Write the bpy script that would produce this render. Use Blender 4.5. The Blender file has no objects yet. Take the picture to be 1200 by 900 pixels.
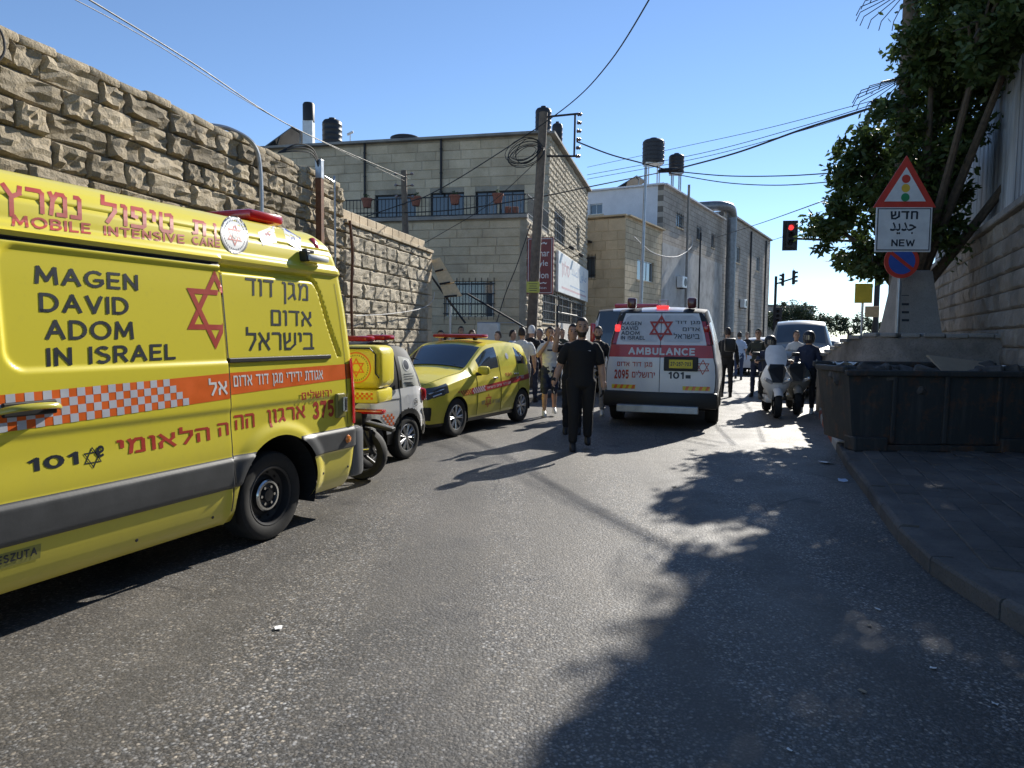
import bpy, bmesh, math, random, bisect
from mathutils import Vector, Matrix, noise
from mathutils.kdtree import KDTree

S = bpy.context.scene
COL = S.collection
R = math.radians
random.seed(7)

# ------------------------------------------------------------------ camera
FPX, PITCH, ROLL, CZ = 840.0, R(3.95), R(0.6), 1.6
cd = bpy.data.cameras.new('camera')
cam = bpy.data.objects.new('camera', cd)
COL.objects.link(cam)
cd.sensor_width = 36.0
cd.lens = 36.0 * FPX / 1200.0
cd.clip_start = 0.05
cd.clip_end = 3000.0
cam.matrix_world = (Matrix.Translation((0, 0, CZ)) @ Matrix.Rotation(R(90) - PITCH, 4, 'X') @ Matrix.Rotation(ROLL, 4, 'Z'))
S.camera = cam

# ------------------------------------------------------------------ light
SUN_AZ, SUN_EL = 32.5, 30.0            # degrees clockwise from +Y, above the horizon
w = bpy.data.worlds.new('World')
S.world = w
w.use_nodes = True
wn = w.node_tree
bg = wn.nodes['Background']
sky = wn.nodes.new('ShaderNodeTexSky')
sky.sky_type = 'NISHITA'
sky.sun_disc = False
sky.sun_elevation = R(SUN_EL)
sky.sun_rotation = R(SUN_AZ)
sky.altitude = 700
sky.air_density = 0.85
sky.dust_density = 0.0
sky.ozone_density = 3.5
wn.links.new(sky.outputs[0], bg.inputs[0])
bg.inputs[1].default_value = 0.112
sl = bpy.data.lights.new('sun', 'SUN')
sl.energy = 5.0
sl.angle = R(0.53)
sl.color = (1.0, 0.95, 0.86)
sun = bpy.data.objects.new('sun', sl)
COL.objects.link(sun)
sdir = Vector((math.sin(R(SUN_AZ)) * math.cos(R(SUN_EL)), math.cos(R(SUN_AZ)) * math.cos(R(SUN_EL)), math.sin(R(SUN_EL))))
sun.rotation_euler = sdir.to_track_quat('Z', 'Y').to_euler()
S.view_settings.view_transform = 'Standard'
S.view_settings.look = 'None'
S.view_settings.exposure = 0.66
S.view_settings.gamma = 1.0
S.cycles.max_bounces = 6
S.cycles.use_denoising = True


# ------------------------------------------------------------------ helpers
def ray(px, py):
    u, v = (px - 600) / FPX, (450 - py) / FPX
    c, s = math.cos(ROLL), math.sin(ROLL)
    uu, vv = u * c - v * s, u * s + v * c
    return Vector((uu, math.cos(PITCH) + vv * math.sin(PITCH), -math.sin(PITCH) + vv * math.cos(PITCH)))


def at(px, py, Y):
    """the world point a photo pixel shows when it stands Y metres ahead"""
    d = ray(px, py)
    return Vector((0, 0, CZ)) + d * (Y / d.y)


def hd(h):
    return Vector((math.sin(R(h)), math.cos(R(h)), 0))


class MB:
    def __init__(s):
        s.v, s.f, s.m = [], [], []

    def add(s, vs, fs, mi=0):
        b = len(s.v)
        s.v += [tuple(p) for p in vs]
        s.f += [tuple(b + i for i in f) for f in fs]
        s.m += [mi] * len(fs)
        return s

    def box(s, c, d, mi=0, rz=0.0, M=None):
        x, y, z = d[0] / 2, d[1] / 2, d[2] / 2
        m = Matrix.Translation(c) @ Matrix.Rotation(rz, 4, 'Z')
        if M is not None:
            m = Matrix.Translation(c) @ M.to_4x4()
        vs = [m @ Vector((a * x, b * y, e * z)) for e in (-1, 1) for a, b in ((-1, -1), (1, -1), (1, 1), (-1, 1))]
        return s.add(vs, [(3, 2, 1, 0), (4, 5, 6, 7), (0, 1, 5, 4), (1, 2, 6, 5), (2, 3, 7, 6), (3, 0, 4, 7)], mi)

    def rbox(s, c, d, r=0.01, mi=0, rz=0.0, M=None, seg=2):
        bm = bmesh.new()
        bmesh.ops.create_cube(bm, size=1)
        for v in bm.verts:
            v.co = Vector((v.co.x * d[0], v.co.y * d[1], v.co.z * d[2]))
        bmesh.ops.bevel(bm, geom=bm.edges[:], offset=min(r, min(d) * 0.49), segments=seg, affect='EDGES', profile=0.5)
        m = Matrix.Translation(c) @ (Matrix.Rotation(rz, 4, 'Z') if M is None else M.to_4x4())
        vs = [m @ v.co for v in bm.verts]
        for i, v in enumerate(bm.verts):
            v.index = i
        fs = [[v.index for v in f.verts] for f in bm.faces]
        bm.free()
        return s.add(vs, fs, mi)

    def tube(s, pts, r, n=8, mi=0, caps=True, flat=1.0):
        pts = [Vector(p) for p in pts]
        if not isinstance(r, (list, tuple)):
            r = [r] * len(pts)
        up = None
        vs, fs = [], []
        for i, p in enumerate(pts):
            t = (pts[min(i + 1, len(pts) - 1)] - pts[max(i - 1, 0)])
            t = t.normalized() if t.length > 1e-9 else Vector((0, 0, 1))
            if up is None:
                up = t.orthogonal().normalized()
                if abs(t.z) > 0.7:
                    up = Vector((1, 0, 0)) - t * t.x
                    up.normalize()
            up = (up - t * up.dot(t)).normalized()
            b = t.cross(up)
            for k in range(n):
                a = 2 * math.pi * k / n
                vs.append(p + up * (math.cos(a) * r[i]) + b * (math.sin(a) * r[i] * flat))
        for i in range(len(pts) - 1):
            for k in range(n):
                fs.append((i * n + k, i * n + (k + 1) % n, (i + 1) * n + (k + 1) % n, (i + 1) * n + k))
        if caps:
            fs.append(tuple(reversed(range(n))))
            fs.append(tuple((len(pts) - 1) * n + k for k in range(n)))
        return s.add(vs, fs, mi)

    def cyl(s, a, b, r, r2=None, n=12, mi=0):
        return s.tube([a, b], [r, r if r2 is None else r2], n, mi)

    def rings(s, rs, n=16, mi=0, caps=True):
        """rs: list of (cx, cy, cz, rx, ry) stacked rings"""
        vs, fs = [], []
        for (cx, cy, cz, rx, ry) in rs:
            for k in range(n):
                a = 2 * math.pi * k / n
                vs.append((cx + rx * math.cos(a), cy + ry * math.sin(a), cz))
        for i in range(len(rs) - 1):
            for k in range(n):
                fs.append((i * n + k, i * n + (k + 1) % n, (i + 1) * n + (k + 1) % n, (i + 1) * n + k))
        if caps:
            fs.append(tuple(reversed(range(n))))
            fs.append(tuple((len(rs) - 1) * n + k for k in range(n)))
        return s.add(vs, fs, mi)

    def lathe(s, prof, M=None, n=32, mi=0, close=False):
        """prof: (r, h) revolved about local z, then M"""
        M = M or Matrix()
        vs, fs = [], []
        for (r, h) in prof:
            for k in range(n):
                a = 2 * math.pi * k / n
                vs.append(M @ Vector((r * math.cos(a), r * math.sin(a), h)))
        for i in range(len(prof) - 1):
            for k in range(n):
                fs.append((i * n + k, i * n + (k + 1) % n, (i + 1) * n + (k + 1) % n, (i + 1) * n + k))
        return s.add(vs, fs, mi)

    def prism(s, poly, y0, y1, mi=0, M=None):
        """polygon of (x, z), extruded from y0 to y1"""
        M = M or Matrix()
        n = len(poly)
        vs = [M @ Vector((p[0], y0, p[1])) for p in poly] + [M @ Vector((p[0], y1, p[1])) for p in poly]
        fs = [tuple(range(n)), tuple(reversed(range(n, 2 * n)))]
        fs += [(i, n + i, n + (i + 1) % n, (i + 1) % n) for i in range(n)]
        return s.add(vs, fs, mi)

    def build(s, name, mats, parent=None, smooth=False, loc=None, rot=None, fix=False):
        me = bpy.data.meshes.new(name)
        me.from_pydata(s.v, [], s.f)
        if not isinstance(mats, (list, tuple)):
            mats = [mats]
        for m in mats:
            me.materials.append(m)
        if len(mats) > 1:
            me.polygons.foreach_set('material_index', s.m)
        if fix:
            bm = bmesh.new()
            bm.from_mesh(me)
            bmesh.ops.recalc_face_normals(bm, faces=bm.faces[:])
            bm.to_mesh(me)
            bm.free()
        if smooth:
            sm(me)
        me.update()
        return link(name, me, parent, loc, rot)


def sm(me, ang=40):
    me.polygons.foreach_set('use_smooth', [True] * len(me.polygons))
    try:
        me.set_sharp_from_angle(angle=R(ang))
    except Exception:
        pass


PRINT = {'dark_lettering', 'red_lettering', 'white_lettering', 'lettering', 'livery', 'emblems', 'checker_squares', 'notice', 'plate_lettering', 'supplier_plate', 'emblem', 'chevrons', 'rubbish'}


def link(name, data, parent=None, loc=None, rot=None):
    o = bpy.data.objects.new(name, data)
    if name in PRINT and parent is not None:
        o['kind'] = 'stuff'
    COL.objects.link(o)
    if parent is not None:
        o.parent = parent
    if loc is not None:
        o.location = loc
    if rot is not None:
        o.rotation_euler = rot
    return o


def thing(name, label, cat, loc=(0, 0, 0), rz=0.0, group=None):
    o = link(name, None, None, loc, (0, 0, rz))
    o.empty_display_size = 0.1
    return tag(o, label, cat, group)


def tag(o, label, cat, group=None):
    o['label'] = label
    o['category'] = cat
    if group:
        o['group'] = group
    return o


def kind(o, k):
    o['kind'] = k
    return o


def kids(o):
    return [c for c in bpy.data.objects if c.parent == o]


def face_rz(h):
    """local +x along heading h"""
    d = hd(h)
    return math.atan2(d.y, d.x)


def lerp(a, b, t):
    return a + (b - a) * t


def interp(tab, x):
    """piecewise interpolation of a table of (x, v)"""
    if x <= tab[0][0]:
        return tab[0][1]
    if x >= tab[-1][0]:
        return tab[-1][1]
    k = bisect.bisect_left(tab, (x,))
    (x0, v0), (x1, v1) = tab[k - 1], tab[k]
    return v0 + (v1 - v0) * (x - x0) / (x1 - x0) if x1 > x0 else v1


# a bench scene where modifiers are worked out without evaluating everything else
BENCH = bpy.data.scenes.new('bench')


def bake(o):
    """mesh of an unlinked object with its modifiers applied"""
    BENCH.collection.objects.link(o)
    with bpy.context.temp_override(scene=BENCH, view_layer=BENCH.view_layers[0]):
        dg = bpy.context.evaluated_depsgraph_get()
        dg.update()
        me = bpy.data.meshes.new_from_object(o.evaluated_get(dg), preserve_all_data_layers=False, depsgraph=dg)
    BENCH.collection.objects.unlink(o)
    bpy.data.objects.remove(o)
    return me


def smooth_tab(tab, step=0.02, k=0.06):
    x0, x1 = tab[0][0], tab[-1][0]
    n = max(2, int((x1 - x0) / step))
    out = []
    for i in range(n + 1):
        x = x0 + (x1 - x0) * i / n
        kk = min(k, x - x0, x1 - x)
        out.append((x, (interp(tab, x - kk) + 2 * interp(tab, x) + interp(tab, x + kk)) / 4 if kk > 0 else interp(tab, x)))
    return out


# ------------------------------------------------------------------ materials
class NT:
    def __init__(s, name):
        s.m = bpy.data.materials.new(name)
        s.m.use_nodes = True
        s.t = s.m.node_tree
        s.b = s.t.nodes['Principled BSDF']
        s.co = None

    def n(s, typ, **k):
        o = s.t.nodes.new(typ)
        for a, v in k.items():
            setattr(o, a, v)
        return o

    def l(s, a, b):
        s.t.links.new(a, b)

    def coord(s, kind_='Object'):
        if s.co is None:
            s.co = s.n('ShaderNodeTexCoord')
        return s.co.outputs[kind_]

    def noise(s, scale, detail=4, rough=0.6, vec=None, dist=0.0):
        o = s.n('ShaderNodeTexNoise')
        o.inputs['Scale'].default_value = scale
        o.inputs['Detail'].default_value = detail
        o.inputs['Roughness'].default_value = rough
        o.inputs['Distortion'].default_value = dist
        s.l(vec if vec is not None else s.coord(), o.inputs['Vector'])
        return o.outputs['Fac']

    def vor(s, scale, feature='F1', out='Distance', vec=None, rnd=1.0):
        o = s.n('ShaderNodeTexVoronoi', feature=feature)
        o.inputs['Scale'].default_value = scale
        o.inputs['Randomness'].default_value = rnd
        s.l(vec if vec is not None else s.coord(), o.inputs['Vector'])
        return o.outputs[out]

    def map(s, scale=(1, 1, 1), rot=(0, 0, 0), src='Object'):
        o = s.n('ShaderNodeMapping')
        o.inputs['Scale'].default_value = scale
        o.inputs['Rotation'].default_value = rot
        s.l(s.coord(src), o.inputs['Vector'])
        return o.outputs[0]

    def ramp(s, fac, stops, interp_='LINEAR'):
        o = s.n('ShaderNodeValToRGB')
        o.color_ramp.interpolation = interp_
        e = o.color_ramp.elements
        while len(e) < len(stops):
            e.new(0.5)
        for el, (p, c) in zip(e, stops):
            el.position = p
            el.color = (c, c, c, 1) if isinstance(c, (int, float)) else (*c, 1)
        s.l(fac, o.inputs[0])
        return o.outputs[0]

    def mix(s, fac, a, b, blend='MIX'):
        o = s.n('ShaderNodeMix', data_type='RGBA', blend_type=blend)
        for sock, v in ((o.inputs[0], fac), (o.inputs[6], a), (o.inputs[7], b)):
            if isinstance(v, (int, float)):
                sock.default_value = v
            elif isinstance(v, (tuple, list)):
                sock.default_value = (*v, 1)
            else:
                s.l(v, sock)
        return o.outputs[2]

    def math(s, op, a, b=0.0, c=0.0):
        o = s.n('ShaderNodeMath', operation=op)
        for sock, v in zip(o.inputs, (a, b, c)):
            if isinstance(v, (int, float)):
                sock.default_value = v
            else:
                s.l(v, sock)
        return o.outputs[0]

    def xyz(s, vec=None):
        o = s.n('ShaderNodeSeparateXYZ')
        s.l(vec if vec is not None else s.coord(), o.inputs[0])
        return o.outputs

    def rnd(s):
        return s.n('ShaderNodeObjectInfo').outputs['Random']

    def bump(s, h, strength=0.4, dist=0.01):
        o = s.n('ShaderNodeBump')
        o.inputs['Strength'].default_value = strength
        o.inputs['Distance'].default_value = dist
        s.l(h, o.inputs['Height'])
        s.l(o.outputs[0], s.b.inputs['Normal'])
        return s

    def set(s, color=None, rough=None, metal=None, coat=None, trans=None, emit=None, spec=None):
        for key, v in (('Base Color', color), ('Roughness', rough), ('Metallic', metal), ('Coat Weight', coat),
                       ('Transmission Weight', trans), ('Specular IOR Level', spec)):
            if v is None:
                continue
            if isinstance(v, (int, float)):
                s.b.inputs[key].default_value = v
            elif isinstance(v, (tuple, list)):
                s.b.inputs[key].default_value = (*v, 1)
            else:
                s.l(v, s.b.inputs[key])
        if emit:
            s.b.inputs['Emission Color'].default_value = (*emit[0], 1)
            s.b.inputs['Emission Strength'].default_value = emit[1]
        return s


def plain(name, col, rough=0.6, metal=0.0, coat=0.0, var=0.12, scale=6.0, bump=0.0, spec=None, rnd=0.0):
    """a colour with mottled wear and a little roughness variation"""
    t = NT(name)
    f = t.noise(scale, 5, 0.6)
    c = t.mix(t.ramp(f, [(0.3, 0.0), (0.75, 1.0)]), tuple(x * (1 - var) for x in col), tuple(min(1, x * (1 + var)) for x in col))
    if rnd:
        c = t.mix(1.0, c, t.ramp(t.rnd(), [(0, 1 - rnd), (1, 1.0)]), 'MULTIPLY')
    t.set(color=c, metal=metal, coat=coat, spec=spec)
    t.set(rough=t.math('MULTIPLY_ADD', f, 0.2, max(0.02, rough - 0.1)))
    if bump:
        t.bump(t.noise(scale * 8, 4), bump, 0.01)
    return t.m


def paint(name, col, dirt=0.25, rough=0.3, spec=None):
    t = NT(name)
    z = t.xyz()[2]
    n1 = t.noise(3.0, 6, 0.65)
    n2 = t.noise(28.0, 4, 0.6)
    low = t.math('SUBTRACT', 1.0, t.math('MULTIPLY', z, 1.15))
    d = t.math('MULTIPLY', t.math('MAXIMUM', t.math('ADD', low, t.math('MULTIPLY', n1, 0.7)), 0.0), dirt)
    d = t.math('MINIMUM', t.math('ADD', d, t.math('MULTIPLY', t.ramp(n2, [(0.55, 0.0), (0.8, 1.0)]), 0.06)), 0.85)
    t.set(color=t.mix(d, col, (0.14, 0.12, 0.09)), coat=0.35)
    t.set(rough=t.math('MULTIPLY_ADD', d, 0.5, rough))
    t.b.inputs['Coat Roughness'].default_value = 0.08
    return t


def stone(name, c1, c2, stain=0.5, bump=0.7, rnd=0.35, scale=5.0, fine=60.0):
    t = NT(name)
    wv = t.coord()
    geo = t.n('ShaderNodeNewGeometry').outputs['Position']
    f = t.noise(scale, 6, 0.65, geo)
    c = t.mix(t.ramp(f, [(0.3, 0.0), (0.7, 1.0)]), c1, c2)
    g = t.noise(0.9, 5, 0.6, geo)
    c = t.mix(t.math('MULTIPLY', t.ramp(g, [(0.45, 0.0), (0.7, 1.0)]), stain), c, tuple(x * 0.35 for x in c1))
    p = t.noise(fine, 3, 0.7, geo)
    c = t.mix(t.ramp(p, [(0.35, 0.35), (0.5, 0.0)]), c, tuple(x * 0.45 for x in c1))
    c = t.mix(1.0, c, t.ramp(t.rnd(), [(0, 1 - rnd), (1, 1.0)]), 'MULTIPLY')
    t.set(color=c, rough=0.9, spec=0.25)
    h = t.math('ADD', t.math('MULTIPLY', t.noise(fine * 0.35, 5, 0.7, geo), 1.0), t.math('MULTIPLY', p, 0.35))
    t.bump(h, bump, 0.03)
    return t.m


def asphalt():
    t = NT('asphalt')
    geo = t.coord()
    warp = t.mix(0.012, geo, t.n('ShaderNodeTexNoise').outputs['Color'])

    def cells(sc):
        v = t.n('ShaderNodeTexVoronoi', feature='F1')
        v.inputs['Scale'].default_value = sc
        t.l(geo, v.inputs['Vector'])
        return v.outputs['Distance'], t.xyz(v.outputs['Color'])
    d1, c1 = cells(60.0)
    d2, c2 = cells(120.0)
    agg = t.ramp(c1[0], [(0.0, 0.022), (0.50, 0.045), (0.70, 0.16), (0.90, 0.38), (1.0, 0.55)])
    agg2 = t.ramp(c2[1], [(0.0, 0.028), (0.58, 0.055), (0.80, 0.18), (1.0, 0.45)])
    # binder shows dark between the chippings
    agg = t.mix(t.ramp(d1, [(0.30, 0.0), (0.62, 0.9)]), agg, (0.022, 0.021, 0.020))
    c = t.mix(0.36, agg, agg2)
    c = t.mix(t.ramp(c1[2], [(0.3, 0.0), (1.0, 0.8)]), c, t.mix(1.0, c, (1.22, 1.04, 0.80), 'MULTIPLY'))
    tr = t.map((1.1, 0.09, 1), (0, 0, R(20)))
    bandn = t.noise(1.3, 4, 0.55, tr)
    big = t.noise(0.30, 6, 0.62)
    c = t.mix(t.ramp(bandn, [(0.38, 0.0), (0.60, 0.72)]), c, (0.045, 0.042, 0.038))
    c = t.mix(t.ramp(big, [(0.42, 0.0), (0.68, 0.5)]), c, (0.16, 0.145, 0.125))
    st = t.noise(1.7, 7, 0.7)
    c = t.mix(t.ramp(st, [(0.58, 0.0), (0.70, 0.6)]), c, (0.030, 0.028, 0.027))
    c = t.mix(t.ramp(t.noise(0.8, 8, 0.75, None, 0.6), [(0.55, 0.0), (0.85, 0.45)]), c, (0.19, 0.17, 0.14))
    oil = t.vor(0.9, 'F1')
    c = t.mix(t.ramp(t.math('ADD', oil, t.math('MULTIPLY', t.noise(9, 4, 0.7), 0.10)), [(0.10, 0.7), (0.17, 0.0)]), c, (0.018, 0.017, 0.017))
    nz = t.n('ShaderNodeTexNoise')
    nz.inputs['Scale'].default_value = 1.1
    nz.inputs['Detail'].default_value = 6
    t.l(geo, nz.inputs['Vector'])
    crk = t.vor(0.42, 'DISTANCE_TO_EDGE', vec=t.mix(0.16, geo, nz.outputs['Color']))
    msk = t.ramp(t.noise(0.5, 3), [(0.50, 0.0), (0.60, 0.85)])
    c = t.mix(t.math('MULTIPLY', t.ramp(crk, [(0.0, 1.0), (0.0045, 0.0)]), msk), c, (0.012, 0.011, 0.011))
    c = t.mix(1.0, c, (1.20, 1.18, 1.15), 'MULTIPLY')
    t.set(color=c, spec=0.5)
    t.set(rough=t.ramp(st, [(0.3, 0.72), (0.7, 0.52)]))
    h = t.math('ADD', t.math('MULTIPLY', d1, -1.0), t.math('MULTIPLY', d2, -0.5))
    h = t.math('ADD', h, t.math('MULTIPLY', c1[1], 0.35))
    t.bump(h, 0.42, 0.006)
    return t.m


def glass(name, col=(0.02, 0.025, 0.03), rough=0.06):
    t = NT(name)
    t.set(color=t.mix(t.noise(2.0), col, tuple(x * 1.6 for x in col)), rough=rough, spec=0.7, coat=0.4)
    return t.m


def emis(name, col, st, base=None):
    t = NT(name)
    t.set(color=t.mix(t.noise(20), base or col, tuple(x * 0.8 for x in (base or col))), rough=0.25, emit=(col, st))
    return t.m


M = {}
M['asphalt'] = asphalt()
M['yellow'] = paint('yellow_paint', (0.78, 0.66, 0.05), 0.26).m
M['white_car'] = paint('white_vehicle_paint', (0.78, 0.78, 0.77), 0.22).m
M['black_car'] = paint('black_vehicle_paint', (0.012, 0.012, 0.013), 0.10).m
M['silver_car'] = paint('silver_vehicle_paint', (0.22, 0.21, 0.18), 0.2).m
M['red_car'] = paint('red_vehicle_paint', (0.42, 0.02, 0.02), 0.15).m
M['trim'] = plain('dark_grey_trim', (0.060, 0.062, 0.064), 0.5, var=0.2, bump=0.05)
M['rubber'] = plain('tyre_rubber', (0.018, 0.018, 0.018), 0.8, var=0.4, scale=20)
M['black'] = plain('black_plastic', (0.012, 0.012, 0.012), 0.5)
M['under'] = plain('dark_underbody', (0.006, 0.006, 0.006), 0.9)
M['steel_rim'] = plain('painted_steel_rim', (0.05, 0.05, 0.052), 0.4, 0.5)
M['alloy'] = plain('alloy_metal', (0.42, 0.42, 0.42), 0.35, 0.8)
M['chrome'] = plain('bright_metal', (0.62, 0.62, 0.6), 0.22, 1.0)
M['glass'] = glass('dark_glass')
M['glass_mid'] = glass('tinted_glass', (0.05, 0.065, 0.08), 0.08)
M['lamp_red'] = plain('red_lamp_plastic', (0.42, 0.008, 0.012), 0.2, coat=0.6)
M['lamp_lit'] = emis('lit_red_lamp', (1.0, 0.06, 0.06), 0.7, (0.6, 0.02, 0.02))
M['lamp_amber'] = plain('amber_lamp_plastic', (0.75, 0.22, 0.03), 0.25, coat=0.5)
M['lamp_clear'] = plain('clear_lamp_plastic', (0.5, 0.5, 0.5), 0.12, 0.3, coat=0.6)
M['ink_dark'] = plain('dark_blue_lettering', (0.018, 0.024, 0.035), 0.4)
M['ink_red'] = plain('red_lettering', (0.46, 0.045, 0.025), 0.4)
M['ink_white'] = plain('white_lettering', (0.75, 0.75, 0.73), 0.4)
M['ink_orange'] = plain('orange_reflective_film', (0.80, 0.14, 0.015), 0.35, coat=0.3)
M['film_red'] = plain('red_reflective_film', (0.50, 0.03, 0.03), 0.35, coat=0.3)
M['film_silver'] = plain('silver_reflective_film', (0.55, 0.56, 0.60), 0.35)
M['film_yellow'] = plain('yellow_reflective_film', (0.78, 0.60, 0.03), 0.35)
M['stone_near'] = stone('rough_wall_stone', (0.42, 0.345, 0.235), (0.59, 0.50, 0.36), 0.6, 1.0, 0.45, 4, 45)
M['stone_far'] = stone('rusticated_wall_stone', (0.44, 0.38, 0.28), (0.60, 0.53, 0.41), 0.45, 0.8, 0.25, 5, 60)
M['mortar'] = stone('wall_mortar', (0.30, 0.26, 0.20), (0.42, 0.37, 0.29), 0.4, 0.5, 0.0)
M['ashlar'] = stone('smooth_facade_stone', (0.60, 0.48, 0.32), (0.72, 0.60, 0.43), 0.35, 0.35, 0.22, 2.0, 40)
M['ashlar_warm'] = stone('warm_facade_stone', (0.64, 0.50, 0.32), (0.74, 0.60, 0.40), 0.3, 0.3, 0.2, 2.0, 40)
M['render_white'] = stone('white_render', (0.62, 0.63, 0.66), (0.70, 0.71, 0.74), 0.12, 0.2, 0.0, 2.0, 50)
M['render_grey'] = stone('weathered_render', (0.42, 0.40, 0.37), (0.56, 0.54, 0.50), 0.6, 0.3, 0.0, 1.2, 40)
M['concrete'] = stone('weathered_concrete', (0.27, 0.26, 0.24), (0.38, 0.36, 0.33), 0.6, 0.4, 0.1, 2.0, 50)
M['paver'] = stone('pavement_paver', (0.12, 0.115, 0.11), (0.19, 0.18, 0.17), 0.5, 0.4, 0.25, 3.0, 70)
M['kerb'] = stone('kerb_stone', (0.13, 0.125, 0.12), (0.20, 0.19, 0.18), 0.6, 0.5, 0.25, 3.0, 60)
M['kerb_red'] = stone('red_painted_kerb', (0.38, 0.10, 0.07), (0.45, 0.20, 0.15), 0.5, 0.4, 0.15, 6.0, 60)
M['kerb_white'] = stone('white_painted_kerb', (0.55, 0.54, 0.50), (0.68, 0.66, 0.62), 0.5, 0.4, 0.15, 6.0, 60)
M['black_tank'] = plain('black_tank_plastic', (0.016, 0.016, 0.02), 0.5)
M['galv'] = plain('galvanised_metal', (0.38, 0.40, 0.42), 0.4, 0.7, var=0.2)
M['iron'] = plain('dark_iron', (0.025, 0.025, 0.028), 0.5, 0.4)
M['rust'] = plain('rusty_iron', (0.17, 0.08, 0.045), 0.8, 0.2, var=0.5, scale=12, bump=0.3)
M['wood_pole'] = plain('weathered_pole_wood', (0.16, 0.125, 0.095), 0.85, var=0.35, scale=9, bump=0.4)
M['cable'] = plain('black_cable', (0.012, 0.012, 0.014), 0.6)
M['cable_pale'] = plain('pale_cable', (0.45, 0.44, 0.42), 0.6)
M['porcelain'] = plain('brown_insulator', (0.10, 0.05, 0.035), 0.25, coat=0.5)
M['board'] = plain('pale_wooden_board', (0.66, 0.52, 0.32), 0.7, var=0.12, scale=14)
M['terracotta'] = plain('terracotta', (0.26, 0.10, 0.065), 0.85, var=0.25)
M['leaf'] = None
M['bark'] = plain('tree_bark', (0.09, 0.07, 0.05), 0.9, var=0.4, scale=14, bump=0.6)
M['sheet'] = plain('weathered_corrugated_metal', (0.50, 0.53, 0.56), 0.5, 0.35, var=0.22, scale=2.5, rnd=0.3)
_t = NT('weathered_corrugated_metal')
_s = _t.noise(1.0, 5, 0.7, _t.map((9, 1, 0.25)))
_c = _t.mix(_t.ramp(_s, [(0.35, 0.0), (0.7, 1.0)]), (0.60, 0.62, 0.64), (0.24, 0.24, 0.25))
_c = _t.mix(_t.ramp(_t.math('ABSOLUTE', _t.math('SUBTRACT', _t.math('FRACT', _t.math('DIVIDE', _t.xyz()[0], 0.15)), 0.66)), [(0.05, 0.75), (0.16, 0.0)]), _c, (0.16, 0.155, 0.15))
_t.set(color=_t.mix(1.0, _c, _t.ramp(_t.rnd(), [(0, 0.7), (1, 1.0)]), 'MULTIPLY'), rough=0.5, metal=0.2)
M['sheet'] = _t.m
_t = NT('dark_painted_skip_steel')
_n = _t.noise(4.0, 8, 0.75)
_c = _t.mix(_t.ramp(_n, [(0.52, 0.0), (0.66, 0.8)]), (0.040, 0.044, 0.046), (0.13, 0.065, 0.035))
_c = _t.mix(_t.ramp(_t.noise(2.0, 5, 0.7, _t.map((5, 5, 0.5))), [(0.5, 0.0), (0.8, 0.5)]), _c, (0.12, 0.115, 0.105))
_t.set(color=_c, rough=0.65, metal=0.1)
_t.bump(_t.math('ADD', _t.noise(1.6, 2), _t.math('MULTIPLY', _n, 0.2)), 0.5, 0.05)
M['skip'] = _t.m
M['card'] = plain('cardboard', (0.34, 0.27, 0.19), 0.85)
M['paper'] = plain('white_paper', (0.75, 0.75, 0.73), 0.8)
M['skin'] = plain('skin', (0.50, 0.30, 0.20), 0.55, var=0.12, scale=18)
M['hair'] = plain('dark_hair', (0.030, 0.021, 0.015), 0.6)
M['hair_brown'] = plain('brown_hair', (0.07, 0.04, 0.022), 0.6)
M['hair_grey'] = plain('grey_hair', (0.22, 0.21, 0.20), 0.6)
M['skin_pale'] = plain('paler_skin', (0.60, 0.40, 0.29), 0.55, var=0.1, scale=18)
M['cloth_black'] = plain('black_cloth', (0.012, 0.012, 0.013), 0.85, var=0.3, bump=0.2)
M['cloth_navy'] = plain('navy_cloth', (0.022, 0.030, 0.060), 0.85, var=0.2, bump=0.2)
M['cloth_white'] = plain('white_cloth', (0.72, 0.71, 0.68), 0.85, var=0.06, bump=0.2)
M['cloth_grey'] = plain('grey_cloth', (0.24, 0.24, 0.25), 0.85, var=0.15, bump=0.2)
M['cloth_sky'] = plain('pale_blue_cloth', (0.45, 0.55, 0.70), 0.85, var=0.1, bump=0.2)
M['cloth_olive'] = plain('dark_olive_cloth', (0.045, 0.05, 0.035), 0.85, var=0.25, bump=0.2)
M['denim'] = plain('blue_denim', (0.04, 0.065, 0.13), 0.85, var=0.25, bump=0.2)
M['sign_red'] = plain('red_sign_enamel', (0.55, 0.05, 0.03), 0.4)
M['sign_blue'] = plain('blue_sign_enamel', (0.04, 0.10, 0.38), 0.4)
M['sign_white'] = plain('white_sign_enamel', (0.68, 0.69, 0.68), 0.4)
M['sign_brown'] = plain('maroon_sign_board', (0.20, 0.035, 0.03), 0.5)
M['sign_yellow'] = plain('yellow_sign_board', (0.66, 0.52, 0.06), 0.5)
M['green'] = plain('green_enamel', (0.03, 0.25, 0.10), 0.4)
M['amber'] = plain('amber_enamel', (0.75, 0.48, 0.05), 0.4)
M['mud_patch'] = stone('tarred_gutter_dirt', (0.06, 0.055, 0.05), (0.11, 0.10, 0.085), 0.6, 0.8, 0.0, 3, 60)
M['earth'] = stone('bare_earth', (0.20, 0.17, 0.13), (0.30, 0.26, 0.20), 0.4, 0.5, 0.0, 2, 30)


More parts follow.
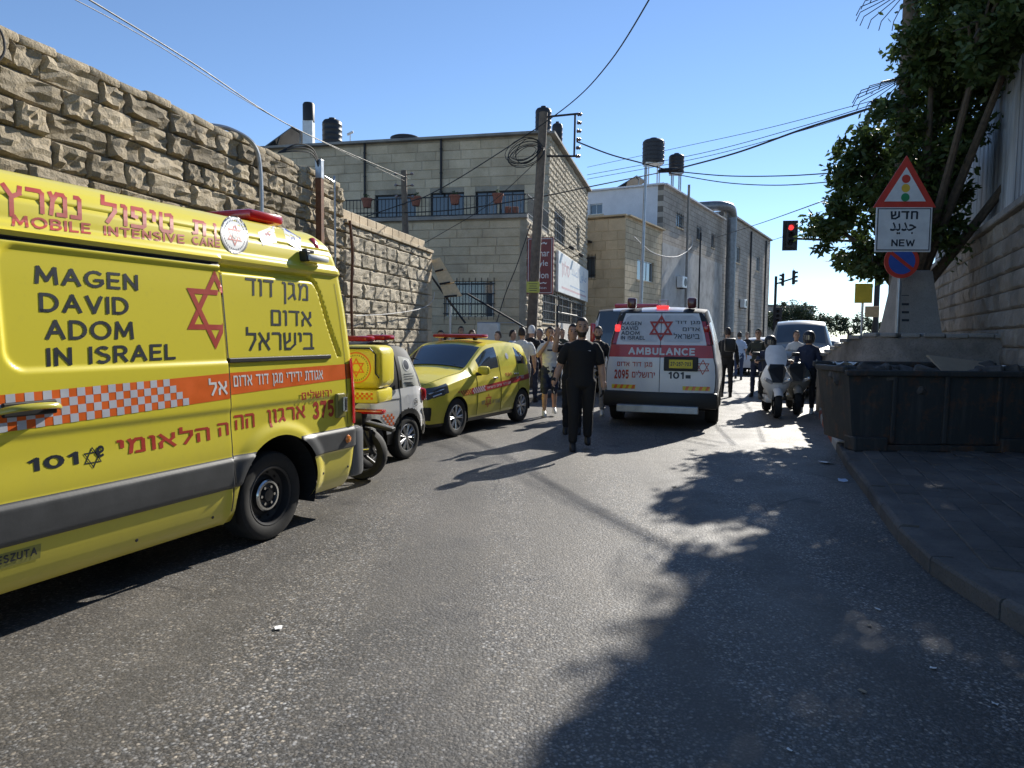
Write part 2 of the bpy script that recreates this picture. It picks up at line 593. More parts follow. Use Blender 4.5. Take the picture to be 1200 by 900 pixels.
def leafmat(name, a, b):
    t = NT(name)
    c = t.mix(t.noise(3.0, 3, 0.6), a, b)
    t.set(color=c, rough=0.5, spec=0.4)
    tr = t.n('ShaderNodeBsdfTranslucent')
    t.l(t.mix(0.0, c, c), tr.inputs[0])
    mx = t.n('ShaderNodeMixShader')
    mx.inputs[0].default_value = 0.3
    out = t.t.nodes['Material Output']
    t.l(t.b.outputs[0], mx.inputs[1])
    t.l(tr.outputs[0], mx.inputs[2])
    t.l(mx.outputs[0], out.inputs[0])
    return t.m


M['leaf'] = leafmat('tree_leaf', (0.035, 0.06, 0.015), (0.08, 0.12, 0.03))
M['leaf_far'] = leafmat('far_tree_leaf', (0.03, 0.05, 0.025), (0.07, 0.09, 0.05))

# ------------------------------------------------------------------ lettering
HEB = {
    'א': [[(.03, 1), (.66, 0)], [(.62, 1), (.62, .66), (.44, .44)], [(.05, 0), (.05, .36), (.22, .60)]],
    'ב': [[(0, 1), (.5, 1), (.58, .9), (.58, 0)], [(0, 0), (.72, 0)]],
    'ג': [[(.02, 1), (.28, 1), (.34, .9), (.34, .34), (.44, 0)], [(.34, .34), (0, .0)]],
    'ד': [[(0, 1), (.66, 1)], [(.52, 1), (.52, 0)]],
    'ה': [[(0, 1), (.5, 1), (.58, .9), (.58, 0)], [(.07, 0), (.07, .62)]],
    'ו': [[(0, 1), (.12, 1), (.17, .92), (.17, 0)]],
    'ח': [[(.05, 0), (.05, 1), (.5, 1), (.58, .9), (.58, 0)]],
    'ט': [[(.05, 1), (.05, .1), (.14, 0), (.5, 0), (.58, .1), (.58, .9), (.5, 1), (.3, .96)]],
    'י': [[(0, 1), (.12, 1), (.17, .92), (.17, .52)]],
    'ל': [[(.05, 1.32), (.05, .95), (.55, .95), (.55, .62), (.24, 0)]],
    'מ': [[(.03, 1), (.13, .72), (.06, 0)], [(.13, .68), (.30, 1), (.5, 1), (.60, .86), (.60, 0), (.32, 0)]],
    'ם': [[(.05, 1), (.5, 1), (.58, .9), (.58, 0), (.05, 0), (.05, 1)]],
    'נ': [[(.10, 1), (.24, 1), (.31, .9), (.31, 0), (0, 0)]],
    'ן': [[(0, 1), (.12, 1), (.17, .92), (.17, -.32)]],
    'פ': [[(.22, .52), (.06, .56), (.05, 1), (.46, 1), (.58, .86), (.58, .12), (.48, 0), (.02, 0)]],
    'ץ': [[(.30, -.34), (.30, .55), (.04, 1)], [(.60, 1), (.58, .72), (.30, .50)]],
    'ר': [[(0, 1), (.42, 1), (.52, .88), (.52, 0)]],
    'ש': [[(.03, 1), (.10, 0), (.46, 0), (.80, .30), (.80, 1)], [(.42, 1), (.42, .55), (.08, .34)]],
    'ת': [[(.03, 1), (.5, 1), (.62, .88), (.62, 0)], [(.16, 1), (.16, .08), (.0, .02)]],
    'ס': [[(.0, 1), (.5, 1), (.60, .80), (.58, .25), (.40, 0), (.22, 0), (.04, .25), (.04, .8), (.12, 1)]],
    'ק': [[(0, 1), (.56, 1), (.56, .62), (.34, .2)], [(.07, .62), (.07, -.32)]],
    ' ': [],
}


_txt = {}


def latin(text, bold=0.0):
    key = (text, bold)
    if key in _txt:
        return _txt[key]
    c = bpy.data.curves.new('lettering', 'FONT')
    c.body = text
    c.offset = bold
    c.resolution_u = 3
    me = bake(bpy.data.objects.new('lettering', c))
    vs = [(v.co.x, v.co.y, 0) for v in me.vertices]
    fs = [tuple(p.vertices) for p in me.polygons]
    bpy.data.meshes.remove(me)
    bpy.data.curves.remove(c)
    _txt[key] = (vs, fs)
    return vs, fs


def arc(cx, cy, rx, ry, a0, a1, n=8):
    return [(cx + rx * math.cos(R(a0 + (a1 - a0) * i / n)), cy + ry * math.sin(R(a0 + (a1 - a0) * i / n))) for i in range(n + 1)]


LAT = {
    'A': [[(0, 0), (.34, 1), (.68, 0)], [(.12, .34), (.56, .34)]],
    'B': [[(0, 0), (0, 1)], [(0, 1)] + arc(.28, .76, .24, .24, 90, -90) + [(0, .52)], [(0, .52)] + arc(.30, .26, .28, .26, 90, -90) + [(0, 0)]],
    'C': [arc(.38, .5, .38, .5, 50, 310, 12)],
    'D': [[(0, 0), (0, 1)], [(0, 1)] + arc(.22, .5, .42, .5, 90, -90, 12) + [(0, 0)]],
    'E': [[(.5, 1), (0, 1), (0, 0), (.5, 0)], [(0, .52), (.44, .52)]],
    'G': [arc(.40, .5, .40, .5, 52, 330, 12) + [(.74, .44), (.44, .44)]],
    'I': [[(0, 0), (0, 1)]],
    'L': [[(0, 1), (0, 0), (.46, 0)]],
    'M': [[(0, 0), (.06, 1), (.40, .18), (.74, 1), (.80, 0)]],
    'N': [[(0, 0), (0, 1), (.58, 0), (.58, 1)]],
    'O': [arc(.42, .5, .42, .5, 0, 360, 18)],
    'R': [[(0, 0), (0, 1)], [(0, 1)] + arc(.28, .74, .24, .26, 90, -90) + [(0, .48)], [(.26, .48), (.54, 0)]],
    'S': [arc(.26, .74, .26, .26, 40, 180, 6) + arc(.26, .25, .28, .26, 90, -140, 8)],
    'T': [[(0, 1), (.6, 1)], [(.3, 1), (.3, 0)]],
    'U': [[(0, 1), (0, .28)] + arc(.28, .28, .28, .28, 180, 360, 8) + [(.56, 1)]],
    'V': [[(0, 1), (.32, 0), (.64, 1)]],
    'W': [[(0, 1), (.2, 0), (.44, .8), (.68, 0), (.88, 1)]],
    'Z': [[(0, 1), (.52, 1), (0, 0), (.54, 0)]],
    '0': [arc(.28, .5, .28, .5, 0, 360, 14)],
    '1': [[(0, .82), (.2, 1), (.2, 0)]],
    '2': [arc(.26, .74, .25, .26, 160, -30, 8) + [(0, 0), (.54, 0)]],
    '3': [arc(.24, .75, .24, .25, 150, -80, 8) + arc(.24, .27, .28, .27, 80, -150, 8)],
    '5': [[(.50, 1), (.06, 1), (.03, .56)] + arc(.24, .31, .28, .31, 100, -140, 9)],
    '7': [[(0, 1), (.52, 1), (.16, 0)]],
    '8': [arc(.27, .75, .23, .25, 0, 360, 12), arc(.27, .26, .27, .26, 0, 360, 12)],
    '9': [arc(.27, .70, .27, .30, 0, 360, 12), [(.54, .70), (.50, .3), (.22, 0)]],
    '6': [arc(.27, .30, .27, .30, 0, 360, 12), [(0, .30), (.06, .7), (.34, 1)]],
    '-': [[(0, .5), (.3, .5)]], ' ': [],
}


def strokes(text, table, th, rtl):
    vs, fs = [], []
    x, k = 0.0, 0
    for ch in (reversed(text) if rtl else text):
        g = table.get(ch, [])
        wd = max([p[0] for st in g for p in st] + [0.28 if ch == ' ' else (0.1 if rtl else 0.0)])
        for st in g:
            for a, b in zip(st, st[1:]):
                a, b = Vector((a[0], a[1] * (1 - th) + th / 2)), Vector((b[0], b[1] * (1 - th) + th / 2))
                d = (b - a).normalized()
                nn = Vector((-d.y, d.x)) * th / 2
                e = th * (0.42 if (b - a).length > 0.16 else 0.2)
                a2, b2 = a - d * e, b + d * e
                base = len(vs)
                for q in (a2 - nn, b2 - nn, b2 + nn, a2 + nn):
                    vs.append((x + q.x, q.y, k % 7))
                fs.append((base, base + 1, base + 2, base + 3))
                k += 1
        x += wd + 0.14 + th * (0.8 if rtl else 1.0)
    return vs, fs


def lettering(mb, text, box, fn, mi=0, heb=False, th=0.16, bold=0.0, cut=None):
    """fit the text into box=(x0, z0, x1, z1), then put it on a surface with fn(x, z, k)->point"""
    if heb:
        vs, fs = strokes(text, HEB, th, True)
    elif all(ch in LAT for ch in text):
        vs, fs = strokes(text, LAT, 0.15 + bold * 1.4, False)
    else:
        vs, fs = latin(text, bold)
    if not vs:
        return
    xs = [v[0] for v in vs]
    ys = [v[1] for v in vs]
    x0, x1, y0, y1 = min(xs), max(xs), min(ys), max(ys)
    X0, Z0, X1, Z1 = box
    P = [(X0 + (v[0] - x0) / (x1 - x0) * (X1 - X0), Z0 + (v[1] - y0) / (y1 - y0) * (Z1 - Z0), v[2]) for v in vs]
    if cut:
        bm = bmesh.new()
        bv = [bm.verts.new((p[0], p[2] * 1e-4, p[1])) for p in P]
        for f in fs:
            try:
                bm.faces.new([bv[i] for i in f])
            except ValueError:
                pass
        z = Z0 + cut
        while z < Z1:
            bmesh.ops.bisect_plane(bm, geom=bm.verts[:] + bm.edges[:] + bm.faces[:], plane_co=(0, 0, z), plane_no=(0, 0, 1))
            z += cut
        bm.verts.index_update()
        P = [(v.co.x, v.co.z, v.co.y * 1e4) for v in bm.verts]
        fs = [[v.index for v in f.verts] for f in bm.faces]
        bm.free()
    out = [fn(x, z, k) for (x, z, k) in P]
    # face the reader whatever way fn turns the plane
    mb.add(out, fs, mi)


def star(mb, cx, cz, rx, rz, th, fn, mi=0):
    """hexagram of two outlined triangles"""
    k = 0
    for up in (1, -1):
        o = [Vector((math.cos(R(90 + 120 * i)), math.sin(R(90 + 120 * i)) * up)) for i in range(3)]
        inn = [p * (1 - 2 * th) for p in o]
        for i in range(3):
            a, b = o[i], o[(i + 1) % 3]
            c, d = inn[(i + 1) % 3], inn[i]
            n = 3 if rx < 0.05 else 9
            for q in range(n):
                t0, t1 = q / n, (q + 1) / n
                quad = [a.lerp(b, t0), a.lerp(b, t1), d.lerp(c, t1), d.lerp(c, t0)]
                if up < 0:
                    quad.reverse()
                mb.add([fn(cx + p.x * rx, cz + p.y * rz, k % 5) for p in quad], [(0, 1, 2, 3)], mi)
            k += 1


def ring(mb, cx, cz, r0, r1, fn, mi=0, n=32, kk=0):
    vs = []
    for i in range(n):
        a = 2 * math.pi * i / n
        for r_ in (r0, r1):
            vs.append(fn(cx + r_ * math.cos(a), cz + r_ * math.sin(a), kk))
    mb.add(vs, [(2 * i, 2 * i + 1, (2 * i + 3) % (2 * n), (2 * i + 2) % (2 * n)) for i in range(n)], mi)


def disc(mb, cx, cz, r, fn, mi=0, n=28, kk=0, rz=None, rings_=1):
    rz = rz or r
    vs = [fn(cx, cz, kk)]
    for q in range(1, rings_ + 1):
        vs += [fn(cx + r * q / rings_ * math.cos(2 * math.pi * i / n), cz + rz * q / rings_ * math.sin(2 * math.pi * i / n), kk) for i in range(n)]
    fs = [(0, 1 + i, 1 + (i + 1) % n) for i in range(n)]
    for q in range(1, rings_):
        a, b = 1 + (q - 1) * n, 1 + q * n
        fs += [(a + i, b + i, b + (i + 1) % n, a + (i + 1) % n) for i in range(n)]
    mb.add(vs, fs, mi)


def rect(mb, x0, z0, x1, z1, fn, mi=0, nx=1, nz=1, kk=0):
    vs = [fn(lerp(x0, x1, i / nx), lerp(z0, z1, j / nz), kk) for j in range(nz + 1) for i in range(nx + 1)]
    fs = [(j * (nx + 1) + i, j * (nx + 1) + i + 1, (j + 1) * (nx + 1) + i + 1, (j + 1) * (nx + 1) + i) for j in range(nz) for i in range(nx)]
    mb.add(vs, fs, mi)

# ================================================================== the ground
g = MB()
rect(g, -600, -300, 900, 1500, lambda x, z, k: (x, z, -0.012), 0, 1, 1)
kind(g.build('ground', M['earth']), 'structure')
g = MB()
rect(g, -24, -14, 60, 150, lambda x, z, k: (x, z, 0.0), 0, 1, 1)
kind(g.build('road', M['asphalt']), 'structure')


def resample(path, step):
    out = [Vector(path[0])]
    need = step
    for a, b in zip(path, path[1:]):
        a, b = Vector(a), Vector(b)
        L = (b - a).length
        pos = need
        while pos <= L:
            out.append(a.lerp(b, pos / L))
            pos += step
        need = pos - L
    return out


def catmull(P, n=8):
    P = [Vector(p) for p in P]
    out = []
    for i in range(len(P) - 1):
        p0, p1, p2, p3 = P[max(i - 1, 0)], P[i], P[i + 1], P[min(i + 2, len(P) - 1)]
        for k in range(n):
            t = k / n
            out.append(0.5 * ((2 * p1) + (p2 - p0) * t + (2 * p0 - 5 * p1 + 4 * p2 - p3) * t * t + (3 * p1 - p0 - 3 * p2 + p3) * t ** 3))
    out.append(P[-1])
    return out


def kerbline(name, path, side, h, depth, fancy, y_from, y_to, step=0.8):
    """side=+1: the pavement lies to the right of the path direction"""
    pts = resample(catmull(path), step)
    off = []
    for i, p in enumerate(pts):
        t = (pts[min(i + 1, len(pts) - 1)] - pts[max(0, i - 1)]).normalized()
        off.append(Vector((t.y, -t.x)) * side)
    m = MB()
    vs = []
    for p, o in zip(pts, off):
        q0, q1 = p + o * 0.145, p + o * depth
        vs += [(q0.x, q0.y, h - 0.006), (q1.x, q1.y, h - 0.006)]
    fs = [(2 * i, 2 * i + 1, 2 * i + 3, 2 * i + 2) if side > 0 else (2 * i, 2 * i + 2, 2 * i + 3, 2 * i + 1) for i in range(len(pts) - 1)]
    m.add(vs, fs)
    pv = m.build(name, M['paver'], fix=False)
    kind(pv, 'structure')
    rnd = random.Random(3)
    for i in range(len(pts) - 1):
        a, b = pts[i], pts[i + 1]
        if not (y_from < a.y < y_to):
            continue
        d = (b - a).normalized()
        a2, b2 = a + d * 0.010, b - d * 0.010
        j = rnd.uniform(-0.010, 0.010)
        k = MB()
        prof = [(0.0, -0.02), (0.0, h - 0.03), (0.012, h - 0.008), (0.035, h + j), (0.15, h + j), (0.15, -0.02)]
        vs = []
        for (p, o) in ((a2, off[i]), (b2, off[i + 1])):
            for (u, z) in prof:
                q = p + o * u
                vs.append((q.x, q.y, z))
        n = len(prof)
        fs = [(q, (q + 1) % n, n + (q + 1) % n, n + q) for q in range(n)] + [tuple(range(n)), tuple(reversed(range(n, 2 * n)))]
        k.add(vs, fs)
        mm = M['kerb']
        if fancy and a.y > 9.6:
            mm = M['kerb_red'] if i % 2 else M['kerb_white']
        k.build('kerbstone', mm, pv, fix=True)
    return pv, pts


KR = [(2.55, -12), (2.62, -4), (2.70, 0), (2.76, 2.5), (2.79, 3.8), (2.93, 5.12), (3.70, 7.45), (4.36, 9.4), (6.62, 15.37), (8.15, 17.6), (10.3, 21.6), (17.2, 36), (32, 66)]
pave_r, krp = kerbline('pavement', KR, 1, 0.13, 14.0, True, -3, 30)
KL = [(-5.6, 3.0), (-4.1, 7.5), (-2.6, 11.6), (-1.25, 14.5), (0.55, 17.3), (4.2, 26), (6.6, 32), (16.5, 49.5), (34, 80)]
pave_l, klp = kerbline('pavement', KL, -1, 0.12, 6.0, False, 9, 45)


def kx(y):
    for a, b in zip(krp, krp[1:]):
        if a.y <= y <= b.y:
            return lerp(a.x, b.x, (y - a.y) / (b.y - a.y))
    return 99


# pavers, laid obliquely in courses
pm = []
for i in range(4):
    q = MB()
    q.rbox((0, 0, 0), (0.402, 0.202, 0.05), 0.008, seg=1)
    me = bpy.data.meshes.new('paver')
    me.from_pydata(q.v, [], q.f)
    me.materials.append(M['paver'])
    pm.append(me)
rnd = random.Random(5)
d, nrm = hd(20), hd(110)
cells = []
for i in range(-4, 40):
    for j in range(-8, 40):
        c = Vector((2.8, 2.2, 0)) + d * (0.415 * (i + (0.5 if j % 2 else 0))) + nrm * (0.215 * j)
        if c.x > kx(c.y) + 0.30 and c.x < 2.63 + 0.452 * c.y - 0.15 and 3.4 < c.y < 9.3 and c.x < 0.80 * c.y + 0.2:
            cells.append(c)
cells.sort(key=lambda c: c.y)
far = MB()
for n, c in enumerate(cells):
    z = 0.113 + rnd.uniform(-0.007, 0.007)
    if n < 292:
        o = link('paver', pm[n % 4], pave_r, (c.x, c.y, z), (rnd.uniform(-.008, .008), rnd.uniform(-.01, .01), face_rz(20) + rnd.uniform(-.01, .01)))
    else:
        far.box((c.x, c.y, z), (0.405, 0.205, 0.05), rz=face_rz(20))
if far.v:
    kind(far.build('pavers_beyond', M['paver'], pave_r), 'stuff')


# ================================================================== stone walls
def stone_unit(seed, nx, nz, prot, amp, edge=0.08, back=0.06, sharp=1.0):
    """a stone filling x 0..1, z 0..1; rough face towards -y"""
    r = random.Random(seed)
    vs, fs = [], []
    ph = Vector((r.uniform(0, 50), r.uniform(0, 50), 0))
    tilt = (r.uniform(-1, 1), r.uniform(-1, 1))
    xs = [0, edge] + [edge + (1 - 2 * edge) * i / (nx - 1) for i in range(1, nx - 1)] + [1 - edge, 1]
    zs = [0, edge * 1.6] + [edge * 1.6 + (1 - 3.2 * edge) * i / (nz - 1) for i in range(1, nz - 1)] + [1 - edge * 1.6, 1]
    X, Z = len(xs), len(zs)
    for j, z in enumerate(zs):
        for i, x in enumerate(xs):
            rim = i in (0, X - 1) or j in (0, Z - 1)
            if rim:
                y = -prot * 0.12
                xx = x + (r.uniform(-.012, .012) if amp > 0.02 else 0) * (1 if 0 < x < 1 else 0)
                zz = z
            else:
                n = noise.noise(ph + Vector((x * 3.1, z * 2.3, 0))) + 0.6 * noise.noise(ph + Vector((x * 7, z * 6, 3)))
                y = -(prot + amp * n * sharp + amp * 0.5 * (tilt[0] * (x - .5) + tilt[1] * (z - .5)))
                y = min(y, -prot * 0.15)
                xx, zz = x + r.uniform(-.03, .03) * (amp > 0.02), z + r.uniform(-.04, .04) * (amp > 0.02)
            vs.append((xx, y, zz))
    for j in range(Z - 1):
        for i in range(X - 1):
            fs.append((j * X + i, j * X + i + 1, (j + 1) * X + i + 1, (j + 1) * X + i))
    b = len(vs)
    rim = [i for i in range(X)] + [j * X + X - 1 for j in range(1, Z)] + [(Z - 1) * X + i for i in range(X - 2, -1, -1)] + [j * X for j in range(Z - 2, 0, -1)]
    vs += [(vs[i][0], back, vs[i][2]) for i in rim]
    n = len(rim)
    fs += [(rim[(k + 1) % n], rim[k], b + k, b + (k + 1) % n) for k in range(n)]
    return vs, fs


def unit_meshes(name, mat, n, **k):
    out = []
    for i in range(n):
        vs, fs = stone_unit(i * 13 + 1, **k)
        me = bpy.data.meshes.new(name)
        me.from_pydata(vs, [], fs)
        me.materials.append(mat)
        out.append(me)
    return out


def courses(x0, x1, z0, z1, ch, w0, w1, rnd, holes=(), hv=0.0):
    """yield x, z, w, h of every stone; holes are (x0, z0, x1, z1)"""
    z = z0
    row = 0
    while z < z1 - 0.05:
        h = min(ch * (1 + rnd.uniform(-hv, hv)), z1 - z)
        if z1 - z - h < ch * 0.35:
            h = z1 - z
        spans = [(x0, x1)]
        for (a, b, c, d_) in holes:
            if b < z + h * 0.6 and d_ > z + h * 0.4:
                ns = []
                for (p, q) in spans:
                    if a > p:
                        ns.append((p, min(q, a)))
                    if c < q:
                        ns.append((max(p, c), q))
                spans = [(p, q) for p, q in ns if q - p > 0.03]
        for (p, q) in spans:
            x = p
            first = True
            while x < q - 1e-3:
                w_ = rnd.uniform(w0, w1)
                if first and row % 2:
                    w_ *= 0.55
                first = False
                if q - x - w_ < w0 * 0.6:
                    w_ = q - x
                yield x, z, w_, h
                x += w_
        z += h
        row += 1


def lay(parent, gen, meshes, gap, rnd, y=0.0, name='stone', M4=None, dy=0.0, rot=0.0, limit=400):
    M4 = M4 or Matrix()
    ct = 0
    for (x, z, w_, h) in gen:
        o = link(name, meshes[rnd.randrange(len(meshes))], parent)
        flip = rnd.random() < 0.5
        loc = M4 @ Vector((x + gap / 2, y + rnd.uniform(-dy, dy), z + gap / 2))
        o.location = loc
        o.rotation_euler = (M4.to_3x3() @ Matrix.Rotation(rnd.uniform(-rot, rot), 3, 'Y')).to_euler()
        o.scale = (w_ - gap, 1, h - gap)
        ct += 1
    return ct


def lay_joined(mb, gen, units, gap, rnd, y=0.0, M4=None, mi=0):
    M4 = M4 or Matrix()
    for (x, z, w_, h) in gen:
        vs, fs = units[rnd.randrange(len(units))]
        mb.add([M4 @ Vector((x + gap / 2 + v[0] * (w_ - gap), y + v[1], z + gap / 2 + v[2] * (h - gap))) for v in vs], fs, mi)


RZ = lambda deg: Matrix.Rotation(R(deg), 4, 'Z')

# ------------------------------------------------------------------ left street wall, rubble part
W0 = (-2.27, 20.0, 0.0)
LW = thing('stone_wall', 'tall rough rubble stone wall rising behind the near yellow van', 'stone wall', W0, face_rz(12.1))
rub = unit_meshes('stone', M['stone_near'], 18, nx=6, nz=5, prot=0.048, amp=0.066, edge=0.06)
rnd = random.Random(11)
lay(LW, courses(-15.0, -5.55, 1.75, 4.47, 0.30, 0.34, 0.85, rnd, hv=0.16), rub, 0.022, rnd, dy=0.02, rot=0.02)
m = MB()
ur = [stone_unit(i * 13 + 1, 4, 4, 0.060, 0.07, 0.07) for i in range(8)]
lay_joined(m, courses(-17.5, -5.55, -0.02, 1.75, 0.30, 0.34, 0.85, rnd, hv=0.1), ur, 0.022, rnd)
lay_joined(m, courses(-17.5, -15.0, 1.75, 4.47, 0.30, 0.34, 0.85, rnd, hv=0.1), ur, 0.022, rnd)
kind(m.build('stones_below', M['stone_near'], LW), 'stuff')
m = MB()
m.box((-11.5, 0.33, 2.18), (12.0, 0.6, 4.5))
m.build('backing', M['mortar'], LW)
m = MB()
for i in range(26):     # uneven top with a rough capping of mortar and small stone
    x = -17.2 + i * 0.45
    m.rbox((x, 0.2, 4.50 + 0.05 * noise.noise(Vector((x * 1.7, 0, 0)))), (0.47, 0.50, 0.11), 0.04, M=Matrix.Rotation(rnd.uniform(-.05, .05), 3, 'Y'), seg=2)
m.build('coping', M['stone_near'], LW, smooth=True)

# rusticated part and its pale parapet
LF = thing('stone_wall', 'squared rusticated stone wall with pale low parapet, ending at its corner', 'stone wall', W0, face_rz(12.1))
rus = unit_meshes('stone', M['stone_far'], 16, nx=6, nz=5, prot=0.038, amp=0.036, edge=0.06)
lay(LF, courses(-5.52, -0.36, 0.40, 3.80, 0.322, 0.50, 0.98, rnd), rus, 0.014, rnd)
q = unit_meshes('quoin', M['ashlar'], 4, nx=3, nz=3, prot=0.025, amp=0.004, edge=0.04)
lay(LF, courses(-0.36, 0.02, 0.40, 3.80, 0.322, 0.5, 0.6, rnd), q, 0.008, rnd, name='quoin')
lay(LF, courses(0, 0.7, 0.40, 3.80, 0.322, 0.3, 0.5, rnd), q, 0.008, rnd, name='quoin', M4=Matrix.Translation((0.02, 0.0, 0)) @ RZ(90))
m = MB()
m.box((-2.76, 0.36, 1.9), (5.50, 0.62, 3.76))
m.build('backing', M['mortar'], LF)
m = MB()
lay_joined(m, courses(-5.5, -0.02, -0.02, 0.40, 0.4, 0.5, 0.9, rnd), [stone_unit(3, 4, 3, 0.05, 0.03, 0.1)], 0.014, rnd)
m.build('plinth', M['stone_far'], LF)
for i in range(9):
    m = MB()
    m.rbox((-5.25 + i * 0.615, 0.26, 3.845), (0.605, 0.70, 0.08), 0.01)
    m.build('coping_slab', M['ashlar'], LF)
pl = unit_meshes('parapet_block', M['ashlar'], 4, nx=3, nz=3, prot=0.012, amp=0.006, edge=0.03)
lay(LF, courses(-5.4, 0.3, 3.89, 4.20, 0.31, 0.40, 0.55, rnd), pl, 0.01, rnd, y=0.30, name='parapet_block')
m = MB()
m.box((-2.55, 0.43, 4.045), (5.7, 0.20, 0.29))
m.build('parapet_core', M['mortar'], LF)


def lw(x, y, z):     # a point on the street face of the left wall
    return Matrix.Translation(W0) @ Matrix.Rotation(face_rz(12.1), 4, 'Z') @ Vector((x, y, z))


def tubething(name, label, cat, pts, r, mat, n=8, group=None, origin=None):
    """one bent pipe or cable as a thing of its own"""
    o3 = Vector(origin or pts[0])
    m_ = MB()
    m_.tube([Vector(p) - o3 for p in pts], r, n)
    o = m_.build(name, mat, smooth=True, loc=o3)
    return tag(o, label, cat, group)


tubething('vent_pipe', 'grey gooseneck pipe hooked over the rubble wall above the van', 'pipe',
          catmull([lw(-8.85, -0.20, 3.1), lw(-8.85, -0.20, 4.0), lw(-8.95, -0.16, 4.45), lw(-9.25, 0.05, 4.62), lw(-9.6, 0.25, 4.6)], 6), 0.035, M['galv'])
t = thing('cable_post', 'rusty square post with looped black cables above the wall', 'post', lw(-6.85, -0.17, 0), face_rz(12.1))
m = MB()
m.box((0, 0, 2.30), (0.11, 0.11, 4.4))
m.build('post', M['rust'], t)
m = MB()
m.rbox((0, 0, 4.56), (0.12, 0.12, 0.34), 0.01)
m.build('junction_box', M['galv'], t)
for k in range(3):
    m = MB()
    m.tube(catmull([(0, 0, 4.62 - k * 0.04), (-0.25, 0, 4.86 - .05 * k), (-0.6, .1, 4.86 - .06 * k), (-1.0, .25, 4.62)], 6), 0.012, 6)
    m.build('cable', M['cable'], t, smooth=True)
t = thing('pipe_frame', 'thin galvanised pipe bracket beside the rusty cable post', 'pipe', lw(-6.35, -0.22, 0), face_rz(12.1))
m = MB()
m.tube(catmull([(0, 0, 2.2), (0, 0, 4.35), (-0.06, 0, 4.42), (-0.42, 0, 4.45)], 5), 0.022, 8)
m.build('pipe', M['galv'], t, smooth=True)
tubething('wall_cable', 'brown conduit running down the joint between both stone walls', 'cable',
          catmull([lw(-5.5, -0.13, 3.85), lw(-5.42, -0.15, 3.2), lw(-5.46, -0.14, 2.2), lw(-5.4, -0.15, 1.0)], 5), 0.03, M['rust'])
tubething('wall_cable', 'pale cable looping loosely across the rusticated wall to its corner', 'cable',
          catmull([lw(-5.3, -0.15, 1.95), lw(-3.4, -0.17, 2.05), lw(-1.3, -0.17, 2.25), lw(-0.3, -0.14, 2.5), lw(0.06, -0.08, 2.75)], 6), 0.011, M['cable_pale'])
tubething('wall_cable', 'black cable bow at the top left end of the rubble wall', 'cable',
          catmull([lw(-13.35, -0.15, 4.05), lw(-13.22, -0.17, 4.25), lw(-13.24, -0.1, 4.5), lw(-13.5, 0.1, 4.75)], 6), 0.011, M['cable'])
t = thing('leaning_panel', 'pale boarded panel tilted out from the end of the wall', 'panel', lw(0.25, 0.1, 0), face_rz(100))
m = MB()
inv = t.matrix_basis.inverted()
Lp = [inv @ at(505, 305, 20.1), inv @ at(521, 349, 19.6)]
Rp = [inv @ at(515, 301, 20.1), inv @ at(542, 347, 19.6)]
for k in range(3):
    u0, u1 = k / 3 + 0.012, (k + 1) / 3 - 0.012
    qd = [Lp[0].lerp(Lp[1], u0), Rp[0].lerp(Rp[1], u0), Rp[0].lerp(Rp[1], u1), Lp[0].lerp(Lp[1], u1)]
    nn_ = (qd[1] - qd[0]).cross(qd[3] - qd[0]).normalized() * 0.03
    q = MB()
    q.add(qd + [v_ + nn_ for v_ in qd], [(0, 1, 2, 3), (7, 6, 5, 4), (0, 4, 5, 1), (1, 5, 6, 2), (2, 6, 7, 3), (3, 7, 4, 0)])
    q.build('board', M['board'], t, fix=True)
    s_ = MB()
    s_.tube([qd[3] - nn_ * 1.3, qd[3].lerp(qd[2], 0.72) - nn_ * 1.3], 0.028, 5)
    s_.build('batten', M['iron'], t)
s_ = MB()
s_.tube([(-0.05, 0.02, 3.3), (0.5, 0.05, 2.55), (1.0, 0.05, 1.9)], 0.03, 8)
s_.tube([(1.05, 0.06, 2.72), (3.0, 0.3, 1.6)], 0.028, 8)
s_.build('brace', M['iron'], t, smooth=True)


# ------------------------------------------------------------------ pieces used by the buildings
def brickmat(name, base1, base2, bw, bh, mortar=0.012, bump=0.5, dark=0.35):
    t_ = NT(name)
    mp = t_.n('ShaderNodeMapping')
    mp.inputs['Rotation'].default_value = (R(-90), 0, 0)
    t_.l(t_.coord(), mp.inputs['Vector'])
    bt = t_.n('ShaderNodeTexBrick')
    bt.inputs['Scale'].default_value = 1.0
    bt.inputs['Brick Width'].default_value = bw
    bt.inputs['Row Height'].default_value = bh
    bt.inputs['Mortar Size'].default_value = mortar
    bt.inputs['Mortar Smooth'].default_value = 0.2
    bt.inputs['Color1'].default_value = (*base1, 1)
    bt.inputs['Color2'].default_value = (*base2, 1)
    bt.inputs['Mortar'].default_value = (*[x * dark for x in base1], 1)
    t_.l(mp.outputs[0], bt.inputs['Vector'])
    geo = t_.n('ShaderNodeNewGeometry').outputs['Position']
    c = t_.mix(t_.ramp(t_.noise(0.7, 6, 0.65, geo), [(0.42, 0.0), (0.72, 0.65)]), bt.outputs['Color'], tuple(x * 0.42 for x in base1))
    c = t_.mix(t_.ramp(t_.noise(25, 4, 0.7, geo), [(0.4, 0.3), (0.6, 0.0)]), c, tuple(x * 0.5 for x in base1))
    t_.set(color=c, rough=0.9, spec=0.2)
    h = t_.math('ADD', t_.math('MULTIPLY', bt.outputs['Fac'], -1.0), t_.math('MULTIPLY', t_.noise(20, 5, 0.7, geo), 0.6))
    t_.bump(h, bump, 0.04)
    return t_.m


M['brick_beige'] = brickmat('beige_block_facade', (0.60, 0.48, 0.32), (0.68, 0.56, 0.38), 0.60, 0.28)
M['brick_grey'] = brickmat('greyed_block_facade', (0.42, 0.37, 0.31), (0.52, 0.46, 0.39), 0.55, 0.27)


